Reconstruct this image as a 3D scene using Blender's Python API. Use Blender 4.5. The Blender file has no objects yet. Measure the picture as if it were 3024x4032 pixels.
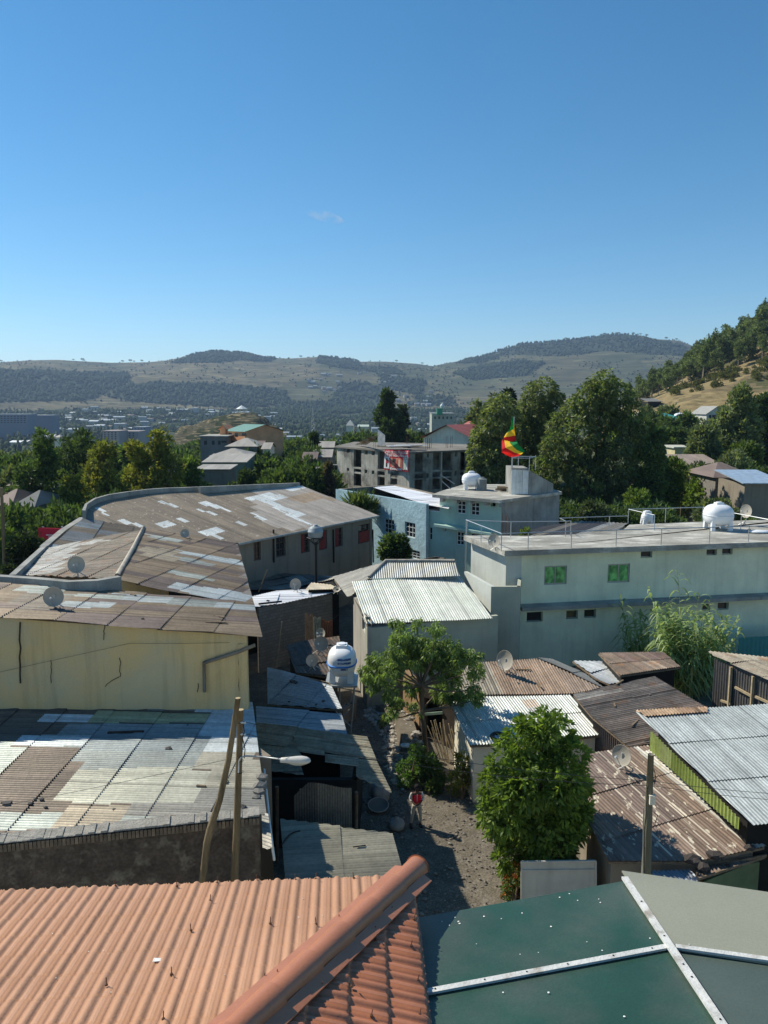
import bpy, bmesh, math, random
import numpy as np
from mathutils import Vector, Matrix
R = math.radians
random.seed(7); rng = np.random.default_rng(11)
SC = bpy.context.scene; COL = SC.collection
# ---------------------------------------------------------------- camera, sky, sun, exposure
F = 3030.0; CH = 16.4; PIT = R(7.8); CP = math.cos(PIT); SP = math.sin(PIT)
cam_d = bpy.data.cameras.new('camera'); cam = bpy.data.objects.new('camera', cam_d); COL.objects.link(cam)
cam.location = (0, 0, CH); cam.rotation_euler = (R(90)-PIT, 0, 0)
cam_d.sensor_fit = 'VERTICAL'; cam_d.sensor_height = 24.0; cam_d.lens = 24.0*F/4032; cam_d.clip_start = 0.1; cam_d.clip_end = 30000
SC.camera = cam
SUN = Vector((-0.86, 0.51, 0.93)).normalized()
w = bpy.data.worlds.new('World'); SC.world = w; w.use_nodes = True
nt = w.node_tree; bg = nt.nodes['Background']
sky = nt.nodes.new('ShaderNodeTexSky'); sky.sky_type = 'NISHITA'; sky.sun_disc = False
sky.sun_elevation = math.asin(SUN.z); sky.sun_rotation = math.atan2(SUN.x, SUN.y)
sky.altitude = 2300; sky.air_density = 1.15; sky.dust_density = 0.15; sky.ozone_density = 2.2
hs = nt.nodes.new('ShaderNodeHueSaturation'); hs.inputs['Saturation'].default_value = 1.3; hs.inputs['Hue'].default_value = .491; nt.links.new(sky.outputs[0], hs.inputs['Color']); nt.links.new(hs.outputs[0], bg.inputs[0]); bg.inputs[1].default_value = 0.113
sl = bpy.data.lights.new('sun', 'SUN'); so = bpy.data.objects.new('sun', sl); COL.objects.link(so)
sl.energy = 5.0; sl.angle = R(0.53); sl.color = (1.0, 0.93, 0.79)
so.rotation_euler = SUN.to_track_quat('Z', 'Y').to_euler(); so.location = (-40, 30, 60)
SC.view_settings.view_transform = 'Standard'; SC.view_settings.look = 'None'; SC.view_settings.exposure = 0.2; SC.view_settings.gamma = 1
SC.render.engine = 'CYCLES'; SC.cycles.volume_bounces = 0; SC.cycles.max_bounces = 6
# ---------------------------------------------------------------- pixel rays of the survey (3024 x 4032) to world points
def ray(U, V):
    a = (U-1512)/F; b = (2016-V)/F
    return Vector((a, CP+b*SP, -SP+b*CP))
CAMP = Vector((0, 0, CH))
def PZ(U, V, z):
    d = ray(U, V); return CAMP+d*((z-CH)/d.z)
def PY(U, V, y):
    d = ray(U, V); return CAMP+d*(y/d.y)
def PLV(U, V, a, b):                   # hit with the vertical plane through a and b
    d = ray(U, V); n = Vector((b[1]-a[1], a[0]-b[0], 0)); t = (Vector((a[0], a[1], 0))-CAMP).dot(n)/d.dot(n)
    return CAMP+d*t
def PLN(U, V, p0, n):
    d = ray(U, V); return CAMP+d*((p0-CAMP).dot(n)/d.dot(n))
def proj(x, y, z):
    f = y*CP-(z-CH)*SP; u = y*SP+(z-CH)*CP
    return 1512+F*x/f, 2016-F*u/f
def kz(cy, V):
    wv = (2016-V)/F; return cy*(wv*CP-SP)/(CP+wv*SP)
# ---------------------------------------------------------------- materials
MATS = {}
def M(name, base=(.5, .5, .5), rough=.8, metal=0., attr=False, ns=2., na=.25, bump=.15, bs=14., col2=None, ms=1.2, mt=.55, mw=.12, spec=.3, streak=0., stretch=(1, 1, 1), transl=0., fine=0., rand=0., coat=0.):
    if name in MATS: return MATS[name]
    m = bpy.data.materials.new(name); m.use_nodes = True; t = m.node_tree; N = t.nodes; L = t.links
    b = N['Principled BSDF']; b.inputs['Roughness'].default_value = rough; b.inputs['Metallic'].default_value = metal
    b.inputs['Specular IOR Level'].default_value = spec
    if coat: b.inputs['Coat Weight'].default_value = coat
    tc = N.new('ShaderNodeTexCoord'); mp = N.new('ShaderNodeMapping'); mp.inputs['Scale'].default_value = stretch
    L.new(tc.outputs['Object'], mp.inputs[0])
    if attr:
        c = N.new('ShaderNodeVertexColor'); c.layer_name = 'Col'; cur = c.outputs[0]
    else:
        c = N.new('ShaderNodeRGB'); c.outputs[0].default_value = (*base, 1); cur = c.outputs[0]
    def noise(s, det=6., vec=mp.outputs[0], rg=.55):
        n = N.new('ShaderNodeTexNoise'); n.inputs['Scale'].default_value = s; n.inputs['Detail'].default_value = det; n.inputs['Roughness'].default_value = rg
        L.new(vec, n.inputs['Vector']); return n.outputs[0]
    def rampf(src, a, bb, lo, hi):
        r = N.new('ShaderNodeMapRange'); r.inputs[1].default_value = a; r.inputs[2].default_value = bb; r.inputs[3].default_value = lo; r.inputs[4].default_value = hi
        L.new(src, r.inputs[0]); return r.outputs[0]
    def mul(cur, fac):
        v = N.new('ShaderNodeVectorMath'); v.operation = 'SCALE'; L.new(cur, v.inputs[0]); L.new(fac, v.inputs['Scale']); return v.outputs[0]
    if col2 is not None:
        mx = N.new('ShaderNodeMix'); mx.data_type = 'RGBA'; L.new(rampf(noise(ms, 8.), mt-mw, mt+mw, 0, 1), mx.inputs['Factor'])
        L.new(cur, mx.inputs['A']); mx.inputs['B'].default_value = (*col2, 1); cur = mx.outputs['Result']
    if na: cur = mul(cur, rampf(noise(ns), .25, .75, 1-na, 1+na))
    if fine: cur = mul(cur, rampf(noise(bs*1.7, 3.), .3, .7, 1-fine, 1+fine))
    if streak:
        m2 = N.new('ShaderNodeMapping'); m2.inputs['Scale'].default_value = (2.2, 2.2, .18); L.new(tc.outputs['Object'], m2.inputs[0])
        cur = mul(cur, rampf(noise(.9, 8., m2.outputs[0], .65), .5, .78, 1, 1-streak))
    if rand:
        oi = N.new('ShaderNodeObjectInfo'); cur = mul(cur, rampf(oi.outputs['Random'], 0, 1, 1-rand, 1+rand))
    L.new(cur, b.inputs['Base Color'])
    if bump:
        bp = N.new('ShaderNodeBump'); bp.inputs['Strength'].default_value = bump; bp.inputs['Distance'].default_value = .05
        L.new(noise(bs, 5.), bp.inputs['Height']); L.new(bp.outputs[0], b.inputs['Normal'])
    if transl:
        tr = N.new('ShaderNodeBsdfTranslucent'); ms_ = N.new('ShaderNodeMixShader'); ms_.inputs[0].default_value = transl
        v = N.new('ShaderNodeVectorMath'); v.operation = 'MULTIPLY'; v.inputs[1].default_value = (1.5, 1.5, .6); L.new(cur, v.inputs[0]); L.new(v.outputs[0], tr.inputs[0])
        L.new(b.outputs[0], ms_.inputs[1]); L.new(tr.outputs[0], ms_.inputs[2]); L.new(ms_.outputs[0], N['Material Output'].inputs[0])
    MATS[name] = m; return m
sheet = M('sheet_metal', attr=True, rough=.5, metal=.3, ns=1.1, na=.2, bump=.12, bs=5, spec=.45, fine=.14)
rusty = M('rusty_sheet_metal', attr=True, rough=.72, metal=.08, ns=1.4, na=.28, bump=.15, bs=5, spec=.3, fine=.22, col2=(.26, .13, .06), ms=1.6, mt=.66, mw=.1)
leafm = M('leaf', attr=True, rough=.5, na=0, bump=0, spec=.35, transl=.42, rand=.12)
leaff = M('leaf_far', attr=True, rough=.7, na=0, bump=0, spec=.2, transl=.35, rand=.2)
bark = M('bark', (.16, .12, .085), rough=.9, ns=4, na=.4, bump=.6, bs=18, stretch=(1, 1, .25))
barkp = M('bark_pale', (.3, .26, .2), rough=.9, ns=4, na=.4, bump=.5, bs=18, stretch=(1, 1, .25))
poleM = M('weathered_pole_wood', (.2, .15, .085), rough=.85, ns=6, na=.45, bump=.6, bs=25, stretch=(1, 1, .12), fine=.2)
wood = M('old_timber', (.2, .15, .1), rough=.9, ns=5, na=.4, bump=.5, bs=20)
concrete = M('concrete', (.3, .3, .275), rough=.9, ns=.8, na=.35, bump=.3, bs=10, streak=.4, fine=.12)
concrete_slab = M('concrete_roof_slab', (.33, .32, .28), rough=.92, ns=.6, na=.35, bump=.3, bs=6, fine=.15, col2=(.46, .45, .4), ms=1.2, mt=.56, mw=.05, stretch=(.5, 1, 1))
steel = M('painted_steel', (.42, .44, .44), rough=.45, metal=.4, na=.1, bump=0)
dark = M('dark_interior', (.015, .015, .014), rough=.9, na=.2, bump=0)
black = M('black_rubber', (.02, .02, .02), rough=.6, na=.1, bump=0)
white = M('white_plastic', (.78, .8, .82), rough=.35, na=.04, bump=0, ns=2)
glass = M('window_glass', (.02, .025, .03), rough=.08, na=0, bump=0, spec=.7)
whitef = M('white_frame', (.7, .72, .7), rough=.5, na=.1, bump=0)
dishm = M('dish_grey', (.42, .39, .33), rough=.6, metal=.1, na=.15, bump=0, ns=3)
stone = M('rubble_stone', attr=True, rough=.95, ns=5, na=.3, bump=.5, bs=12)
# ---------------------------------------------------------------- mesh builder
ANC = {}
def link(o): COL.objects.link(o); return o
def tag(o, label=None, cat=None, group=None, kind=None):
    if label: o['label'] = label
    if cat: o['category'] = cat
    if group: o['group'] = group
    if kind: o['kind'] = kind
    return o
def thing(name, label, cat, loc=(0, 0, 0), group=None):
    o = bpy.data.objects.new(name, None); link(o); o.empty_display_size = .3; o.location = loc
    ANC[o.name] = Vector(loc); return tag(o, label, cat, group)
class MB:
    def __init__(s, col=(.5, .5, .5)):
        s.v = []; s.f = []; s.c = []; s.col = col
    def face(s, pts, col=None):
        n = len(s.v); s.v += [tuple(p) for p in pts]; s.f.append(tuple(range(n, n+len(pts)))); s.c.append(col or s.col)
    def hexa(s, b, t, col=None):       # bottom quad, top quad, ccw from above
        n = len(s.v); s.v += [tuple(p) for p in b]+[tuple(p) for p in t]; k = len(b)
        fs = [tuple(range(k-1, -1, -1)), tuple(range(k, 2*k))]+[(i, (i+1) % k, (i+1) % k+k, i+k) for i in range(k)]
        for f in fs: s.f.append(tuple(n+i for i in f)); s.c.append(col or s.col)
        return s
    def box(s, c, d, rz=0, col=None, M4=None):
        hx, hy, hz = d[0]/2, d[1]/2, d[2]/2; cs, sn = math.cos(rz), math.sin(rz)
        def P(x, y, z):
            q = Vector((c[0]+x*cs-y*sn, c[1]+x*sn+y*cs, c[2]+z)); return M4 @ q if M4 else q
        return s.hexa([P(-hx, -hy, -hz), P(hx, -hy, -hz), P(hx, hy, -hz), P(-hx, hy, -hz)], [P(-hx, -hy, hz), P(hx, -hy, hz), P(hx, hy, hz), P(-hx, hy, hz)], col)
    def prism(s, poly, z0, z1, col=None):
        a = sum(poly[i][0]*poly[(i+1) % len(poly)][1]-poly[(i+1) % len(poly)][0]*poly[i][1] for i in range(len(poly)))
        if a < 0: poly = poly[::-1]
        f = lambda z, p: z(p) if callable(z) else z
        return s.hexa([(p[0], p[1], f(z0, p)) for p in poly], [(p[0], p[1], f(z1, p)) for p in poly], col)
    def tube(s, pts, r, n=8, col=None, cap=True):
        pts = [Vector(p) for p in pts]; k = len(pts); rs = r if isinstance(r, (list, tuple)) else [r]*k; b = len(s.v)
        up = None
        for i, p in enumerate(pts):
            d = (pts[min(i+1, k-1)]-pts[max(i-1, 0)]).normalized()
            if up is None: up = Vector((0, 0, 1)) if abs(d.z) < .9 else Vector((1, 0, 0))
            x = d.cross(up)
            if x.length < 1e-4: x = d.orthogonal()
            x.normalize(); y = x.cross(d).normalized(); up = y
            for j in range(n):
                a = 2*math.pi*j/n; s.v.append(tuple(p+x*(math.cos(a)*rs[i])+y*(math.sin(a)*rs[i])))
        for i in range(k-1):
            for j in range(n):
                s.f.append((b+i*n+j, b+i*n+(j+1) % n, b+(i+1)*n+(j+1) % n, b+(i+1)*n+j)); s.c.append(col or s.col)
        if cap:
            s.f.append(tuple(b+j for j in range(n))); s.c.append(col or s.col)
            s.f.append(tuple(b+(k-1)*n+j for j in range(n-1, -1, -1))); s.c.append(col or s.col)
        return s
    def beam(s, a, b, wd, h=None, col=None):
        a = Vector(a); b = Vector(b); h = h or wd; d = (b-a).normalized(); up = Vector((0, 0, 1)) if abs(d.z) < .95 else Vector((0, 1, 0))
        x = d.cross(up).normalized()*wd/2; y = x.normalized().cross(d).normalized()*h/2
        return s.hexa([a-x-y, a+x-y, a+x+y, a-x+y], [b-x-y, b+x-y, b+x+y, b-x+y], col)
    def lathe(s, prof, c=(0, 0, 0), n=16, sx=1, sy=1, col=None, M4=None):
        b = len(s.v); k = len(prof)
        for (r, z) in prof:
            for j in range(n):
                a = 2*math.pi*j/n; q = Vector((c[0]+math.cos(a)*r*sx, c[1]+math.sin(a)*r*sy, c[2]+z)); s.v.append(tuple(M4 @ q if M4 else q))
        for i in range(k-1):
            for j in range(n):
                s.f.append((b+i*n+j, b+i*n+(j+1) % n, b+(i+1)*n+(j+1) % n, b+(i+1)*n+j)); s.c.append(col or s.col)
        return s
    def rock(s, c, r, col=None, sz=.7):
        b = len(s.v); c = Vector(c)
        ico = [(0, 0, -1), (.72, -.53, -.45), (-.28, -.85, -.45), (-.89, 0, -.45), (-.28, .85, -.45), (.72, .53, -.45), (.28, -.85, .45), (-.72, -.53, .45), (-.72, .53, .45), (.28, .85, .45), (.89, 0, .45), (0, 0, 1)]
        a = random.random()*6.3; ca, sa = math.cos(a), math.sin(a)
        for q in ico:
            k = r*random.uniform(.7, 1.15); s.v.append((c.x+(q[0]*ca-q[1]*sa)*k*1.2, c.y+(q[0]*sa+q[1]*ca)*k, c.z+q[2]*k*sz))
        for f in [(0, 1, 2), (1, 0, 5), (0, 2, 3), (0, 3, 4), (0, 4, 5), (1, 5, 10), (2, 1, 6), (3, 2, 7), (4, 3, 8), (5, 4, 9), (1, 10, 6), (2, 6, 7), (3, 7, 8), (4, 8, 9), (5, 9, 10), (6, 10, 11), (7, 6, 11), (8, 7, 11), (9, 8, 11), (10, 9, 11)]:
            s.f.append((b+f[0], b+f[2], b+f[1])); s.c.append(col or s.col)
        return s
    def build(s, name, mat, parent=None, smooth=False, world=True):
        me = bpy.data.meshes.new(name); off = Vector((0, 0, 0))
        if parent is not None: off = ANC.get(parent.name, Vector((0, 0, 0)))
        v = [(p[0]-off.x, p[1]-off.y, p[2]-off.z) for p in s.v] if world else s.v
        me.from_pydata(v, [], s.f); ca = me.color_attributes.new('Col', 'FLOAT_COLOR', 'CORNER')
        arr = np.ones((len(me.loops), 4), dtype=np.float32); i = 0
        cc = np.array([list(c)[:3] for c in s.c], dtype=np.float32); cnt = np.array([len(f) for f in s.f]); arr[:, :3] = np.repeat(cc, cnt, axis=0)
        ca.data.foreach_set('color', arr.ravel())
        if smooth: me.polygons.foreach_set('use_smooth', [True]*len(me.polygons))
        me.materials.append(mat); me.update()
        o = bpy.data.objects.new(name, me); link(o)
        if parent is not None: o.parent = parent; ANC[o.name] = off if world else Vector((0, 0, 0))
        return o
def npmesh(name, V, Fq, C, mat, parent=None, k=4):
    """V (n,3), Fq (m,k) ints, C (m,3) face colours, all in the parent's own frame"""
    me = bpy.data.meshes.new(name); m = len(Fq)
    me.vertices.add(len(V)); me.vertices.foreach_set('co', np.asarray(V, dtype=np.float32).ravel())
    me.loops.add(m*k); me.loops.foreach_set('vertex_index', np.asarray(Fq, dtype=np.int32).ravel())
    me.polygons.add(m); me.polygons.foreach_set('loop_start', np.arange(0, m*k, k, dtype=np.int32)); me.polygons.foreach_set('loop_total', np.full(m, k, dtype=np.int32))
    me.update(calc_edges=True); me.validate()
    ca = me.color_attributes.new('Col', 'FLOAT_COLOR', 'CORNER'); a = np.ones((m*k, 4), dtype=np.float32); a[:, :3] = np.repeat(C, k, axis=0); ca.data.foreach_set('color', a.ravel())
    me.materials.append(mat); o = bpy.data.objects.new(name, me); link(o)
    if parent is not None: o.parent = parent; ANC[o.name] = ANC.get(parent.name, Vector((0, 0, 0)))
    return o
def copy_tree(o, parent=None):
    c = o.copy(); link(c)
    if parent is not None: c.parent = parent
    for ch in [x for x in bpy.data.objects if x.parent == o]: copy_tree(ch, c)
    return c
def children(o): return [x for x in bpy.data.objects if x.parent == o]
def place_copy(o, loc, rz=0, s=1, label=None, group=None):
    c = copy_tree(o); c.location = loc; c.rotation_euler = (0, 0, rz); c.scale = (s, s, s)
    if label: c['label'] = label
    if group: c['group'] = group
    return c
# palette of sheet colours
BR = (.225, .175, .12); BR2 = (.26, .205, .145); DK = (.1, .085, .075); GA = (.3, .33, .31); LG = (.4, .44, .4); NW = (.5, .54, .54); TN = (.36, .31, .23); OL = (.3, .3, .22); RU = (.26, .15, .09); YG = (.36, .37, .22); GY = (.24, .235, .21)
def jit(c, a=.1):
    k = 1+random.uniform(-a, a); return (c[0]*k, c[1]*k, c[2]*k)
def corr(poly, run, pal, pitch=.1, amp=.014, sw=.85, sl=2.0, patches=(), mat=None, name='roof_sheets', parent=None, thick=.0, seg=4, wob=.012, jt=.1, lap=.03, phase=0, profile=None):
    """corrugated sheets over a planar convex polygon; run = direction the waves run; each sheet gets its own tone; patches: (polygon of 3-D points, colour)"""
    poly = [Vector(p) for p in poly]; o = poly[0]
    n = Vector((0, 0, 0))
    for i in range(len(poly)):
        a = poly[i]-o; b = poly[(i+1) % len(poly)]-o; n += a.cross(b)
    n.normalize()
    if n.z < 0: n = -n
    run = Vector(run); ry = (run-n*run.dot(n)).normalized(); rx = ry.cross(n).normalized()
    us = [(p-o).dot(rx) for p in poly]; vs = [(p-o).dot(ry) for p in poly]; hs = [(p-o).dot(n) for p in poly]
    u0, u1, v0, v1 = min(us)-.02, max(us)+.02, min(vs)-.02, max(vs)+.02
    # piecewise: height offset for slightly non planar quads is ignored
    pp = []
    for pt, c in patches:
        q = [((Vector(p)-o).dot(rx), (Vector(p)-o).dot(ry)) for p in pt]; pp.append((q, c))
    def inside(q, x, y):
        r = False; j = len(q)-1
        for i in range(len(q)):
            if (q[i][1] > y) != (q[j][1] > y) and x < (q[j][0]-q[i][0])*(y-q[i][1])/(q[j][1]-q[i][1])+q[i][0]: r = not r
            j = i
        return r
    nu = max(2, int(math.ceil((u1-u0)/pitch*seg))); du = pitch/seg
    rows = []; v = v0; off = random.uniform(0, .3)
    nr = max(1, int(round((v1-v0)/sl))); step = (v1-v0)/nr
    bm = bmesh.new(); cl = bm.loops.layers.color.new('Col') if False else bm.loops.layers.float_color.new('Col')
    scol = {}; wt = [random.uniform(.86, 1.1) if random.random() < .8 else random.uniform(.6, 1.25) for _ in range(int((u1-u0)/pitch)+3)]; amp = amp*1.35
    for r_ in range(nr):
        va = v0+step*r_; vb = va+step+(.1 if r_ < nr-1 else 0); sub = 3
        vv = [va+(vb-va)*k/sub for k in range(sub+1)]
        grid = []
        for k, vq in enumerate(vv):
            row = []
            for i in range(nu+1):
                u = u0+i*du; ph = u/pitch
                h = (profile(u) if profile else amp*math.sin(2*math.pi*ph))+wob*math.sin(u*1.3+vq*.9+r_)*math.sin(vq*.7+u*.37)+lap*(k/sub)*(1 if r_ % 1 == 0 else 0)
                row.append(bm.verts.new(o+rx*u+ry*vq+n*h))
            grid.append(row)
        for k in range(sub):
            for i in range(nu):
                u = u0+(i+.5)*du; vq = (vv[k]+vv[k+1])/2; s_ = int((u+off*r_)/sw); key = (r_, s_)
                if key not in scol: scol[key] = jit(random.choice(pal), jt)
                c = scol[key]
                for q, pc in pp:
                    if inside(q, u, vq): c = jit(pc, .03)
                kt = wt[int((u-u0)/pitch)]; kt = 1+(kt-1)*(1.6 if mat is rusty else 1); c = (c[0]*kt, c[1]*kt, c[2]*kt)
                f = bm.faces.new((grid[k][i], grid[k][i+1], grid[k+1][i+1], grid[k+1][i])); f.smooth = True
                for l in f.loops: l[cl] = (c[0], c[1], c[2], 1)
    k = len(poly); cen = sum(poly, Vector())/k
    for i in range(k):
        a, b = poly[i], poly[(i+1) % k]; pn = (b-a).cross(n).normalized()
        if (cen-a).dot(pn) > 0: pn = -pn
        bmesh.ops.bisect_plane(bm, geom=bm.verts[:]+bm.edges[:]+bm.faces[:], plane_co=a, plane_no=pn, clear_outer=True)
    anc = ANC.get(parent.name, Vector((0, 0, 0))) if parent is not None else Vector((0, 0, 0))
    bm.normal_update()
    if bm.faces and sum(f.normal.dot(n) for f in bm.faces) < 0: bmesh.ops.reverse_faces(bm, faces=bm.faces[:])
    bmesh.ops.translate(bm, verts=bm.verts[:], vec=-anc)
    me = bpy.data.meshes.new(name); bm.to_mesh(me); bm.free(); me.materials.append(mat or sheet)
    ob = bpy.data.objects.new(name, me); link(ob)
    if parent is not None: ob.parent = parent; ANC[ob.name] = anc
    return ob
def wall(mb, a, b, z0, z1, th=.2, ops=(), col=None):
    """wall from a to b (xy), z1 may be (za, zb); ops = (s0,s1,za,zb) openings in metres along a->b, ccw outside = right side of a->b"""
    a = Vector((a[0], a[1], 0)); b = Vector((b[0], b[1], 0)); L = (b-a).length; d = (b-a)/L; nn = Vector((d.y, -d.x, 0))
    zt = (lambda s: z1[0]+(z1[1]-z1[0])*s/L) if isinstance(z1, (tuple, list)) else (lambda s: z1)
    ss = sorted(set([0, L]+[max(0, min(L, x)) for o in ops for x in o[:2]])); zs = sorted(set([z for o in ops for z in o[2:]]))
    def P(s, z, t): q = a+d*s-nn*t; return (q.x, q.y, z)
    for i in range(len(ss)-1):
        s0, s1 = ss[i], ss[i+1]; sm = (s0+s1)/2; lv = [None]+[z for z in zs]+[1e9]
        cuts = [z0]+zs+['t']
        for k in range(len(cuts)-1):
            lo = cuts[k]; hi = cuts[k+1]; hm = hi if hi != 't' else zt(sm); zm = (lo+hm)/2
            if any(o[0]-1e-6 < sm < o[1]+1e-6 and o[2] < zm < o[3] for o in ops): continue
            h0 = zt(s0) if hi == 't' else hi; h1 = zt(s1) if hi == 't' else hi
            mb.face([P(s0, lo, 0), P(s1, lo, 0), P(s1, h1, 0), P(s0, h0, 0)], col)
            mb.face([P(s1, lo, th), P(s0, lo, th), P(s0, h0, th), P(s1, h1, th)], col)
    for o in ops:
        s0, s1, za, zb = o
        mb.face([P(s0, za, 0), P(s0, za, th), P(s1, za, th), P(s1, za, 0)], col); mb.face([P(s0, zb, 0), P(s1, zb, 0), P(s1, zb, th), P(s0, zb, th)], col)
        mb.face([P(s0, za, 0), P(s0, zb, 0), P(s0, zb, th), P(s0, za, th)], col); mb.face([P(s1, za, 0), P(s1, za, th), P(s1, zb, th), P(s1, zb, 0)], col)
    mb.face([P(0, z0, 0), P(0, zt(0), 0), P(0, zt(0), th), P(0, z0, th)], col); mb.face([P(L, z0, 0), P(L, z0, th), P(L, zt(L), th), P(L, zt(L), 0)], col)
    mb.face([P(0, zt(0), 0), P(L, zt(L), 0), P(L, zt(L), th), P(0, zt(0), th)], col)
    return mb
def oppx(a, b, U0, V0, U1, V1):
    """opening rectangle on the wall a->b from two pixels"""
    d = Vector((b[0]-a[0], b[1]-a[1], 0)).normalized(); A = Vector((a[0], a[1], 0))
    p = PLV(U0, (V0+V1)/2, a, b); q = PLV(U1, (V0+V1)/2, a, b); um = (U0+U1)/2
    t = PLV(um, V0, a, b).z; bt = PLV(um, V1, a, b).z; s0 = (p-A).dot(d); s1 = (q-A).dot(d)
    return (min(s0, s1), max(s0, s1), min(t, bt), max(t, bt))
def window(parent, a, b, op, fm=None, gm=None, cols=2, rows=2, inset=.1, fw=.06, name='window', label=None, pane='pane', fill=None):
    a = Vector((a[0], a[1], 0)); b = Vector((b[0], b[1], 0)); d = (b-a).normalized(); nn = Vector((d.y, -d.x, 0)); s0, s1, z0, z1 = op
    def P(s, z, t): q = a+d*s-nn*t; return Vector((q.x, q.y, z))
    m = MB(); t0 = inset; dp = .05
    def bar(sa, sb, za, zb):
        m.hexa([P(sa, za, t0), P(sb, za, t0), P(sb, za, t0+dp), P(sa, za, t0+dp)], [P(sa, zb, t0), P(sb, zb, t0), P(sb, zb, t0+dp), P(sa, zb, t0+dp)])
    bar(s0, s0+fw, z0, z1); bar(s1-fw, s1, z0, z1); bar(s0+fw, s1-fw, z0, z0+fw); bar(s0+fw, s1-fw, z1-fw, z1)
    for i in range(1, cols): s = s0+(s1-s0)*i/cols; bar(s-fw*.4, s+fw*.4, z0+fw, z1-fw)
    for i in range(1, rows): z = z0+(z1-z0)*i/rows; bar(s0+fw, s1-fw, z-fw*.35, z+fw*.35) if cols == 1 else [bar(s0+(s1-s0)*c/cols+fw*.45, s0+(s1-s0)*(c+1)/cols-fw*.45, z-fw*.35, z+fw*.35) for c in range(cols)]
    f = m.build(name, fm or whitef, parent)
    if label: f['label'] = label
    g = MB(); g.hexa([P(s0+fw*.5, z0+fw*.5, t0+.02), P(s1-fw*.5, z0+fw*.5, t0+.02), P(s1-fw*.5, z0+fw*.5, t0+.03), P(s0+fw*.5, z0+fw*.5, t0+.03)], [P(s0+fw*.5, z1-fw*.5, t0+.02), P(s1-fw*.5, z1-fw*.5, t0+.02), P(s1-fw*.5, z1-fw*.5, t0+.03), P(s0+fw*.5, z1-fw*.5, t0+.03)])
    g.build(pane, gm or glass, f)
    return f
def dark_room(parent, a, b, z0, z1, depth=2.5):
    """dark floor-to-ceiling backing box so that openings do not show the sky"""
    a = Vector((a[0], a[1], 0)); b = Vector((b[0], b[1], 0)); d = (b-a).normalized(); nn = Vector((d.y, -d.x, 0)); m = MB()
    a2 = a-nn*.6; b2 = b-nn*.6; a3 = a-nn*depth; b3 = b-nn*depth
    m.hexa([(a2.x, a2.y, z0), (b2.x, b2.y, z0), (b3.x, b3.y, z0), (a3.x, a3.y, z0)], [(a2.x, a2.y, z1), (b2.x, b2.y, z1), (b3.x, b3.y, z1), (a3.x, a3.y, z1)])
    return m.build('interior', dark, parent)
# ---------------------------------------------------------------- foliage
def leaves(blobs, n, ls, cols, seed=0, aspect=2.2, shell=.55, droop=.0, up=.35, clump=.35, outward=.5):
    """blobs: (x,y,z,rx,ry,rz). returns verts, faces, colours of leaf blades gathered in sprays over the blobs"""
    g = np.random.default_rng(seed); B = np.array(blobs, dtype=float); vol = (B[:, 3]*B[:, 4]*B[:, 5])**.7; pr = vol/vol.sum()
    nc = max(8, int(n/9)); ci = g.choice(len(B), nc, p=pr)
    d = g.normal(size=(nc, 3)); d /= np.linalg.norm(d, axis=1)[:, None]
    rr = shell+(1-shell)*g.random(nc)**.6; rr *= 1+g.normal(size=nc)*.06
    cen = B[ci, :3]+d*B[ci, 3:6]*rr[:, None]
    tone = (1+clump*(g.random(nc)-.5)*2)
    k = 9; idx = np.repeat(np.arange(nc), k); m = len(idx)
    e = g.normal(size=(m, 3)); e /= np.linalg.norm(e, axis=1)[:, None]
    dirv = e+d[idx]*outward+np.array([0, 0, up-droop]); dirv /= np.linalg.norm(dirv, axis=1)[:, None]
    L = ls*(.7+.6*g.random(m)); base = cen[idx]+e*ls*.5*g.random(m)[:, None]
    side = np.cross(dirv, g.normal(size=(m, 3))); side /= np.linalg.norm(side, axis=1)[:, None]
    W = (L/aspect/2)[:, None]; tip = base+dirv*L[:, None]; tip[:, 2] -= droop*L*.5; mid = base+dirv*(L*.45)[:, None]
    V = np.stack([base, mid+side*W, tip, mid-side*W], axis=1).reshape(-1, 3); Fq = np.arange(m*4).reshape(m, 4)
    cc = np.array(cols, dtype=float)[g.integers(0, len(cols), nc)][idx]*tone[idx][:, None]*(.85+.3*g.random(m))[:, None]
    return V, Fq, cc
def limbs(mb, base, tips, r0, mid=.5, sway=.15, n=7):
    for t in tips:
        b = Vector(base); t = Vector(t); h = t.z-b.z; m1 = b.lerp(t, mid); m1.x = b.x+(t.x-b.x)*mid*.7+random.uniform(-sway, sway); m1.y = b.y+(t.y-b.y)*mid*.7+random.uniform(-sway, sway)
        mb.tube([b, m1, t], [r0, r0*.6, r0*.15], n)
# ---------------------------------------------------------------- terrain
def ip(x, xs, ys): return float(np.interp(x, xs, ys))
SKU = [-2500, -400, 0, 150, 250, 450, 600, 680, 760, 850, 960, 1050, 1150, 1260, 1340, 1420, 1520, 1640, 1700, 1780, 1900, 1980, 2050, 2150, 2300, 2400, 2500, 2560, 2650, 2700, 2760, 3024, 5500]
SKV = [1440, 1450, 1428, 1418, 1417, 1428, 1426, 1418, 1399, 1383, 1388, 1408, 1411, 1405, 1409, 1424, 1424, 1432, 1441, 1425, 1402, 1372, 1352, 1346, 1330, 1317, 1319, 1334, 1341, 1360, 1392, 1420, 1440]
RK = [60, 90, 110, 150, 250, 400, 600, 1000, 1500, 2000, 2600]
ZL = [0, -1.5, -3.5, -7, -14, -22, -30, -38, -36, -22, 8]
ZC = [0, -.5, -1.5, -3, -7, -14, -26, -38, -36, -22, 8]
ZR = [0, 0, .3, 1.5, 6, 10, 8, 2, -10, -8, 10]
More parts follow.
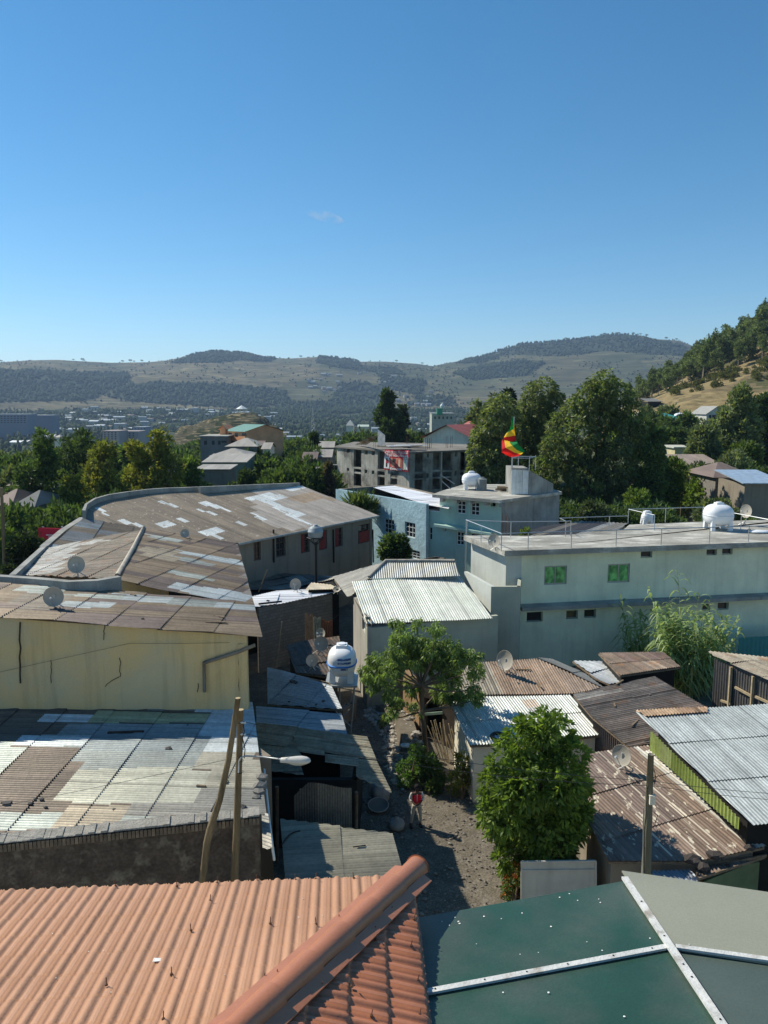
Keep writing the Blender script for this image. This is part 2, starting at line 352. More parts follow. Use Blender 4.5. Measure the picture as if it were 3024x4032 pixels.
def fbm(x, y, s=1.0, o=4):
    t = 0; a = 1
    for k in range(o):
        t = t+a*np.sin(x*s*1.3+1.7*k+2.1*np.sin(y*s*.9+k))*np.cos(y*s*1.1-.8*k+1.7*np.sin(x*s*.7+2*k)); a *= .5; s = s*2.03
    return t
def gz(x, y):
    r = math.hypot(x, y); cy = y/max(r, 1e-6)
    if r < 60: return 0.
    az = math.atan2(x, y)
    if cy <= .2: return 0.
    U = 1512+F*x/y/1.0
    if r <= 2600:
        zl, zc, zr = ip(r, RK, ZL), ip(r, RK, ZC), ip(r, RK, ZR)
        z = ip(U, [-600, 700, 1500, 2300, 2700], [zl, zl, zc, zr*.5+zc*.5, zr])
        return z+float(fbm(x, y, .012))*min(6, r*.004)*(1 if r > 90 else 0)
    kt = kz(cy, ip(U, SKU, SKV)); zt = CH+4200*kt; z26 = ip(U, [2300, 2700], [8, 10])
    zm = CH+3050*kz(cy, ip(U, [-500, 0, 500, 1000, 1500, 2000, 2500, 3000], [1500, 1490, 1515, 1520, 1530, 1500, 1490, 1500]))
    if r < 3050: z = z26+(zm-z26)*((r-2600)/450)
    elif r < 4200: z = zm+(zt-zm)*((r-3050)/1150)**.8
    else: z = zt-(r-4200)*.12
    am = min(1, (r-2600)/300)*(1 if r < 3900 else max(.1, 1-(r-3900)/300))
    return z+float(fbm(x, y, .006))*9*am
FOREST = [[(-700, 1472), (60, 1457), (180, 1460), (337, 1466), (506, 1469), (512, 1499), (480, 1517), (360, 1577), (240, 1583), (-700, 1590)],
 [(500, 1511), (603, 1505), (844, 1511), (1000, 1523), (1127, 1541), (1139, 1583), (1000, 1613), (784, 1601), (540, 1583), (420, 1565)],
 [(1139, 1583), (1300, 1583), (1337, 1511), (1422, 1505), (1500, 1523), (1506, 1553), (1482, 1637), (1240, 1625), (1090, 1661), (1000, 1637)],
 [(670, 1432), (760, 1395), (870, 1372), (1000, 1374), (1090, 1412), (1060, 1428), (960, 1418), (850, 1430)],
 [(1600, 1600), (1640, 1555), (1770, 1560), (1800, 1600)], [(1790, 1432), (1900, 1395), (2050, 1342), (2420, 1308), (2560, 1335), (2700, 1362), (2700, 1405), (2400, 1385), (2200, 1405), (2000, 1398), (1900, 1432)],
 [(1240, 1425), (1260, 1400), (1400, 1410), (1420, 1440), (1560, 1450), (1600, 1480), (1500, 1470), (1300, 1445)], [(1900, 1440), (2050, 1420), (2150, 1430), (2080, 1480), (1850, 1500), (1780, 1470)], [(1480, 1470), (1680, 1500), (1660, 1560), (1500, 1530)]]
def inpoly(q, x, y):
    r = False; j = len(q)-1
    for i in range(len(q)):
        if (q[i][1] > y) != (q[j][1] > y) and x < (q[j][0]-q[i][0])*(y-q[i][1])/(q[j][1]-q[i][1])+q[i][0]: r = not r
        j = i
    return r
def forest(U, V): return any(inpoly(q, U, V) for q in FOREST)
def build_terrain():
    azs = np.tan(np.linspace(R(-50), R(50), 520)); azs = np.arctan(azs)
    rs = np.concatenate([np.linspace(60, 400, 40), np.geomspace(415, 2600, 60), np.linspace(2630, 4300, 90), np.linspace(4500, 7000, 8)])
    V = np.zeros((len(rs), len(azs), 3)); C = np.zeros((len(rs), len(azs), 3))
    for i, r in enumerate(rs):
        for j, a in enumerate(azs):
            x, y = r*math.sin(a), r*math.cos(a); z = gz(x, y)-(.15 if r < 66 else 0); V[i, j] = (x, y, z)
            u, v = proj(x, y, z); f1 = float(fbm(x+300, y, .004)); f2 = float(fbm(x, y*1.0+900, .011))
            if r < 900: c = (.075, .085, .045) if f2 < .5 else (.13, .11, .07)
            elif r < 2500: c = (.055, .07, .04) if f2 < .75 else (.2, .17, .1)
            else:
                c = (.17, .145, .08) if f1 > -.3 else (.115, .115, .06)
                if f2 > .9: c = (.12, .12, .07)
                if f2 < -.9: c = (.22, .185, .105)
                if forest(u, v): c = (.045, .06, .035)
                if u > 1250 and r > 2800: c = (c[0]*.7, c[1]*.78, c[2]*.75)
            C[i, j] = c
    n1, n2 = len(rs), len(azs); idx = np.arange(n1*n2).reshape(n1, n2)
    Fq = np.stack([idx[:-1, :-1], idx[:-1, 1:], idx[1:, 1:], idx[1:, :-1]], axis=-1).reshape(-1, 4)[:, ::-1]
    cc = C[:-1, :-1].reshape(-1, 3)
    tm = M('terrain_earth', attr=True, rough=1, ns=.9, na=.5, bump=0, spec=.05, stretch=(.006, .006, .16), fine=0, col2=(.06, .07, .04), ms=3.4, mt=.54, mw=.03)
    o = npmesh('terrain', V.reshape(-1, 3), Fq, cc, tm); o.data.polygons.foreach_set('use_smooth', [True]*len(o.data.polygons)); tag(o, kind='structure')
build_terrain()
# near hill on the right
def hz(x, y):
    r = math.hypot(x, y); U = 1512+F*x/y; cy = y/r
    vc = ip(U, [2250, 2440, 2600, 2750, 2900, 3024, 3500, 5000], [1625, 1600, 1500, 1425, 1335, 1240, 1050, 900]); zf = gz(x, y)
    zc = CH+520*kz(cy, vc); z0 = CH+310*kz(cy, ip(U, [2400, 2650, 3024, 4000], [1640, 1575, 1545, 1530]))
    zb = CH+400*kz(cy, ip(U, [2450, 2640, 2800, 3024, 4000], [1625, 1550, 1490, 1405, 1250]))
    if r < 310: z = z0-(310-r)*.25
    elif r < 400: z = z0+(zb-z0)*(r-310)/90
    elif r < 520: z = zb+(zc-zb)*(r-400)/120
    else: z = zc-(r-520)*.15
    if U < 2440: z -= (2440-U)*.12
    return z+float(fbm(x, y, .05))*1.1+float(fbm(x, y, .013))*1.5
def build_hill():
    azs = np.arctan(np.linspace((2250-1512)/F, (4600-1512)/F, 190)); rs = np.linspace(270, 640, 110)
    V = []; C = []
    for r in rs:
        for a in azs:
            x, y = r*math.sin(a), r*math.cos(a); V.append((x, y, hz(x, y))); f = float(fbm(x, y, .06)); C.append((.25, .195, .1) if f > 0 else ((.17, .135, .075) if f > -.7 else (.1, .1, .05)))
    n1, n2 = len(rs), len(azs); idx = np.arange(n1*n2).reshape(n1, n2); Fq = np.stack([idx[:-1, :-1], idx[:-1, 1:], idx[1:, 1:], idx[1:, :-1]], axis=-1).reshape(-1, 4)[:, ::-1]
    cc = np.array(C).reshape(n1, n2, 3)[:-1, :-1].reshape(-1, 3)
    o = npmesh('hillside', np.array(V), Fq, cc, M('dry_grass', attr=True, rough=1, ns=2.5, na=.35, bump=.5, bs=2, spec=.05, stretch=(.12, .12, .4), col2=(.16, .13, .07), ms=2, mt=.58, mw=.06)); tag(o, kind='structure')
    o.data.polygons.foreach_set('use_smooth', [True]*len(o.data.polygons))
build_hill()
# alley and yard ground
def build_ground():
    xs = np.linspace(-70, 70, 260); ys = np.linspace(-12, 66, 200); X, Y = np.meshgrid(xs, ys)
    Z = .03*fbm(X, Y, 1.1)+.02*fbm(X+9, Y, 3.1)-.02
    V = np.stack([X, Y, Z], axis=-1).reshape(-1, 3); n1, n2 = X.shape; idx = np.arange(n1*n2).reshape(n1, n2)
    Fq = np.stack([idx[:-1, :-1], idx[:-1, 1:], idx[1:, 1:], idx[1:, :-1]], axis=-1).reshape(-1, 4)
    cc = np.tile(np.array([[.145, .125, .095]]), (len(Fq), 1))
    o = npmesh('ground', V, Fq, cc, M('stony_dirt', attr=True, rough=1, ns=.35, na=.18, bump=.9, bs=9, fine=.4, col2=(.2, .175, .14), ms=1.7, mt=.56, mw=.14, spec=.1)); tag(o, kind='structure')
    m = MB()
    for i in range(2600):
        x = random.uniform(-1.5, 7); y = random.uniform(22, 40)
        if y > 33 and x > 2.5-(y-33)*.3: continue
        r = random.choice([.02, .03, .03, .05, .08 if random.random() < .3 else .04]); m.rock((x, y, r*.2), r, jit(random.choice([(.22, .2, .17), (.16, .14, .12), (.27, .25, .21)])))
    o = m.build('gravel', stone); tag(o, 'loose grey stones scattered over the dirt alley', 'gravel', kind='stuff')
build_ground()
# ---------------------------------------------------------------- haze (pale air inside one closed box)
hm = bpy.data.materials.new('hazy_air'); hm.use_nodes = True; t_ = hm.node_tree; t_.nodes.remove(t_.nodes['Principled BSDF'])
pv = t_.nodes.new('ShaderNodeVolumePrincipled'); pv.inputs['Color'].default_value = (.5, .7, 1, 1); pv.inputs['Density'].default_value = .00009; pv.inputs['Anisotropy'].default_value = .2
t_.links.new(pv.outputs[0], t_.nodes['Material Output'].inputs['Volume'])
mb = MB(); mb.box((0, 3000, 215), (13500, 8400, 540)); hzo = mb.build('haze', hm); tag(hzo, 'thin bluish haze over the valley and the far hills', 'haze', kind='stuff')
# ---------------------------------------------------------------- far woods
def far_woods():
    ico = np.array([(0, 0, -.4), (1, 0, 0), (.3, .95, 0), (-.8, .6, .05), (-.8, -.6, 0), (.3, -.95, -.05), (.5, .3, .75), (-.4, .4, .9), (0, -.5, .8)])
    fs = [(0, 1, 2), (0, 2, 3), (0, 3, 4), (0, 4, 5), (0, 5, 1), (1, 6, 2), (2, 6, 7), (2, 7, 3), (3, 7, 4), (4, 7, 8), (4, 8, 5), (5, 8, 1), (1, 8, 6), (6, 8, 7)]
    V = []; Fc = []; C = []; n = 0; g = random.Random(3)
    def add(x, y, z, h, w_, col):
        nonlocal n
        a = g.random()*6.3; ca, sa = math.cos(a), math.sin(a); b = len(V)
        for q in ico:
            k = g.uniform(.75, 1.2); V.append((x+(q[0]*ca-q[1]*sa)*w_*k, y+(q[0]*sa+q[1]*ca)*w_*k, z+(q[2]+.35)*h*.75*k))
        kk = g.uniform(.7, 1.35)
        for f in fs: Fc.append((b+f[0], b+f[1], b+f[2])); C.append((col[0]*kk, col[1]*kk, col[2]*kk))
    cnt = 0; tries = 0
    while cnt < 23000 and tries < 520000:
        tries += 1
        r = g.uniform(2300, 4250) if g.random() < .62 else math.sqrt(g.uniform(300**2, 2500**2)); U = g.uniform(-350, 2900); a = math.atan((U-1512)/F); x, y = r*math.sin(a), r*math.cos(a); z = gz(x, y); u, v = proj(x, y, z)
        if r > 2450:
            inf = forest(u, v)
            if not inf:
                if g.random() > (.2 if u > 1200 else .1): continue
                if float(fbm(x, y, .01)) < -.1: continue
            if inf and v < 1410 and u > 1750 and g.random() > .45: continue
            q_ = 1 if inf else .6; add(x, y, z, g.uniform(7, 14)*q_, g.uniform(4.5, 8)*q_, (.04, .06, .028) if inf else (.055, .07, .035)); cnt += 1
        else:
            if U > 1900 and r < 1200: continue
            if U > 2300: continue
            if r < 900 and g.random() > .75: continue
            if float(fbm(x, y, .008)) < -.75: continue
            tall = g.random() < .15; add(x, y, z, g.uniform(12, 17) if tall else g.uniform(5, 11), g.uniform(2, 3.5) if tall else g.uniform(3.5, 7), g.choice([(.035, .055, .022), (.05, .075, .025), (.03, .05, .025)])); cnt += 1
    o = npmesh('woodland', np.array(V), np.array(Fc), np.array(C), M('woodland_green', attr=True, rough=.9, na=.3, ns=.3, bump=0, spec=.1), k=3)
    tag(o, 'dark eucalyptus woods on the far slopes and the valley floor', 'woodland', kind='stuff')
far_woods()
# ---------------------------------------------------------------- trees
def tree(name, label, base, h, blobs, n, ls, cols, seed, cat='tree', group=None, trunk=.25, bm=bark, lm=leafm, tips=None, stems=1, **kw):
    """blobs in local metres about the base"""
    t = thing(name, label, cat, base, group); ANC[t.name] = Vector((0, 0, 0))
    V, Fq, C = leaves(blobs, n, ls, cols, seed, **kw); npmesh('crown', V, Fq, C, lm, t)
    m = MB(); random.seed(seed)
    bs = sorted(blobs, key=lambda q: -q[3]*q[4]*q[5])[:9]
    fork = (0, 0, h*.28)
    m.tube([(0, 0, -1.2), (random.uniform(-.1, .1), 0, h*.12), fork], [trunk*1.25, trunk, trunk*.8], 8)
    limbs(m, fork, [(q[0], q[1], q[2]+q[5]*.4) for q in bs], trunk*.6)
    m.build('trunk', bm, t, smooth=True, world=False)
    return t
def euc_blobs(h, w_, g, n=14, low=.3, lean=0):
    out = []
    for i in range(n):
        f = low+(1-low)*(i+.5)/n; rad = w_*.85*min(1, ((1.05-f)/.55)**.6)
        a = g.random()*6.3; q = g.uniform(.3, 1)*rad; s = w_*g.uniform(.36, .55)*(1 if f < .8 else .8)
        out.append((math.cos(a)*q+lean*f, math.sin(a)*q, h*f-s*.5, s, s, s*g.uniform(1.0, 1.7)))
    return out
EU = [(.18, .22, .1), (.15, .19, .085), (.21, .25, .125), (.115, .15, .065)]
EUY = [(.26, .26, .06), (.2, .22, .05), (.14, .17, .045)]; DKG = [(.075, .125, .04), (.095, .145, .05), (.055, .09, .035)]; BRG = [(.11, .17, .035), (.085, .14, .03), (.14, .2, .05)]; SIL = [(.2, .22, .17), (.14, .17, .11), (.1, .12, .08)]
def mtree(U, Vt, r, wpx, label, cols, name='tree', n=5000, Vb=None, kind='euc', ls=None, seed=None, group=None, nb=14, low=.25, **kw):
    a = math.atan((U-1512)/F); x, y = r*math.sin(a), r*math.cos(a); zb = gz(x, y); zt = PY(U, Vt, y).z
    if Vb is not None: zb = min(zb, PY(U, Vb, y).z) if False else zb
    h = zt-zb; w_ = wpx/F*r/2*1.15; n = int(n*1.35); g = random.Random(seed or int(U*7+Vt)); ls = ls or max(.22, r*.0048)
    if kind == 'euc': bl = euc_blobs(h, w_, g, nb, low)
    elif kind == 'round':
        bl = []
        ch = h*(1-low)
        for i in range(nb):
            d = Vector((g.gauss(0, 1), g.gauss(0, 1), g.gauss(0, 1))).normalized(); q = g.uniform(.3, .62); s = w_*g.uniform(.33, .5)
            bl.append((d.x*w_*q, d.y*w_*q, h-ch*.5+d.z*ch*.5*q, s, s, s*min(1.1, ch/w_/2)*1.05))
    return tree(name, label, (x, y, zb), h, bl, n, ls, cols, seed or int(U*7+Vt), group=group, trunk=max(.15, h*.018), lm=leaff if r > 60 else leafm, **kw)
GL = 'trees in the row behind the curved roof'
mtree(150, 1716, 96, 165, 'tall dark green tree left of the yellowish row, standing over the roadside', DKG, n=9000, low=.1, nb=22)
mtree(300, 1702, 122, 210, 'dark broad tree with twin tops standing behind the yellowish crowns', DKG, n=8000, nb=20)
mtree(270, 1808, 92, 85, 'small yellow green tree at the left foot of the yellowish crowns', EUY, n=2500, kind='round', low=.3)
mtree(415, 1750, 94, 175, 'yellow green spreading eucalyptus above the silver bush', EUY, n=8000, nb=20, low=.3)
mtree(540, 1736, 97, 150, 'yellow green eucalyptus with a rounded top in the middle of the row', EUY, n=6500, nb=18, low=.3)
mtree(645, 1706, 95, 135, 'tall yellow green eucalyptus, highest of the yellowish crowns', EUY, n=7500, nb=20, low=.15)
mtree(515, 1706, 150, 90, 'dark rounded crown rising behind the yellowish eucalyptus row', DKG, n=3500, kind='round', low=.3)
mtree(745, 1758, 118, 95, 'fresh green tree beside the grey unfinished block', BRG, n=3500, kind='round', low=.2)
mtree(800, 1850, 92, 120, 'dark bush-like tree just over the end of the curved parapet', DKG, n=4500, kind='round', low=.05)
mtree(985, 1778, 108, 110, 'bushy mid green tree in front of the hipped roofs', [(.06, .1, .035), (.05, .08, .03)], n=5500, kind='round', low=.05)
mtree(915, 1820, 98, 55, 'little dark tree below the green-walled house', DKG, n=1800, kind='round', low=.1)
mtree(1075, 1760, 125, 110, 'leafy green tree left of the concrete shell, first from the hipped roofs', DKG, n=4000, kind='round', low=.05)
mtree(1140, 1795, 112, 100, 'bright green bushy tree between dark trees left of the concrete shell', BRG, n=4000, kind='round', low=.05)
mtree(1238, 1700, 150, 45, 'narrow cypress-like tree near the pale street roofs', [(.03, .05, .02)], n=2500, nb=12, low=.08)
mtree(1180, 1730, 150, 90, 'dark broad tree left of the narrow cypress-like tree', DKG, n=3000, kind='round', low=.05)
mtree(1245, 1835, 104, 110, 'grey green feathery tree beside the concrete shell', [(.1, .11, .07), (.08, .09, .055)], n=4000, kind='round', low=.1)
mtree(1300, 1815, 99, 55, 'brownish tall shrub against the left edge of the concrete shell', [(.1, .085, .06), (.07, .07, .045)], n=2500, nb=10, low=.05)
mtree(1385, 1682, 210, 60, 'light green tree behind the roof sheets of the concrete shell', BRG, n=1800, kind='round', low=.1)
mtree(1530, 1541, 185, 105, 'tall dark tree towering behind the concrete shell, highest near the middle', [(.05, .085, .035), (.06, .1, .04)], n=9000, nb=22, low=.15)
mtree(1590, 1600, 190, 70, 'dark tree leaning on the right side of the tallest dark tree', [(.025, .042, .02)], n=3500, nb=12, low=.1)
mtree(1655, 1655, 180, 80, 'dark leafy tree beside the cream gable', DKG, n=3000, kind='round', low=.1)
mtree(1690, 1680, 170, 80, 'olive yellow tree left of the cream gable', EUY, n=2500, kind='round', low=.1)
mtree(1590, 1722, 160, 120, 'low dark tree just above the concrete shell roof', DKG, n=2500, kind='round', low=.1)
mtree(1880, 1585, 175, 90, 'olive eucalyptus behind the red roof', EU, n=4500, nb=14, low=.1)
mtree(1930, 1560, 150, 120, 'olive eucalyptus right of the red roof', EU, n=4500, nb=14, low=.1)
mtree(2005, 1532, 140, 70, 'very dark pointed conifer among the olive eucalyptus', [(.02, .035, .018)], n=4000, nb=14, low=.1)
mtree(2570, 1700, 96, 110, 'dark tree closing the right side of the eucalyptus group', DKG, n=6000, nb=14, low=.02)
mtree(2330, 1890, 70, 150, 'grey green shrub at the foot of the big eucalyptus', [(.09, .12, .07), (.05, .07, .035)], n=6000, kind='round', low=.0)
mtree(2450, 1920, 72, 170, 'dark undergrowth shrub behind the flat roof', DKG, n=6000, kind='round', low=.0)
mtree(2620, 1795, 105, 170, 'bright green spreading tree behind the white car', BRG, n=8000, kind='round', low=.15)
mtree(2520, 1880, 88, 120, 'bright green low tree left of the white car', BRG, n=4000, kind='round', low=.05)
mtree(2765, 1855, 118, 90, 'small bright green tree in front of the long brown roof', BRG, n=3500, kind='round', low=.25)
mtree(2915, 1740, 150, 130, 'dense bright green tree left of the right-hand roofs', BRG, n=6500, kind='round', low=.1)
mtree(2890, 1525, 165, 135, 'tall olive eucalyptus in front of the golden slope', EU, n=8000, nb=20, low=.1)
mtree(2985, 1560, 170, 110, 'dark olive eucalyptus at the right border in front of the golden slope', DKG, n=6000, nb=18, low=.1)
mtree(2780, 1665, 155, 165, 'grey olive tree right of the turquoise roof', EU, n=8000, kind='round', low=.05)
mtree(2640, 1640, 175, 110, 'dark tree in front of the turquoise roof', DKG, n=3500, kind='round', low=.1)
mtree(2700, 1600, 215, 90, 'dark tree behind the turquoise roof', DKG, n=2500, kind='round', low=.1)
mtree(2620, 1560, 260, 70, 'green tree at the foot of the golden slope', EU, n=2000, kind='round', low=.1)
mtree(2540, 1575, 230, 60, 'green tree beside the dark open roof under the slope', EU, n=2000, kind='round', low=.1)
mtree(2860, 1900, 84, 200, 'reed-like pale green shrub beside the road', [(.2, .24, .12), (.13, .17, .08), (.09, .13, .05)], n=6000, kind='round', low=.0, name='shrub', cat='shrub')
mtree(2990, 1985, 74, 190, 'bright green shrub behind the white tank on the flat roof', BRG, n=7000, kind='round', low=.0, name='shrub', cat='shrub')
mtree(2790, 2000, 76, 210, 'dark leafy shrub behind the middle of the roof railing', [(.06, .1, .03), (.09, .14, .03)], n=6000, kind='round', low=.0, name='shrub', cat='shrub')
mtree(430, 1908, 70, 140, 'silver grey bush behind the bend of the curved parapet', SIL, n=6000, kind='round', low=.0, name='bush', cat='bush')
mtree(235, 1930, 80, 170, 'dark green bush left of the silver bush', DKG, n=5000, kind='round', low=.0, name='bush', cat='bush')
mtree(330, 1985, 72, 150, 'mixed green bush under the silver bush', [(.06, .09, .03), (.09, .1, .05)], n=4500, kind='round', low=.0, name='bush', cat='bush')
mtree(560, 1900, 88, 130, 'mid green bush right of the silver bush', DKG, n=4000, kind='round', low=.0, name='bush', cat='bush')
mtree(180, 2035, 66, 180, 'low dark bush between road and grey parapet', DKG, n=5000, kind='round', low=.0, name='bush', cat='bush')
mtree(70, 2010, 56, 190, 'dark roadside tree beside the red billboard', [(.025, .045, .02), (.035, .055, .025)], n=12000, kind='round', low=.0)
mtree(20, 1850, 110, 120, 'deep green tree at the left border above the pale roofs', DKG, n=4000, kind='round', low=.05)
mtree(40, 1760, 160, 130, 'hazy green tree at the left border, highest of those beyond the road', DKG, n=3000, kind='round', low=.1)
def ptree(label, y, pts, n, cols, seed, sc=.9114, ox=1512, oy=1339, name='tree', ls=.42, el=1.35, trunk=.4):
    g = random.Random(seed); us = [ox+p[0]*sc for p in pts]; u0 = sum(us)/len(us); b = PY(u0, 2016, y); base = (b.x, y, gz(b.x, y)); B = []
    for (x, v, r) in pts:
        p = PY(ox+x*sc, oy+v*sc, y+g.uniform(-1.6, 1.6)); q = r*sc/F*(p-CAMP).length; B.append((p.x-base[0], p.y-base[1], p.z-base[2], q, q*1.1, q*el))
    t = thing(name, label, 'tree', base); ANC[t.name] = Vector((0, 0, 0)); V, Fq, C = leaves(B, n, ls, cols, seed, shell=.72, droop=.45, up=.25, outward=.9, clump=.3, aspect=2.0); npmesh('crown', V, Fq, C, leafm, t); m = MB(); h = max(q[2] for q in B)
    m.tube([(0, 0, -1), (.1, 0, h*.3)], [trunk*1.2, trunk*.8], 8); limbs(m, (.1, 0, h*.3), [q[:3] for q in B[::2]], trunk*.5, n=6); m.build('trunk', bark, t, smooth=True, world=False)
ptree('biggest olive eucalyptus with a broad drooping crown over the flat roof', 94, [(940, 215, 58), (880, 260, 55), (1010, 262, 62), (820, 315, 52), (930, 330, 66), (1055, 330, 55), (760, 380, 52), (850, 410, 66), (970, 420, 72), (1080, 425, 58), (730, 465, 50), (800, 500, 62), (900, 520, 70), (1010, 530, 74), (1105, 530, 60), (690, 560, 46), (770, 600, 60), (870, 635, 68), (980, 640, 70), (1075, 640, 60), (720, 680, 46), (810, 720, 58), (920, 730, 60), (1010, 710, 56), (850, 560, 60), (950, 250, 50), (680, 640, 40)], 42000, EU+[(.1, .16, .05)], 401)
ptree('tall olive eucalyptus between the flag and the biggest tree', 102, [(690, 232, 52), (640, 262, 50), (735, 285, 48), (665, 320, 56), (600, 345, 46), (570, 400, 46), (640, 405, 56), (710, 380, 46), (590, 480, 50), (660, 500, 50), (690, 430, 40), (620, 560, 50), (690, 580, 44)], 17000, EU, 402)
ptree('olive eucalyptus directly left of the flag, leaning over the red roof', 90, [(520, 290, 40), (470, 345, 46), (540, 345, 46), (430, 420, 46), (490, 430, 50), (410, 490, 44), (470, 520, 50), (400, 560, 38), (540, 480, 50), (450, 590, 42), (520, 580, 46), (570, 620, 40)], 15000, EU, 403)
ptree('dark green tree shading the right flank of the biggest eucalyptus', 98, [(1150, 470, 46), (1120, 400, 44), (1170, 560, 46), (1140, 640, 50), (1100, 700, 46), (1180, 640, 36), (1060, 760, 40)], 9000, DKG, 404)
# eucalyptus on the right-hand hill: a few shapes, many trees
def hill_trees():
    g = random.Random(5); protos = []
    for k in range(3):
        h = [17, 14, 19][k]; bl = euc_blobs(h, [4.6, 5.2, 4.0][k], g, 13, [.5, .35, .55][k]); V, Fq, C = leaves(bl, 2000, 1.1, EU+DKG, 50+k)
        t = thing('eucalyptus', '', 'tree', (0, 0, -500)); ANC[t.name] = Vector((0, 0, 0)); npmesh('crown', V, Fq, C, leaff, t); m = MB(); m.tube([(0, 0, -1.5), (.2, 0, h*.5), (0, .2, h*.85)], [.35, .25, .08], 6); limbs(m, (.2, 0, h*.4), [(q[0], q[1], q[2]) for q in bl[::3]], .15, n=5); m.build('trunk', barkp, t, world=False); protos.append(t)
    ll = ['slender eucalyptus with a bare pale trunk on the right-hand hill', 'bushy eucalyptus of the wood on the right-hand hill', 'tall thin-crowned eucalyptus on the right-hand hill']
    used = [False]*3; n = 0
    for i in range(1500):
        if n >= 190: break
        U = g.uniform(2450, 3250); a = math.atan((U-1512)/F); r = g.uniform(395, 545); x, y = r*math.sin(a), r*math.cos(a); z = hz(x, y); u, v = proj(x, y, z)
        vb = ip(u, [2450, 2640, 2800, 3024, 3250], [1625, 1550, 1490, 1405, 1330])
        if v > vb+4 or z < gz(x, y): continue
        if u < 2560 and g.random() < .5: continue
        k = g.choice([0, 0, 1, 1, 2]); s = g.uniform(.6, .95)*(1 if u > 2700 else .8)
        if not used[k]: o = protos[k]; used[k] = True; o.location = (x, y, z); o.scale = (s, s, s)
        else: o = place_copy(protos[k], (x, y, z), g.random()*6.3, s)
        o['label'] = ll[k]; o['group'] = 'eucalyptus trees of the hill wood'; n += 1
    # shrubs on the golden slope
    bl = [(0, 0, 1, 1.6, 1.6, 1.2), (1, .5, .7, 1, 1, .8)]; V, Fq, C = leaves(bl, 400, .6, [(.12, .13, .05), (.09, .1, .04)], 9)
    s0 = npmesh('shrub', V, Fq, C, leaff); tag(s0, 'small dry shrub on the golden slope', 'shrub', 'shrubs dotted over the golden slope'); k = 0
    for i in range(60):
        U = g.uniform(2640, 3100); a = math.atan((U-1512)/F); r = g.uniform(320, 395); x, y = r*math.sin(a), r*math.cos(a)
        o = s0 if k == 0 else s0.copy()
        if k: link(o)
        o.location = (x, y, hz(x, y)); q = g.uniform(.5, 1.6); o.scale = (q, q, q); o.rotation_euler.z = g.random()*6; k += 1
hill_trees()
# trees along the crest skyline
def crest_trees():
    g = random.Random(9); bl = [(0, 0, 9, 5, 5, 2.2), (3, 1, 8, 3, 3, 1.5), (-3, -1, 8.5, 3, 3, 1.6)]; V, Fq, C = leaves(bl, 500, 1.6, DKG, 3)
    t = thing('acacia_tree', 'flat-topped tree standing out on the far ridge line', 'tree', (0, 0, 0), 'trees on the far ridge line'); ANC[t.name] = Vector((0, 0, 0)); npmesh('crown', V, Fq, C, leaff, t); m = MB(); m.tube([(0, 0, -2), (0, 0, 9)], .5, 5); m.build('trunk', bark, t, world=False)
    k = 0
    for U in [22, 30, 310, 345, 352, 500, 530, 545, 575, 1190, 1380, 1395, 1560, 1660, 2215, 2290, 2300, 2320, 2350, 2362, 2408, 2416, 2440, 2472, 2490, 2500, 2524, 2600, 2640]:
        a = math.atan((U-1512)/F); r = 4180; x, y = r*math.sin(a), r*math.cos(a); s = g.uniform(.8, 1.5)
        o = t if k == 0 else copy_tree(t); o.location = (x, y, gz(x, y)-1); o.scale = (s, s, s); k += 1
crest_trees()
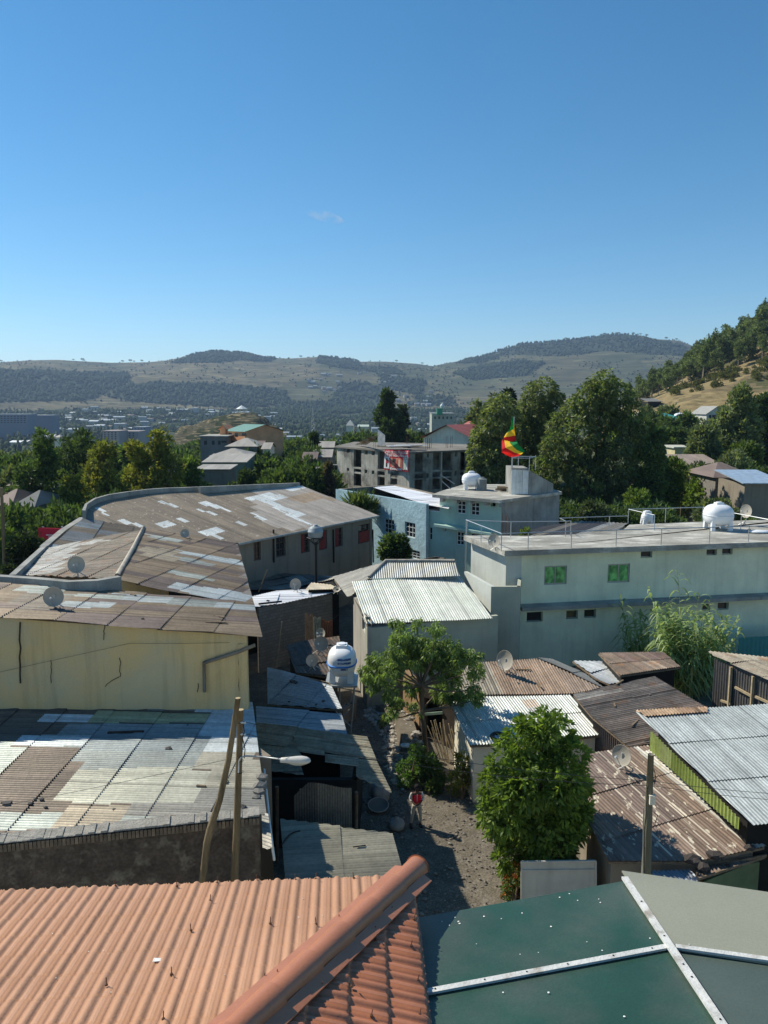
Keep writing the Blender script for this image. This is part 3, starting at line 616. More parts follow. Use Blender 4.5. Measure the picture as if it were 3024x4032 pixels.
# ---------------------------------------------------------------- far town
def far_town():
    g = random.Random(21); rfm = [M('far_roof_'+k, c, rough=.5, metal=.3, ns=.3, na=.2, bump=0) for k, c in (('pale', (.44, .48, .5)), ('grey', (.38, .4, .4)), ('rust', (.2, .15, .12)))]
    wlm = [M('far_wall_'+k, c, rough=.9, bump=0, ns=.3) for k, c in (('white', (.38, .37, .33)), ('ochre', (.35, .3, .22)))]
    def house(L, W, H, rh, rm, wm):
        t = thing('house', '', 'house', (0, 0, -300), 'small houses of the far town'); m = MB(); m.box((0, 0, H/2-1), (L, W, H+2)); m.face([(-L/2, -W/2, H), (-L/2, W/2, H), (-L/2, 0, H+rh)]); m.face([(L/2, W/2, H), (L/2, -W/2, H), (L/2, 0, H+rh)])
        m.build('wall', wm, t, world=False); m = MB(); l = L/2+.4; w2 = W/2+.4
        m.hexa([(-l, -w2, H-.1), (l, -w2, H-.1), (l, 0, H+rh), (-l, 0, H+rh)], [(-l, -w2, H+.05), (l, -w2, H+.05), (l, 0, H+rh+.15), (-l, 0, H+rh+.15)])
        m.hexa([(-l, 0, H+rh), (l, 0, H+rh), (l, w2, H-.1), (-l, w2, H-.1)], [(-l, 0, H+rh+.15), (l, 0, H+rh+.15), (l, w2, H+.05), (-l, w2, H+.05)])
        m.build('roof', rm, t, world=False); return t
    kinds = [(house(14, 9, 3.5, 1.6, rfm[0], wlm[0]), 'tiny house with a pale metal roof in the far town'), (house(10, 8, 3.2, 1.5, rfm[1], wlm[1]), 'tiny house with a grey metal roof in the far town'), (house(18, 9, 4, 1.4, rfm[0], wlm[1]), 'long pale-roofed building in the far town'), (house(10, 8, 3.2, 1.5, rfm[2], wlm[0]), 'tiny house with a rusty roof in the far town'), (house(14, 11, 9, .6, rfm[0], wlm[0]), 'small pale block of several storeys in the far town')]
    used = set(); n = 0; spots = []
    def put(r, U, kk=None):
        nonlocal n
        a = math.atan((U-1512)/F); x, y = r*math.sin(a), r*math.cos(a); z = gz(x, y)
        for (px, py) in spots:
            if abs(px-x) < 14 and abs(py-y) < 14: return
        spots.append((x, y)); k = kk if kk is not None else g.choice([0, 0, 1, 1, 1, 2, 3, 3, 4]); t, l = kinds[k]
        if k in used: t = copy_tree(t)
        used.add(k); t.location = (x, y, z+(3 if r > 900 else 1)); t.rotation_euler.z = g.uniform(-.6, .6); s = g.uniform(.8, 1.25)*(1.25 if r > 900 else 1); t.scale = (s, s, s); t['label'] = l; n += 1
    def patch(n_, U0, U1, r0, r1):
        for i in range(n_): put(g.uniform(r0, r1), g.uniform(U0, U1))
    patch(85, 250, 900, 1500, 2450); patch(25, 880, 1150, 1500, 2300); patch(20, -200, 260, 900, 1800); patch(25, 560, 900, 700, 1300); patch(30, 1050, 1500, 550, 1400); patch(14, 1215, 1345, 2950, 3100); patch(10, 1550, 1700, 2650, 2900); patch(16, 1580, 1720, 1000, 2200); patch(14, 0, 130, 250, 420); patch(12, 300, 900, 300, 700); patch(10, 1250, 1560, 3100, 3500)
far_town()

def filler():
    g = random.Random(88); protos = []
    for k, (h, w_, cols, lab) in enumerate([(10, 4, DKG, 'rounded dark green tree in the green belt beyond the roofs'), (10, 3.2, EU, 'olive eucalyptus in the green belt beyond the roofs'), (10, 4.4, BRG, 'bright green bushy tree in the green belt beyond the roofs'), (10, 2.4, DKG, 'slim dark green tree in the green belt beyond the roofs'), (10, 4.2, EU, 'broad olive tree in the green belt beyond the roofs')]):
        bl = []
        for i in range(16):
            d = Vector((g.gauss(0, 1), g.gauss(0, 1), g.gauss(0, 1))).normalized(); q = g.uniform(.3, .65); s = w_*g.uniform(.32, .5); bl.append((d.x*w_*q, d.y*w_*q, h*.54+d.z*h*.42*q*1.1, s, s, s*1.15))
        V, Fq, C = leaves(bl, 3600, .75, cols, 70+k); t = thing('tree', lab, 'tree', (0, 0, -400), 'trees of the green belt beyond the roofs'); ANC[t.name] = Vector((0, 0, 0)); npmesh('crown', V, Fq, C, leaff, t); m = MB(); m.tube([(0, 0, -2), (0, 0, h*.6)], .22, 6); limbs(m, (0, 0, h*.3), [q[:3] for q in bl[:5]], .14, n=5); m.build('trunk', bark, t, world=False); protos.append(t)
    used = set()
    def scat(n, U0, U1, r0, r1, V0, V1, ks, hmax=20, hmin=3):
        for i in range(n):
            U = U0+(U1-U0)*(i+g.random())/n; r = g.uniform(r0, r1); a = math.atan((U-1512)/F); x, y = r*math.sin(a), r*math.cos(a); zb = gz(x, y); h = max(hmin, min(hmax, PY(U, g.uniform(V0, V1), y).z-zb)); k = g.choice(ks)
            o = protos[k] if k not in used else copy_tree(protos[k]); used.add(k); s = h/10; w_ = min(s, g.uniform(.75, 1.3)*max(.75, s*.8)); o.location = (x, y, zb); o.scale = (w_, w_, s); o.rotation_euler = (0, 0, g.random()*6.3)
    scat(34, -60, 760, 140, 200, 1745, 1810, [0, 1, 4, 0]); scat(26, -60, 790, 210, 330, 1740, 1790, [0, 1, 2]); scat(20, 740, 1330, 230, 420, 1690, 1760, [0, 0, 3, 2])
    scat(26, 1005, 1330, 130, 230, 1730, 1830, [0, 0, 2, 3]); scat(12, 1060, 1320, 100, 118, 1800, 1880, [0, 2]); scat(18, 1380, 1640, 200, 380, 1655, 1715, [0, 1, 3]); scat(12, 1900, 2110, 125, 190, 1570, 1660, [1, 4, 0])
    scat(16, 2080, 2640, 74, 84, 1930, 1990, [0, 0, 2], 7); scat(24, 2440, 3060, 180, 300, 1600, 1690, [0, 4, 1, 2], 14); scat(14, 2560, 3060, 110, 160, 1760, 1850, [0, 2, 4], 9); scat(16, -60, 330, 66, 92, 1950, 2060, [0, 0, 2], 9); scat(14, 330, 790, 86, 120, 1880, 1930, [0, 1], 9); scat(10, 0, 420, 100, 130, 1800, 1880, [0, 0, 4], 12); scat(16, 680, 1120, 330, 460, 1672, 1740, [0, 2, 3], 12)
filler()
# ================================================================ BUILDINGS
plaster = lambda n, c, **k: M(n, c, rough=.93, ns=.5, na=.18, bump=.3, bs=16, fine=.08, streak=k.pop('streak', .25), spec=.15, **k)
yel = plaster('yellow_plaster', (.78, .57, .27), streak=.3, col2=(.55, .46, .28), ms=.5, mt=.5, mw=.12)
teal = plaster('teal_plaster', (.4, .56, .48), streak=.2); pale = plaster('pale_green_plaster', (.76, .78, .58), streak=.18); palew = plaster('pale_white_plaster', (.55, .58, .53), streak=.15)
blu = M('rough_blue_render', (.35, .5, .55), rough=.95, ns=.9, na=.2, bump=1., bs=3.2, fine=.1, spec=.1)
greyp = plaster('grey_plaster', (.26, .225, .175), streak=.4); tealg = plaster('grey_green_plaster', (.43, .44, .35), streak=.2); cream = plaster('cream_plaster', (.75, .7, .56))
brickd = M('dark_stone_wall', (.1, .08, .065), rough=.97, ns=1.6, na=.5, bump=.9, bs=7, fine=.3, col2=(.17, .15, .12), ms=2.4, mt=.6, mw=.05)
copem = M('wall_coping', (.3, .285, .25), rough=.95, ns=3, na=.3, bump=.6, bs=14, fine=.2)
def brick_mat(name, c1, c2, mort, sc=1., bw=.4, bh=.2):
    m = bpy.data.materials.new(name); m.use_nodes = True; t = m.node_tree; b = t.nodes['Principled BSDF']; b.inputs['Roughness'].default_value = .95
    tc = t.nodes.new('ShaderNodeTexCoord'); sep = t.nodes.new('ShaderNodeSeparateXYZ'); t.links.new(tc.outputs['Object'], sep.inputs[0]); ad = t.nodes.new('ShaderNodeMath'); ad.operation = 'ADD'; t.links.new(sep.outputs[0], ad.inputs[0]); t.links.new(sep.outputs[1], ad.inputs[1])
    cb = t.nodes.new('ShaderNodeCombineXYZ'); t.links.new(ad.outputs[0], cb.inputs[0]); t.links.new(sep.outputs[2], cb.inputs[1])
    br = t.nodes.new('ShaderNodeTexBrick'); br.inputs['Color1'].default_value = (*c1, 1); br.inputs['Color2'].default_value = (*c2, 1); br.inputs['Mortar'].default_value = (*mort, 1); br.inputs['Scale'].default_value = sc; br.inputs['Brick Width'].default_value = bw; br.inputs['Row Height'].default_value = bh; br.inputs['Mortar Size'].default_value = .012
    t.links.new(cb.outputs[0], br.inputs[0]); t.links.new(br.outputs[0], b.inputs['Base Color']); bp = t.nodes.new('ShaderNodeBump'); bp.inputs['Strength'].default_value = .5; bp.inputs['Distance'].default_value = .02; t.links.new(br.outputs['Fac'], bp.inputs['Height']); bp.invert = True; t.links.new(bp.outputs[0], b.inputs['Normal']); return m
block = brick_mat('concrete_block', (.24, .22, .19), (.18, .165, .145), (.13, .12, .1))
def planepx(p0, p1, p2, pxs):
    n = (p1-p0).cross(p2-p0).normalized(); return [PLN(u, v, p0, n) for u, v in pxs], n
def cent(ps, z=0): return (sum(p[0] for p in ps)/len(ps), sum(p[1] for p in ps)/len(ps), z)
def inset2(poly, d):
    c = cent(poly); out = []
    for p in poly:
        v = Vector((p[0]-c[0], p[1]-c[1], 0)); L = v.length; v = v*(max(0, L-d)/L); out.append((c[0]+v.x, c[1]+v.y))
    return out
def plz(poly3):
    o = Vector(poly3[0]); n = Vector((0, 0, 0))
    for i in range(len(poly3)): n += (Vector(poly3[i])-o).cross(Vector(poly3[(i+1) % len(poly3)])-o)
    return lambda x, y: o.z-((x-o.x)*n.x+(y-o.y)*n.y)/n.z
def shed(label, poly3, run, pal, wm, z0=-.1, inset=.25, name='shed', cat='shed', gap=.06, kw=None, group=None, beams=True):
    t = thing(name, label, cat, cent(poly3), group)
    f = plz(poly3); ip2 = inset2(poly3, inset); m = MB(); m.prism(ip2, z0, lambda p: f(p[0], p[1])-gap-.04)
    m.build('wall', wm, t); corr(poly3, run, pal, parent=t, name='roof', **(kw or {}))
    if beams:
        m = MB(); n = len(poly3)
        for i in range(n):
            a = Vector(poly3[i]); b = Vector(poly3[(i+1) % n]); c = Vector(cent(poly3)); a2 = a.lerp(Vector((c.x, c.y, a.z)), .02); b2 = b.lerp(Vector((c.x, c.y, b.z)), .02); m.beam(a2-Vector((0, 0, .07)), b2-Vector((0, 0, .07)), .05, .08)
        m.build('roof_beam', wood, t)
    return t
# ---------------------------------------------------------------- A: patchwork roof, foreground left
A0, A1, A2 = PZ(1073, 3345, 4.5), PZ(992, 2738, 5.2), PZ(-500, 2680, 5.35)
(Ap, An) = planepx(A0, A1, A2, [(-500, 2676), (992, 2738), (1005, 2845), (1056, 3205), (-520, 3358)])
k_ = .6028
def za(pts, ox=0, oy=2700, s=k_, P=(A0, None)): return [PLN(ox+x*s, oy+y*s, A0, An) for x, y in pts]
pat = [(za(q), c) for q, c in [
 ([(-400, 0), (620, 0), (620, 165), (-400, 165)], DK), ([(-400, 165), (250, 165), (140, 360), (-400, 360)], (.15, .12, .09)),  # first patch: shade at the far left of the roof, painted as dark sheets
 ([(390, 250), (1325, 255), (1320, 440), (1312, 765), (400, 780), (500, 480)], (.25, .275, .26)), ([(575, 250), (1325, 255), (1325, 430), (520, 430)], (.25, .285, .285)), ([(470, 560), (1318, 520), (1312, 765), (400, 780)], (.43, .43, .35)),
 ([(250, 188), (610, 190), (598, 240), (220, 240)], NW), ([(150, 325), (555, 325), (535, 402), (135, 402)], NW), ([(-400, 365), (135, 365), (75, 530), (0, 625), (-400, 625)], LG),
 ([(615, 165), (1355, 185), (1355, 245), (600, 245)], YG), ([(1325, 110), (1750, 110), (1750, 435), (1325, 435)], NW), ([(670, 45), (1000, 50), (990, 150), (630, 155)], (.5, .56, .62)), ([(1000, 50), (1325, 50), (1325, 165), (995, 165)], GY),  # bluish patch: bright sheet tinted for the shade it lies in
 ([(-400, 832), (385, 832), (340, 945), (-400, 945)], LG), ([(400, 787), (865, 787), (835, 925), (340, 950)], TN), ([(870, 770), (1315, 765), (1310, 855), (850, 855)], GY), ([(850, 858), (1310, 858), (1310, 900), (835, 925)], LG),
 ([(1320, 680), (1760, 665), (1900, 1100), (1310, 1000)], GY), ([(1325, 437), (1700, 437), (1720, 670), (1320, 680)], (.36, .34, .27)), ([(340, 945), (835, 925), (835, 1000), (300, 1000)], OL)]]
tA = thing('patchwork_house', 'low house with a patchwork roof of brown, grey and bright sheets behind the dark wall', 'house', cent(Ap))

corr(Ap, PLN(992, 2800, A0, An)-PLN(200, 2770, A0, An), [(.125, .1, .075), (.14, .11, .085), (.115, .09, .07)], pitch=.12, amp=.02, sw=.8, sl=1.9, patches=pat, parent=tA, name='roof', mat=sheet, wob=.014)
As = [PLN(u, v, A0, An) for u, v in [(1030, 3195), (1056, 3205), (1073, 3345), (1034, 3345)]]; corr(As, As[1]-As[0], [GY, (.28, .26, .22)], pitch=.12, amp=.02, parent=tA, name='roof_edge')
m = MB(); f = plz(Ap); q = [(p[0], p[1]+(3.2 if i > 2 else -.4)) for i, p in enumerate(inset2(Ap, .5))]; m.prism(q, -.1, lambda p: f(p[0], p[1])-.12); m.build('wall', greyp, tA)
# stones and scrap on the patchwork roof
def onplane(U, V, p0, n, up=0): return PLN(U, V, p0, n)+Vector((0, 0, up))
def rocks(pxs, p0, n, label, group, r=.09, col=(.12, .11, .1)):
    k = 0
    for (u, v, s) in pxs:
        c = onplane(u, v, p0, n, .03); m = MB(); m.rock((0, 0, 0), r*s, jit(col)); o = m.build('roof_stone', stone, world=False); o.location = c; tag(o, label, 'stone', group)
rocks([(26, 3167, 1.6), (135, 3148, .7), (165, 3150, .9), (118, 3168, .8), (180, 3182, .7), (448, 3190, .6), (742, 2857, .7), (664, 2952, 1.4), (893, 3082, 1.0), (935, 3135, 1.1), (948, 3184, 1.6), (627, 3226, .5)], A0, An, 'loose dark stone weighing down the patchwork roof', 'stones on the patchwork roof')
rocks([(1030, 3065, 2.4), (1022, 3098, 2.6), (1018, 3122, 2.2), (1010, 3145, 1.5)], A0, An, 'flat grey stone on the right edge of the patchwork roof', 'flat stones along the patchwork roof edge', col=(.2, .19, .17))
m = MB(); a = onplane(424, 2890, A0, An, .05); b = onplane(566, 2885, A0, An, .05); m.beam(a, b, .1, .05); o = m.build('plank', black); tag(o, 'thin black board lying on the grey sheets of the patchwork roof', 'board')
m = MB(); a = onplane(774, 3097, A0, An, .04); b = onplane(810, 3100, A0, An, .04); m.beam(a, b, .07, .04); o = m.build('plank', wood); tag(o, 'short stick on the patchwork roof left of the wooden poles', 'stick')
# ---------------------------------------------------------------- dark stone wall with coping in front
wa = PZ(-500, 3372, 4.95); wb = PZ(1022, 3212, 4.95)
t = thing('stone_wall', 'dark stained stone wall with a pale brick coping behind the terracotta roof', 'wall', (wa.x*.5+wb.x*.5, wa.y*.5+wb.y*.5, 0))
m = MB(); wall(m, wa, wb, -.1, 4.78, .35); m.build('wall', brickd, t)
m = MB(); d = (wb-wa).normalized(); nn = Vector((d.y, -d.x, 0)); L = (wb-wa).length; i = 0; s = 0
while s < L:
    a = wa+d*s; m.beam(a+nn*.05+Vector((0, 0, -.14)), a-nn*.36+Vector((0, 0, -.14)), .085, .2+random.uniform(-.02, .02), jit((.2, .16, .12), .3)); s += .105
m.build('brick_course', stone, t)
m = MB(); n_ = 60
for i in range(n_):
    a = wa+d*(L*i/n_); b = wa+d*(L*(i+1)/n_); z = .03+random.uniform(-.02, .025); m.hexa([a+nn*.04, b+nn*.04, b-nn*.4, a-nn*.4], [a+nn*.02+Vector((0, 0, z)), b+nn*.02+Vector((0, 0, z)), b-nn*.38+Vector((0, 0, z+.04)), a-nn*.38+Vector((0, 0, z+.04))])
m.build('coping', copem, t)
# ---------------------------------------------------------------- B: yellow house
B0 = PY(1033, 2508, 27.3); yB = 27.6; e1 = B0; e0 = PY(-500, 2395, 27.3); rf = PZ(935, 2140, 7.9)
bR = Vector((PLV(997, 2370, e1, rf).x, PLV(997, 2370, e1, rf).y, PLV(997, 2370, e1, rf).z))
tB = thing('yellow_house', 'long yellow plastered house with patched brown corrugated roof and a cracked front wall', 'house', (-10, 34, 0))
wa = Vector((e0.x, yB, 0)); wb = Vector((PY(972, 2600, yB).x, yB, 0)); m = MB(); wall(m, wa, wb, -.1, (e0.z-.1, e1.z-.05), .3); wall(m, wb, (rf.x-.9, rf.y, 0), -.1, (e1.z-.35, rf.z-.9), .3); m.build('wall', yel, tB)
nB = (e1-e0).cross(Vector((rf-e1))).normalized(); Bp = [PLN(u, v, e0, nB) for u, v in [(-500, 2393), (1033, 2508), (997, 2370), (640, 2342), (450, 2325), (-500, 2262)]]
def zb(pts, oy, ox=0): return [PLN(ox+x*k_, oy+y*k_, e0, nB) for x, y in pts]
patB = [(zb(q, 2200), c) for q, c in [([(200, 180), (475, 185), (440, 240), (120, 240), (130, 200)], LG), ([(105, 250), (440, 280), (430, 300), (80, 300)], (.4, .36, .3)), ([(445, 235), (770, 240), (765, 265), (440, 252)], LG), ([(410, 280), (775, 290), (755, 330), (390, 318)], (.42, .47, .47)), ([(780, 232), (1095, 255), (1080, 300), (775, 270)], (.42, .47, .47)), ([(1090, 258), (1390, 280), (1385, 325), (1085, 300)], GA), ([(1390, 282), (1670, 312), (1670, 342), (1385, 325)], (.4, .45, .45)), ([(150, 230), (440, 240), (380, 330), (60, 340)], (.24, .21, .17))]]
corr(Bp, PLN(900, 2440, e0, nB)-PLN(300, 2400, e0, nB), [BR, BR2, (.19, .15, .13)], sw=.8, sl=1.9, pitch=.17, amp=.026, patches=patB, parent=tB, name='roof_strip', wob=.02)
rn = PY(462, 2270, 34.5); rfar = PZ(566, 2081, 8.9)
nB2 = (rn-rfar).cross(rf-rfar).normalized(); P2 = lambda u, v: PLN(u, v, rfar, nB2)
B2p = [P2(u, v) for u, v in [(462, 2280), (660, 2318), (985, 2376), (1033, 2508-30), (935, 2141), (566, 2082)]]
B2p = [P2(u, v) for u, v in [(470, 2285), (1003, 2392), (935, 2141), (566, 2082)]]
def z4(pts): return [P2(x*k_, 1700+y*k_) for x, y in pts]
patB2 = [(z4(q), c) for q, c in [([(960, 670), (1165, 705), (1160, 728), (955, 690)], LG), ([(1160, 775), (1590, 850), (1585, 880), (1155, 800)], (.42, .47, .47)), ([(1150, 815), (1375, 855), (1370, 880), (1145, 840)], GA), ([(1115, 905), (1370, 950), (1365, 980), (1110, 930)], LG), ([(1095, 985), (1370, 1020), (1375, 1100), (1080, 1010)], (.45, .5, .5)), ([(930, 750), (1150, 780), (1145, 850), (905, 810)], TN), ([(1370, 1020), (1640, 1060), (1620, 1130), (1370, 1100)], (.42, .47, .48)), ([(1570, 770), (1640, 790), (1700, 1100), (1620, 1100)], (.3, .27, .24))]]
corr(B2p, P2(900, 2200)-P2(600, 2140), [BR, BR2, (.15, .12, .105)], sw=.8, sl=1.9, pitch=.19, amp=.03, patches=patB2, parent=tB, name='right_slope', wob=.025)
bl = PZ(84, 2264, 8.15); nB3 = (rn-rfar).cross(bl-rfar).normalized(); P3 = lambda u, v: PLN(u, v, rfar, nB3)
B3p = [P3(u, v) for u, v in [(566, 2082), (466, 2275), (300, 2275), (84, 2264), (187, 2149), (416, 2116)]]; B3p = [P3(u, v) for u, v in [(566, 2080), (466, 2278), (84, 2266), (187, 2147), (420, 2110)]]
z3 = lambda pts: [P3(x*k_, 1700+y*k_) for x, y in pts]
corr(B3p, P3(500, 2180)-P3(200, 2200), [(.17, .145, .115), (.19, .165, .13), (.16, .135, .11)], sw=.8, sl=1.9, pitch=.15, amp=.024, parent=tB, name='left_slope', mat=rusty, wob=.02, patches=[(z3([(320, 740), (540, 715), (480, 790), (350, 930), (120, 945)]), (.36, .36, .34)), (z3([(510, 730), (700, 695), (690, 715), (510, 750)]), (.4, .4, .37))])
m = MB(); m.tube([rn+Vector((0, 0, .04)), rn.lerp(rfar, .5)+Vector((.05, 0, .06)), rfar+Vector((0, 0, .04))], .12, 8); m.build('ridge_cap', M('ridge_sheet', (.36, .32, .26), rough=.6, metal=.2, ns=3, na=.3), tB, smooth=True)
m = MB(); a = PLV(425, 2318, (rn.x-3, rn.y+.1), (rn.x+6, rn.y+.1)); b = PLV(660, 2330, (rn.x-3, rn.y+.1), (rn.x+6, rn.y+.1)); m.hexa([(a.x, rn.y+.1, 6), (b.x, rn.y+.1, 6), (b.x, rn.y+.3, 6), (a.x, rn.y+.3, 6)], [(a.x, rn.y+.1, rn.z-.12), (b.x, rn.y+.1, b.z+.35), (b.x, rn.y+.3, b.z+.35), (a.x, rn.y+.3, rn.z-.12)]); m.build('gable_wall', yel, tB)
# drain pipe on the yellow wall
m = MB(); yy = yB-.08; m.tube([PY(1004, 2540, yy), PY(935, 2568, yy), PY(803, 2610, yy)], .07, 8); m.tube([PY(803, 2608, yy), PY(805, 2725, yy)], .06, 8); m.build('drain_pipe', greyp, tB, smooth=True)
m = MB(); yy = yB-.02
for u, v0, v1 in [(79, 2450, 2690), (200, 2600, 2690), (473, 2590, 2665), (410, 2460, 2520), (940, 2590, 2720), (780, 2690, 2725)]:
    pts = [PY(u+random.uniform(-3, 3), v0+(v1-v0)*i/7, yy) for i in range(8)]; m.tube(pts, .012 if u != 79 else .03, 4)
m.tube([PY(470, 2665, yy), PY(440, 2680, yy), (PY(420, 2695, yy)), PY(415, 2703, yy)], .012, 4); m.build('crack', M('crack_black', (.05, .045, .03), rough=1, bump=0), tB)
# boundary parapets (left)
def parapet(pxs, zs, h, th, mat, label, name='parapet_wall', cat='wall', down=1.5):
    t = thing(name, label, cat, (0, 0, 0)); m = MB(); P = [PZ(u, v, z) for (u, v), z in zip(pxs, zs)]; t.location = (0, 0, 0); n = len(P)
    offs = []
    for i in range(n):
        d = (P[min(i+1, n-1)]-P[max(i-1, 0)]); offs.append(Vector((-d.y, d.x, 0)).normalized()*th)
    for i in range(n-1):
        a, b = P[i], P[i+1]; a2, b2 = a+offs[i], b+offs[i+1]; dn = Vector((0, 0, down+h))
        m.hexa([a-dn, b-dn, b2-dn, a2-dn], [a, b, b2, a2])
    m.build('wall', mat, t); return t
parapet([(-300, 2245), (0, 2262), (150, 2272), (280, 2284), (380, 2280), (462, 2266)], [9.0]*6, .5, -.35, concrete, 'wavy grey concrete parapet across the yellow house roof, under its satellite dish')
parapet([(62, 2262), (187, 2147)], [8.5, 8.4], .5, .3, concrete, 'thin grey parapet left of the pale roof slope, lower end of the roof edge')
parapet([(187, 2150), (262, 2085), (338, 2036)], [8.3, 8.3, 8.3], .5, .45, concrete, 'wide grey parapet between the red billboard and the patched roof')
# strip roof between
E1 = PZ(1492, 2030, 7.1); E2 = PZ(940, 2140, 7.1); R1 = PZ(1180, 1913, 9.3)
nC = (E1-E2).cross(R1-E2).normalized(); PC = lambda u, v: PLN(u, v, E2, nC)
B4 = [PZ(u, v, 8.05) for u, v in [(330, 2040), (640, 2090), (566, 2100), (425, 2135), (175, 2170)]]
pa_, pb_, pc_ = PC(330, 2046), PC(640, 2092), PZ(175, 2170, 8.0); B4, _n = planepx(pa_, pb_, pc_, [(328, 2040), (640, 2092), (566, 2104), (425, 2140), (175, 2172)])
t = thing('strip_roof_house', 'narrow patched grey and brown roof strip squeezed between grey parapet and curved-roof hall', 'house', cent(B4)); corr(B4, B4[1]-B4[0], [(.27, .27, .26), BR2, (.32, .35, .35), (.36, .4, .4)], parent=t, name='roof', pitch=.12, sw=.8)
m = MB(); m.prism(inset2(B4, .4), 0, 7.7); m.build('wall', greyp, t)
# ---------------------------------------------------------------- C: hall with curved parapet
Cp = [PC(u, v) for u, v in [(1492, 2030), (940, 2140), (330, 2046), (345, 2005), (400, 1978), (520, 1953), (690, 1938), (790, 1933), (1180, 1910)]]
tC = thing('curved_hall', 'big grey hall with a wide brown patched roof, curved parapet and red-shuttered windows', 'building', cent(Cp))
zc = lambda pts, ox=0, oy=1700: [PC(ox+x*k_, oy+y*k_) for x, y in pts]
BC = (.26, .21, .15); SP_ = (.42, .36, .3)
patC = [(zc(q), (.68, .71, .68)) for q in [[(1010, 450), (1060, 452), (1170, 490), (1100, 485)], [(1320, 450), (1420, 480), (1510, 520), (1430, 508), (1270, 462)], [(1310, 510), (1440, 540), (1410, 548), (1300, 515)], [(790, 575), (930, 605), (890, 615), (775, 590)], [(1060, 580), (1180, 612), (1100, 635), (985, 600)], [(1140, 558), (1270, 590), (1230, 600), (1120, 568)], [(1400, 625), (1525, 655), (1410, 692), (1285, 660)], [(1530, 582), (1650, 612), (1620, 620), (1500, 588)], [(650, 505), (740, 520), (690, 545), (630, 530)]]]+[(zc(q, 1000), (.68, .71, .68)) for q in [[(0, 415), (100, 400), (255, 430), (60, 450), (0, 450)], [(105, 487), (180, 480), (265, 515), (180, 525)], [(60, 445), (130, 455), (180, 480), (110, 480), (40, 455)], [(180, 527), (265, 515), (370, 545), (250, 565)], [(250, 565), (300, 570), (360, 598), (330, 602)], [(0, 533), (110, 585), (60, 580), (0, 560)], [(280, 355), (320, 350), (360, 375), (330, 385)], [(-60, 425), (0, 415), (0, 450), (-60, 440)], [(215, 375), (290, 368), (330, 385), (250, 395)]]]
patC = [(zc([(-400, 300), (900, 300), (1600, 380), (1640, 700), (-400, 700)]), BC), (zc([(0, 300), (860, 300), (860, 640), (170, 640), (0, 560)], 1000), (.42, .37, .31)), (zc([(170, 425), (360, 385), (520, 440), (330, 470)], 1000), (.4, .3, .2))]+patC
rusty2 = M('speckled_brown_sheet', attr=True, rough=.6, metal=.2, ns=1, na=.2, bump=.1, bs=5, fine=.12, col2=(.45, .38, .3), ms=3.2, mt=.64, mw=.012, spec=.4)
corr(Cp, R1-E1*1.0+Vector((0, 0, 0)) if False else (PC(1180, 1913)-PC(1492, 2030)), [BC], pitch=.2, amp=.012, sw=1.6, sl=2.4, parent=tC, name='roof', patches=patC, mat=rusty2, jt=.08, lap=.03)
wE1 = Vector((E1.x, E1.y, 0)); wE2 = Vector((E2.x, E2.y, 0)); dC = (wE1-wE2).normalized(); inn = Vector((-dC.y, dC.x, 0)); ca, cb = wE2+inn*.5, wE1+inn*.5-dC*.3
zz = lambda x, y, ox=1000: (ox+x*k_, 1700+y*k_)
opsC = []; wl = [((-2, 705), (45, 840)), ((145, 682), (207, 815)), ((307, 665), (363, 790)), ((425, 645), (478, 770)), ((530, 628), (580, 750)), ((682, 604), (757, 725))]
for (x0, y0), (x1, y1) in wl:
    U0, V0 = zz(x0, y0); U1, V1 = zz(x1, y1); opsC.append(oppx(ca, cb, U0, V0, U1, V1))
m = MB(); wall(m, ca, cb, -.1, 7.0, .35, opsC); b1, b2 = PC(790, 1945), PC(1180, 1920)
m.prism([(ca.x+.4*inn.x, ca.y+.4*inn.y), (cb.x+.4*inn.x-.0, cb.y+.4*inn.y), (b2.x, b2.y), (b1.x, b1.y)], -1, 6.5) if False else None
wall(m, cb, (b2.x, b2.y, 0), -.1, (7.0, b2.z-.1), .35); m.build('wall', greyp, tC); dark_room(tC, ca, cb, 0, 6.6, 3)
redM = M('red_shutter', (.22, .03, .025), rough=.7, ns=3, na=.2, bump=0); brf = M('brown_frame', (.1, .06, .04), rough=.8, bump=0, na=.2)
for i, o_ in enumerate(opsC):
    window(tC, ca, cb, o_, fm=brf, gm=glass, cols=2, rows=3, inset=.15, fw=.08)
    if i > 1:
        s0, s1, z0, z1 = o_; m = MB(); h = .5 if i != 5 else .42
        sa, sb = (s0+.1, s0+(s1-s0)*.45) if i == 2 else ((s0+(s1-s0)*.1, s1-.08) if i in (3, 5) else (s0+.06, s0+(s1-s0)*.5)); za_, zb_ = (z0+.05, z0+(z1-z0)*(.62 if i == 5 else .95))
        def PP(s, z, t_): q = Vector((ca.x, ca.y, 0))+dC*s+Vector((-dC.y, dC.x, 0))*t_; return (q.x, q.y, z)
        m.hexa([PP(sa, za_, .04), PP(sb, za_, .04), PP(sb, za_, .09), PP(sa, za_, .09)], [PP(sa, zb_, .04), PP(sb, zb_, .04), PP(sb, zb_, .09), PP(sa, zb_, .09)]); m.build('red_shutter', redM, tC)
m = MB()
for U in (1077, 1313, 1468): a = PLV(U, 2085, ca-inn*.08, cb-inn*.08); b = PLV(U+2, 2215, ca-inn*.08, cb-inn*.08); m.tube([a, b], .07, 6)
m.build('rain_pipe', black, tC)
m = MB(); m.tube([E2+Vector((0, 0, -.06)), E1+Vector((0, 0, -.06))], .09, 6); m.build('gutter', M('gutter_zinc', (.4, .4, .36), rough=.6, metal=.3, na=.3), tC)
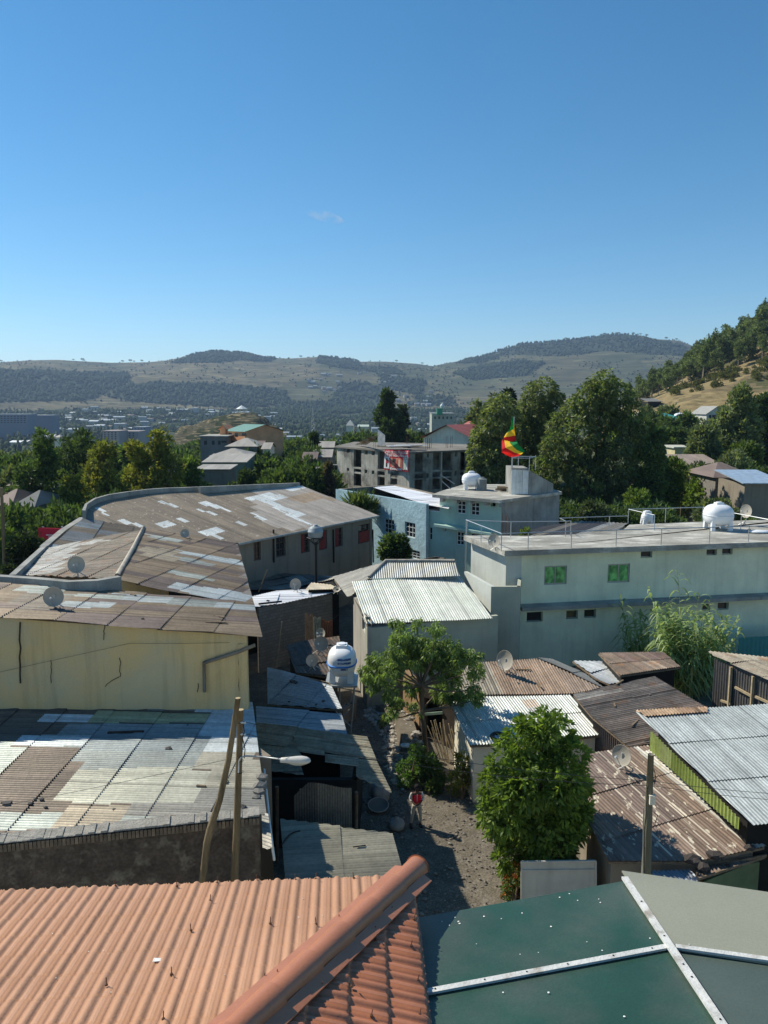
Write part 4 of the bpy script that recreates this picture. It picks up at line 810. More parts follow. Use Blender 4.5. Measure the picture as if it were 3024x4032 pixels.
m = MB(); P = [PC(u, v) for u, v in [(338, 2044), (345, 2008), (378, 1985), (430, 1968), (500, 1957), (580, 1945), (650, 1938), (720, 1935), (785, 1933)]]
zt_ = [PLV(u, v, p, p+Vector((1, 0, 0))).z for (u, v), p in zip([(332, 2010), (336, 1985), (385, 1963), (440, 1948), (510, 1937), (590, 1927), (650, 1922), (720, 1920), (786, 1917)], P)]
cc_ = Vector(cent(P))+Vector((3, -8, 0))
for i in range(len(P)-1):
    a, b = P[i], P[i+1]; oa = Vector((a.x-cc_.x, a.y-cc_.y, 0)).normalized()*.3; ob_ = Vector((b.x-cc_.x, b.y-cc_.y, 0)).normalized()*.3
    m.hexa([(a.x, a.y, 0), (b.x, b.y, 0), (b.x+ob_.x, b.y+ob_.y, 0), (a.x+oa.x, a.y+oa.y, 0)], [(a.x, a.y, zt_[i]), (b.x, b.y, zt_[i+1]), (b.x+ob_.x, b.y+ob_.y, zt_[i+1]), (a.x+oa.x, a.y+oa.y, zt_[i])])
m.build('curved_parapet', concrete, tC)
m = MB(); a = PC(790, 1944); b = PC(1182, 1913); o_ = Vector((-(b-a).y, (b-a).x, 0)).normalized()*.3; up = Vector((0, 0, .55)); m.hexa([(a.x, a.y, 0), (b.x, b.y, 0), (b.x+o_.x, b.y+o_.y, 0), (a.x+o_.x, a.y+o_.y, 0)], [a+up, b+up*.5, b+o_+up*.5, a+o_+up]); m.build('back_parapet', concrete, tC)
# ---------------------------------------------------------------- E: white-roofed house
k2 = lambda x, y: (1000+x*k_, 2200+y*k_)
c0 = PZ(1447, 2787, 0); eL = PZ(1450, 2459, 4.7); eR = PZ(1940, 2412, 4.7); uL = PZ(1386, 2290, 5.7)
nE = (eR-eL).cross(uL-eL).normalized(); PE = lambda u, v: PLN(u, v, eL, nE)
tE = thing('pale_house', 'pale walled house under a whitish corrugated roof behind the slender tree', 'house', cent([eL, eR, uL]))
Ep = [PE(*k2(x, y)) for x, y in [(640, 150), (735, 425), (1562, 390), (1400, 185), (1335, 105)]]
corr(Ep, Ep[0]-Ep[1], [(.6, .62, .54), (.63, .64, .57), (.57, .59, .52)], pitch=.14, amp=.022, sw=1.0, sl=2.2, parent=tE, name='roof', jt=.05, wob=.015)
g1 = PZ(*k2(860, 20), 6.4); g2 = PZ(*k2(1310, 20), 6.4); h1 = PE(*k2(750, 125)); nE2 = (g2-g1).cross(h1-g1).normalized()
corr([PLN(*k2(x, y), g1, nE2) for x, y in [(750, 130), (1345, 112), (1310, 20), (860, 20)]], (g1+Vector((0, 0, 0)))-PLN(*k2(870, 130), g1, nE2), [(.4, .4, .36), (.44, .44, .4)], pitch=.14, amp=.022, parent=tE, name='upper_roof', jt=.05)
hl = PZ(*k2(515, 120), 5.2); hb = PZ(*k2(610, 250), 5.0); nE3 = (hl-g1).cross(hb-g1).normalized()
corr([PLN(*k2(x, y), g1, nE3) for x, y in [(515, 120), (610, 250), (665, 232), (640, 150), (750, 128), (862, 20)]][:3]+[PLN(*k2(x, y), g1, nE3) for x, y in [(752, 128), (862, 18)]], PLN(*k2(562, 185), g1, nE3)-PLN(*k2(800, 80), g1, nE3), [(.3, .29, .26), (.33, .32, .28)], pitch=.14, amp=.02, parent=tE, name='left_roof_hip', jt=.05)
m = MB(); m.tube([PLN(*k2(752, 125), g1, nE3)+Vector((0, 0, .05)), g1+Vector((0, 0, .07)), g2+Vector((0, 0, .07))], .11, 6); m.build('ridge_cap', copem, tE, smooth=True)
# small grey roof behind (right of ridge)
eW = Vector((c0.x, c0.y, 0)); dE = Vector((eR.x-eL.x, eR.y-eL.y, 0)).normalized(); eB = Vector((hb.x+.35, hb.y+.1, 0)); eRt = eW+dE*7.9
op = oppx((eB.x, eB.y), (eW.x, eW.y), 1426, 2420, 1438, 2486)
m = MB(); wall(m, (eB.x, eB.y), (eW.x, eW.y), -.1, (5.0, 4.55), .25, [op]); m.build('side_wall', plaster('warm_grey_plaster', (.42, .4, .35), streak=.5), tE); window(tE, (eB.x, eB.y), (eW.x, eW.y), op, cols=1, rows=2)
m = MB(); wall(m, eW, eRt, -.1, 4.5, .25); m.build('wall', tealg, tE)
shed('grey hipped roof of a small house just behind the white-roofed house', [PZ(*k2(x, y), 5.3) for x, y in [(1050, 12), (1330, 18)]]+[PZ(*zz(1320, 850), 5.3), PZ(*zz(1240, 800), 6.3), PZ(*zz(1050, 848), 5.3)][:2], Vector((1, .2, 0)), [(.34, .33, .3)], greyp, name='house', cat='house', kw=dict(pitch=.15), beams=False)
# ---------------------------------------------------------------- D: long pale building with a flat roof
dA = PZ(2000, 2176, 7.5); dB = PZ(3024, 2141, 7.5); dD = Vector((dB.x-dA.x, dB.y-dA.y, 0)).normalized(); inD = Vector((-dD.y, dD.x, 0))
fa = Vector((dA.x, dA.y, 0))+inD*.12; fa = Vector((PLV(2049, 2400, fa, fa+dD).x, PLV(2049, 2400, fa, fa+dD).y, 0)); fb = fa+dD*24
tD = thing('flat_roofed_house', 'long pale green two-storey house with a flat concrete roof, tubular railing and green window panes', 'building', cent([dA, dB]))
z6 = lambda x, y: (2000+x*.6172, 1700+y*.6172); z7 = lambda x, y: (2000+x*.6172, 2200+y*.6172)
ow = [oppx(fa, fb, *z7(232, 45), *z7(376, 165)), oppx(fa, fb, *z7(636, 33), *z7(778, 152))]
osm = [oppx(fa, fb, *z7(120, 340), *z7(222, 403)), oppx(fa, fb, *z7(372, 330), *z7(447, 384)), oppx(fa, fb, *z7(487, 325), *z7(562, 377)), oppx(fa, fb, *z7(1240, 290), *z7(1290, 330)), oppx(fa, fb, *z7(1338, 280), *z7(1408, 325)), oppx(fa, fb, *z6(848, 763), *z6(922, 803)), oppx(fa, fb, *z6(1267, 750), *z6(1334, 788)), oppx(fa, fb, *z6(1367, 745), *z6(1434, 783))]
m = MB(); wall(m, fa, fb, -.1, 7.35, .3, ow+osm); m.build('wall', pale, tD); dark_room(tD, fa, fb, 0, 7.2, 3)
grg = M('green_glass', (.04, .22, .07), rough=.12, spec=.8, na=.7, ns=2.2, bump=0, col2=(.16, .5, .15), ms=2.6, mt=.52, mw=.06, stretch=(1, 1, .7)); alu = M('aluminium_frame', (.3, .33, .34), rough=.4, metal=.5, bump=0)
for o_ in ow: window(tD, fa, fb, o_, fm=alu, gm=grg, cols=2, rows=1, inset=.08, fw=.09, label='sliding window with green reflecting panes')
for o_ in osm: window(tD, fa, fb, o_, fm=alu, gm=glass, cols=1, rows=1, inset=.2, fw=.05, label='small dark ventilation window')
# ledge
la = PLV(2040, 2400, fa, fb); m = MB(); z1 = PLV(2049, 2378, fa, fb).z
a = fa-dD*.15; b = fb; o1 = -inD*.75; m.hexa([a+o1, b+o1, b+inD*.05, a+inD*.05], [a+o1, b+o1, b+inD*.05, a+inD*.05])
m.v = [(x, y, (z1-.28 if i < 4 else z1-.06 if i < 6 else z1+.0)) for i, (x, y, z) in enumerate(m.v)]; m.build('ledge', concrete, tD)
# roof slab: outline from the photograph on the plane z = 7.75
zs_ = 7.72; SL = [PZ(u, v, zs_) for u, v in [(1988, 2169), (3060, 2130)]]; SL[1] = SL[0]+(Vector((SL[1].x-SL[0].x, SL[1].y-SL[0].y, 0)).normalized()*27)
sA = Vector((SL[0].x, SL[0].y, 0)); sB = sA+dD*27; sC = PZ(2765, 2054, zs_); sE = PZ(2478, 2066, zs_); sF = PZ(2455, 2085, zs_); sG = PZ(2250, 2105, zs_); sH = PZ(2080, 2110, zs_); sI = PZ(1826, 2108, zs_)
back = [sB+inD*9, Vector((sC.x, sC.y, 0))+dD*9.5, sC, sE, sF, sG, sH, sI]
m = MB(); m.prism([(p.x, p.y) for p in [sA, sB]+back], 7.38, zs_); m.build('roof_slab', concrete_slab, tD)
m = MB(); m.prism([(p.x, p.y) for p in [sA+inD*4.4, sB+inD*4.4]+[q+Vector((0, -.3, 0)) for q in back[:-1]]+[PZ(1870, 2112, zs_)]], 0, 7.37); m.build('inner_block', tealg, tD)
m = MB(); wall(m, sI+Vector((.5, -.1, 0)), fa-dD*.9+inD*.3, -.1, 7.36, .25); wall(m, fa-dD*.9+inD*.3, fa, 3, 7.36, .2); m.build('side_wall', palew, tD)
# annex between D and E
an = thing('annex_wall', 'stepped white and grey annex wall joining the white-roofed house to the flat-roofed house', 'wall', (7, 44, 0))
q0 = PZ(1934, 2310, 5.85); q1 = PZ(2049, 2310, 5.85); q2 = PZ(1828, 2248, 5.85+.6)
m = MB(); q0g = Vector((q0.x, q0.y, 0)); wall(m, q0g, (q1.x, q1.y), -.1, 5.85, .25); wall(m, (q1.x, q1.y), (fa.x, fa.y-.02), -.1, 5.85, .2); m.build('wall', tealg, an)
m = MB(); q2 = PLN(1828, 2250, q0, Vector((.96, .28, 0))); q3 = PLN(1800, 2235, q0, Vector((.96, .28, 0))); wall(m, (q2.x, q2.y), q0g, -.1, (PLV(1828, 2250, q2, q0).z, 5.85), .22); m.build('sloping_wall', palew, an)
# railing on the flat roof
galv = M('galvanised_tube', (.5, .52, .52), rough=.4, metal=.6, na=.1, bump=0)
rl = thing('roof_railing', 'grey tubular steel railing round the flat concrete roof', 'railing', tuple(sA)); m = MB(); pm = []
def rail(pts, closed=False, r=.03, mid=False):
    P = [Vector(p) for p in pts]; m.tube(P, r, 6)
def fpx(u, v, z): p = PZ(u, v, z); return p
RZ = zs_+1.05
frt = []
for x in [-290, -160, 128, 403, 688, 975, 1282, 1530, 1800]:
    u = 2000+x*.6172; b = PLV(u, 2165, sA+inD*.15, sB+inD*.15); b.z = zs_; frt.append(b)
m.tube([Vector((p.x, p.y, RZ)) for p in frt[2:]]+[Vector((frt[-1].x, frt[-1].y, RZ))+dD*6], .032, 6)
posts = list(frt[2:])
L0 = PZ(1837, 2046, RZ); L1 = PZ(1972, 2045, RZ); L2 = PZ(1970, 2110, zs_)
m.tube([PZ(1835, 2047, RZ), PZ(1975, 2101, RZ), Vector((frt[2].x, frt[2].y, RZ))], .032, 6); m.tube([PZ(1835, 2047, RZ), PZ(2000, 2054, RZ), PZ(2228, 2052, RZ), PZ(2204, 2040, RZ), PZ(2400, 2033, RZ), PZ(2475, 2031, RZ), PZ(2475, 2005, RZ+.5), ], .028, 6)
m.tube([PZ(2228, 2052, RZ), PZ(2248, 2051, RZ)], .028, 6)
m.tube([PZ(2475, 2005, RZ), PZ(2768, 1997, RZ), PZ(3060, 2052, RZ)], .032, 6); m.tube([PZ(2475, 2005, RZ), PZ(2577, 2028, RZ), PZ(2577, 2088, zs_)], .03, 6)
for u, v in [(1835, 2047), (1975, 2101), (2228, 2052), (2248, 2051), (2400, 2033), (2475, 2005), (2622, 2001), (2768, 1997), (2920, 2026), (1895, 2070), (2012, 2054)]:
    p = PZ(u, v, RZ); posts.append(Vector((p.x, p.y, zs_)))
m.build('rail', galv, rl)
for p in posts: m = MB(); m.tube([Vector((p.x, p.y, zs_-.05)), Vector((p.x, p.y, RZ))], .028, 6); m.build('post', galv, rl)
# long vertical pole at D's left
m = MB(); a = PZ(1838, 2046, RZ); m.tube([a, PLV(1830, 2290, (a.x, a.y), (a.x+1, a.y))], .05, 6); o = m.build('vent_pole', galv); tag(o, 'slim grey steel pole at the left end of the flat-roofed house', 'pole')
# striped old roof behind the flat slab
SR = [PZ(u, v, 7.2) for u, v in [(2040, 2112), (2250, 2108), (2420, 2100), (2470, 2062), (2290, 2052), (2120, 2075)]]
shed('older low house with a striped brown and grey corrugated roof behind the flat concrete roof', SR, Vector((1, 1.4, 0)), [BR, TN, (.42, .4, .35), DK, (.3, .27, .22)], greyp, name='house', cat='house', kw=dict(pitch=.3, amp=.03, sw=.6, sl=9, jt=.3), beams=False)
# ---------------------------------------------------------------- F: blue hall with a roof coloured white for sun glare
fl = PZ(1322, 1925, 8.2); fr = PZ(1678, 1985, 8.2)
tF = thing('blue_hall', 'light blue rough-rendered hall with a sheet roof coloured white as sun glare behind a parapet', 'building', (0, 75, 0))
dF = (fr-fl).normalized(); inF = Vector((-dF.y, dF.x, 0)); FL = Vector((fl.x, fl.y, 0)); FR = Vector((fr.x, fr.y, 0))
of = [oppx(FL, FR, *zz(850, 572), *zz(915, 665)), oppx(FL, FR, *zz(985, 592), *zz(1053, 690)), oppx(FL, FR, *zz(1005, 772), *zz(1083, 830))]
m = MB(); wall(m, FL, FR, -.5, 8.2, .3, of); m.build('wall', blu, tF); dark_room(tF, FL, FR, 0, 7.4, 3)
for o_ in of: window(tF, FL, FR, o_, cols=3, rows=3, inset=.12, fw=.07)
bk = PZ(1556, 1907, 8.2); bk2 = PZ(1735, 1948, 8.2); BK = Vector((bk.x, bk.y, 0)); BR_ = FR+(BK-FL)
m = MB(); wall(m, Vector((BK.x, BK.y, 0)), FL, -.5, 8.2, .3); wall(m, (bk2+(bk2-bk)*1.0), BK, -.5, (8.2, 8.2), .3); m.build('back_wall', greyp, tF)
Fp = [PZ(u, v, 7.75) for u, v in [(1345, 1928), (1555, 1911), (1735, 1950), (1790, 1962), (1760, 2035), (1735, 2028), (1678, 2006), (1674, 1988)]]
brt = M('bright_white_sheet', attr=True, rough=.38, metal=0.0, ns=.8, na=.08, bump=.05, spec=.8)
Fp = [PZ(u, v, 8.1) for u, v in [(1333, 1926), (1555, 1910), (1790, 1960), (1760, 2015), (1678, 1988)]]
corr(Fp, Fp[0]-Fp[1], [(.9, .9, .9), (.92, .92, .92), (.8, .8, .82)], pitch=.2, amp=.01, sw=1.2, sl=3, parent=tF, name='roof', mat=brt, wob=.01)  # white base of the sheets stands for sun glare off the metal
ga = PZ(1732, 1945, 9.1); gb = PZ(1975, 1965, 9.1); zt2 = PLV(1678, 2010, ga, gb).z; g2_ = PLV(1674, 2010, ga, gb); dq = Vector((gb.x-ga.x, gb.y-ga.y, 0)).normalized(); iq = Vector((-dq.y, dq.x, 0)); m = MB(); m.prism([(p.x, p.y) for p in [g2_+iq*.05, Vector((ga.x, ga.y, 0))+iq*.05, Vector((ga.x, ga.y, 0))+iq*7, g2_+iq*7]], zt2-.25, zt2+.03); m.build('lower_roof', M('white_roof_glare', (.85, .85, .85), rough=.6, na=.05, bump=0), tF)  # small lower roof continues the glare painted as white
# ---------------------------------------------------------------- G: teal house with stair tower
ga = PZ(1732, 1945, 9.1); gb = PZ(1975, 1965, 9.1)
gl = Vector((ga.x, ga.y, 0)); gr = Vector((gb.x, gb.y, 0)); dG = (gr-gl).normalized(); inG = Vector((-dG.y, dG.x, 0)); gc = PZ(2204, 1936, 9.1); GCv = Vector((gc.x, gc.y, 0))
tG = thing('teal_house', 'teal plastered house with a flat concrete roof, white-framed windows and bare concrete flank', 'building', (8, 66, 0))
g2l = PLV(1672, 2010, gl, gr); G2 = Vector((g2l.x, g2l.y, 0)); Lx = (gl-G2).length
og = [oppx(gl, gr, *zz(1325, 450), *zz(1382, 537)), oppx(gl, gr, *zz(1415, 460), *zz(1472, 548)), oppx(gl, gr, *zz(1548, 464), *zz(1578, 488))]
og2 = [oppx(G2, gr, *zz(1143, 622), *zz(1164, 708)), oppx(G2, gr, *zz(1237, 622), *zz(1257, 652)), oppx(G2, gr, *zz(1322, 652), *zz(1372, 742)), oppx(G2, gr, *zz(1412, 665), *zz(1462, 755))]
zl = PLV(1735, 2050, gl, gr).z
m = MB(); wall(m, gl, gr, zl, 9.0, .3, og); wall(m, G2, gr, -.5, zl, .3, og2); wall(m, G2, gl, zl, PLV(1678, 2012, gl, gr).z, .3); m.build('wall', teal, tG)
dark_room(tG, gl, gr, 0, 8.5, 2)
for o_ in og[:2]+og2[2:3]: window(tG, gl, gr, o_, cols=2, rows=3, inset=.1, fw=.08) if o_ in og else window(tG, G2, gr, o_, cols=2, rows=3, inset=.1, fw=.08)
for o_ in og2[:2]+og2[3:]: window(tG, G2, gr, o_, cols=1, rows=2, inset=.1, fw=.07)
m = MB(); wall(m, gr, GCv, -.5, 9.0, .3); m.build('concrete_flank', concrete, tG)
m = MB(); a = PLV(1720, 2056, gl, gr); b = PLV(1945, 2092, gl, gr); o1 = -inG*.5; dn = Vector((0, 0, -.3)); m.hexa([a+o1+dn, b+o1+dn, b+inG*.05+dn, a+inG*.05+dn], [a+o1-Vector((0, 0, .1)), b+o1-Vector((0, 0, .1)), b+inG*.05, a+inG*.05]); m.build('ledge', teal, tG)
z_g = 9.1; m = MB(); sl_ = [gl-inG*.7-dG*.3, gr-inG*.75+dG*.5, GCv+Vector((.3, 0, 0)), PZ(2070, 1912, 9.1), PZ(1850, 1909, 9.1), gl+inG*1.5+Vector((.2, 3, 0))]
sl_ = [gl-inG*.7-dG*.3, gr-inG*.75+dG*.3, Vector((gc.x+.2, gc.y, 0)), Vector((*PZ(2110, 1908, 9.1)[:2], 0)), Vector((*PZ(1830, 1906, 9.1)[:2], 0)), Vector((*PZ(1735, 1934, 9.1)[:2], 0))]
m.prism([(p[0], p[1]) for p in sl_], 8.85, z_g); m.build('roof_slab', concrete_slab, tG)
for i in range(5): m = MB(); p = gl+dG*(.6+i*1.4)-inG*.45; m.box((p.x, p.y, 8.7), (.25, .5, .3), math.atan2(dG.y, dG.x)); m.build('bracket', concrete, tG)
# concrete parapet mass and stair tower
m = MB(); a = PZ(2012, 1947, 9.1); b = PZ(2081, 1949, 9.1); c = PZ(2178, 1938, 9.1)
def colz(p, u, v): return PLV(u, v, (p.x, p.y), (p.x+1, p.y)).z
za1 = colz(a, 2012, 1850); zb1 = colz(b, 2082, 1852); zc1 = colz(c, 2179, 1905)
tt = thing('stair_tower', 'bare concrete stair head with a white metal double door on the teal house roof', 'stair tower', (a.x, a.y, 9.1))
back = Vector((0, 3.0, 0)); m.hexa([b, c, c+back, b+back], [(b.x, b.y, zb1), (c.x, c.y, zc1), (c.x, c.y+3, zc1), (b.x, b.y+3, zb1)])
m.hexa([a+Vector((0, .12, 0)), b+Vector((0, .12, 0)), b+back, a+back], [(a.x, a.y+.12, za1+.15), (b.x, b.y+.12, zb1+.15), (b.x, b.y+3, zb1+.15), (a.x, a.y+3, za1+.15)]); m.build('wall', concrete, tt)
door = M('white_metal_door', (.68, .7, .68), rough=.6, metal=.1, ns=3, na=.15, streak=.3, bump=.05)
wd = (b-a); 
for i in range(2):
    m = MB(); p = a+wd*(.28+.36*i)+Vector((0, 0, .05)); q = a+wd*(.28+.36*(i+1)-.02)+Vector((0, 0, .05)); m.hexa([p+Vector((0, .02, 0)), q+Vector((0, .02, 0)), q+Vector((0, .08, 0)), p+Vector((0, .08, 0))], [(p.x, p.y+.02, za1-.05), (q.x, q.y+.02, zb1-.05), (q.x, q.y+.08, zb1-.05), (p.x, p.y+.08, za1-.05)]); dl = m.build('door', door, tt)
    m = MB(); zt_i = (za1-9.1)
    for k, f in enumerate((0.02, .48, .95)): m.beam(p+Vector((0, -.0, zt_i*f)), q+Vector((0, -.0, zt_i*f)), .04, .06)
    m.beam(p+Vector((0, 0, zt_i*.95)), q+Vector((0, 0, zt_i*.48)), .03, .04); m.build('door_brace', door, dl)
m = MB(); q = a+wd*.27; m.hexa([a, q, q+Vector((0, .08, 0)), a+Vector((0, .08, 0))], [(a.x, a.y, za1), (q.x, q.y, za1), (q.x, q.y+.08, za1), (a.x, a.y+.08, za1)]); m.build('side_panel', door, tt)
m = MB(); hz_ = 1.0; top = [Vector((a.x, a.y, za1+hz_)), Vector((b.x, b.y, za1+hz_)), Vector((b.x+.9, b.y+2, za1+hz_)), Vector((a.x+.9, a.y+2, za1+hz_))]
for i in range(4): m.tube([top[i], top[(i+1) % 4]], .035, 6); m.tube([top[i]+Vector((0, 0, .1)), Vector((top[i].x, top[i].y, za1-.1))], .035, 6)
m.build('pipe_frame', galv, tt)
# roof rods: rebar on corners
def rebar(label, pts, n=4, h=.9, group='rusty reinforcing bars'):
    for p in pts:
        m = MB()
        for i in range(n):
            x, y = (i % 2)*.22-.11, (i//2)*.22-.11; m.tube([(x, y, -.1), (x+random.uniform(-.05, .05), y, h*random.uniform(.8, 1.1))], .012, 4)
        o = m.build('rebar', M('rust_bar', (.12, .07, .045), bump=0), world=False); o.location = p; tag(o, label, 'rebar', group)
rebar('cluster of thin rusty bars on the flat roof beside the pale grey annex', [PZ(1985, 2085, zs_), PZ(1998, 2095, zs_)], 4, 1.2, 'bars on the flat roof end')
# ---------------------------------------------------------------- H: unfinished concrete block
ha = PZ(1326, 1757, 10.7); hb_ = PZ(1612, 1780, 10.7); hc = PZ(1860, 1770, 10.7)
HA, HB, HC = [Vector((p.x, p.y, 0)) for p in (ha, hb_, hc)]
tH = thing('concrete_shell', 'unfinished grey concrete building of empty window openings with a red banner', 'building', (0, 115, 0))
def oz(a, b, x0, y0, x1, y1): return oppx(a, b, *zz(x0, y0), *zz(x1, y1))
oh1 = [oz(HA, HB, *q) for q in [(605, 110, 624, 137), (606, 236, 622, 263), (651, 112, 700, 232), (652, 243, 700, 355), (722, 121, 742, 149), (769, 126, 789, 154), (722, 247, 740, 275), (768, 253, 786, 281), (808, 130, 852, 245), (806, 258, 854, 365), (890, 266, 935, 372)]]
oh2 = [oz(HB, HC, *q) for q in [(1052, 140, 1108, 262), (1050, 276, 1106, 376), (1130, 143, 1146, 168), (1128, 271, 1144, 300), (1170, 135, 1222, 248), (1230, 133, 1296, 250), (1166, 262, 1222, 376), (1230, 262, 1296, 376), (1313, 135, 1330, 163), (1310, 255, 1326, 285), (1348, 132, 1386, 250), (1346, 262, 1384, 372)]]
hcm = M('bare_concrete', (.4, .385, .33), rough=.95, ns=.45, na=.4, bump=.3, bs=5, streak=.5, fine=.15, col2=(.18, .175, .155), ms=.5, mt=.55, mw=.06)
m = MB(); wall(m, HA, HB, -2, 10.5, .35, oh1); wall(m, HB, HC, -2, 10.5, .35, oh2); bkv = Vector((2, 14, 0)); wall(m, HC, HC+bkv, -2, 10.5, .35); wall(m, HA+bkv, HA, -2, 10.5, .35); wall(m, HC+bkv, HA+bkv, -2, 10.5, .35); m.build('wall', hcm, tH)
for z in (10.72, 7.3, 4.0):
    m = MB(); e = .22 if z > 10 else -.04
    dn1 = (HB-HA).normalized(); dn2 = (HC-HB).normalized(); n1 = Vector((dn1.y, -dn1.x, 0)); n2 = Vector((dn2.y, -dn2.x, 0))
    m.prism([(p.x, p.y) for p in [HA+n1*e-dn1*max(e, 0), HB+n1*e+n2*e*.6, HC+n2*e+dn2*max(e, 0), HC+bkv, HA+bkv]], z-.22, z); m.build('floor_slab', M('dark_roof_slab', (.2, .185, .16), rough=.95, ns=.5, na=.4, bump=.3, bs=4, fine=.2) if z > 10 else hcm, tH)
m = MB()
for f in (.3, .62): p = HA.lerp(HB, f)-n1*1.6; m.hexa([(p.x-.1, p.y, -2), (p.x+.1, p.y, -2), (p.x+.8, p.y+10, -2), (p.x+.6, p.y+10, -2)], [(p.x-.1, p.y, 10.4), (p.x+.1, p.y, 10.4), (p.x+.8, p.y+10, 10.4), (p.x+.6, p.y+10, 10.4)])
p = HA-n1*2.2; q = HB-n1*2.2-n2*2.2; r_ = HC-n2*2.2; wall(m, p, q, -2, 10.4, .2); wall(m, q, r_, -2, 10.4, .2); m.build('inner_wall', hcm, tH)
m = MB(); m.tube([PLV(*zz(1226, 130), HB, HC)-Vector((0, .4, 0)), PLV(*zz(1222, 385), HB, HC)-Vector((0, .4, 0))], .07, 6); m.build('drain_pipe', galv, tH)
m = MB(); m.box((PLV(*zz(530, 218), HA, HB).x, HA.y+.4, PLV(*zz(530, 218), HA, HB).z), (1.6, 1, .15)); m.build('canopy_slab', concrete, tH)
rebar('bundle of rusty reinforcing bars sticking up from the unfinished concrete roof', [PZ(*zz(x, y), 10.72) for x, y in [(788, 112), (1125, 118), (1140, 112), (1260, 106), (1290, 104), (1000, 104), (1152, 108)]], 6, 1.6, 'bars on the unfinished block')
# junk sheets on the roof
jp = lambda x, y, z=11.0: PZ(1000+x*k_, 1700+y*k_, z)
t = thing('roof_shelter', 'leaning shelter of old pale and rusty sheets on the unfinished concrete roof', 'shelter', tuple(jp(740, 95)))
p0_, p1_, p2_ = jp(660, 85, 10.8), jp(770, 95, 10.8), jp(830, 25, 12.8); corr([p0_, jp(735, 96, 10.8), jp(812, 30, 12.7), jp(755, 45, 12.3)], p2_-p1_, [(.5, .47, .4), RU, (.45, .42, .36)], pitch=.25, amp=.03, sw=1, parent=t, name='sheet_roof', mat=rusty)
m = MB(); a, b = jp(808, 95, 10.8), jp(856, 98, 10.8); m.hexa([a, b, b+Vector((0, 1, 0)), a+Vector((0, 1, 0))], [a+Vector((0, 0, 2.0)), b+Vector((0, 0, 1.6)), b+Vector((0, 1, 1.6)), a+Vector((0, 1, 2.4))]); m.build('side_sheet', M('old_zinc', (.36, .38, .38), rough=.5, metal=.4, na=.3), t)
for (x0, x1, y0, l) in [(880, 990, 98, 'flat heap of rusty sheets on the unfinished concrete roof, left of the middle bars'), (1010, 1110, 100, 'flat heap of brown boards on the unfinished concrete roof, right of the middle bars')]:
    t = thing('scrap_pile', l, 'scrap pile', tuple(jp((x0+x1)/2, y0)))
    for i in range(6):
        m = MB(); x = random.uniform(x0, x1-40); a = jp(x, y0-random.uniform(0, 15), 10.9+.1*i); m.box(a, (random.uniform(2, 4), 1.2, .06), random.uniform(-.4, .4)); m.build('sheet', rusty if i % 2 else wood, t)
# banner
bn = thing('banner', 'red printed banner with white lettering and three pictures on the unfinished concrete block', 'banner', tuple(PLV(*zz(930, 180), HA-dn1*0, HB)))
off = n1*.25
def BP(x, y, o=0.): return PLV(1000+x*k_, 1700+y*k_, HA+off*(1+o), HB+off*(1+o))
c4 = [BP(854, 117), BP(1014, 122), BP(1010, 262), BP(849, 246)]
redb = M('banner_red', (.55, .03, .06), rough=.7, bump=0, na=.08, spec=.1)
def quadp(c4, mat, name, parent, th=.02):
    m = MB(); n = (c4[1]-c4[0]).cross(c4[3]-c4[0]).normalized()*th; m.hexa([c4[3], c4[2], c4[2]+n, c4[3]+n], [c4[0], c4[1], c4[1]+n, c4[0]+n]); return m.build(name, mat, parent)
quadp(c4, redb, 'cloth', bn)
def bil(u, v, o): # u,v in 0..1 over the banner
    p = c4[0].lerp(c4[1], u).lerp(c4[3].lerp(c4[2], u), v); return p+n1*o
wht = M('print_white', (.75, .73, .7), rough=.7, bump=0, na=.02, spec=.1)
def sub(u0, v0, u1, v1, o, mat, name): quadp([bil(u0, v0, o), bil(u1, v0, o), bil(u1, v1, o), bil(u0, v1, o)], mat, name, bn, .01)
sub(.01, .34, .23, .93, .06, wht, 'picture'); sub(.78, .3, .99, .93, .06, M('print_grey', (.3, .28, .24), ns=3, na=.6, bump=0, col2=(.6, .58, .5), ms=2.5), 'picture')
sub(.25, .38, .75, .85, .05, M('print_brick', (.5, .06, .06), ns=1.5, na=.3, bump=0, col2=(.5, .25, .16), ms=1.2), 'picture')
sub(.09, .42, .15, .85, .08, M('print_dark', (.03, .02, .02), bump=0), 'figure'); sub(.11, .5, .2, .66, .09, redb, 'figure'); sub(.36, .42, .48, .6, .07, M('print_dark', (.03, .02, .02)), 'figure'); sub(.6, .45, .68, .8, .07, M('print_tan', (.6, .45, .3), bump=0), 'figure')
for px in (.86, .93): sub(px-.02, .45, px+.025, .9, .08, wht, 'figure')
sub(.82, .55, .85, .9, .08, M('print_green', (.1, .3, .1), bump=0), 'figure')
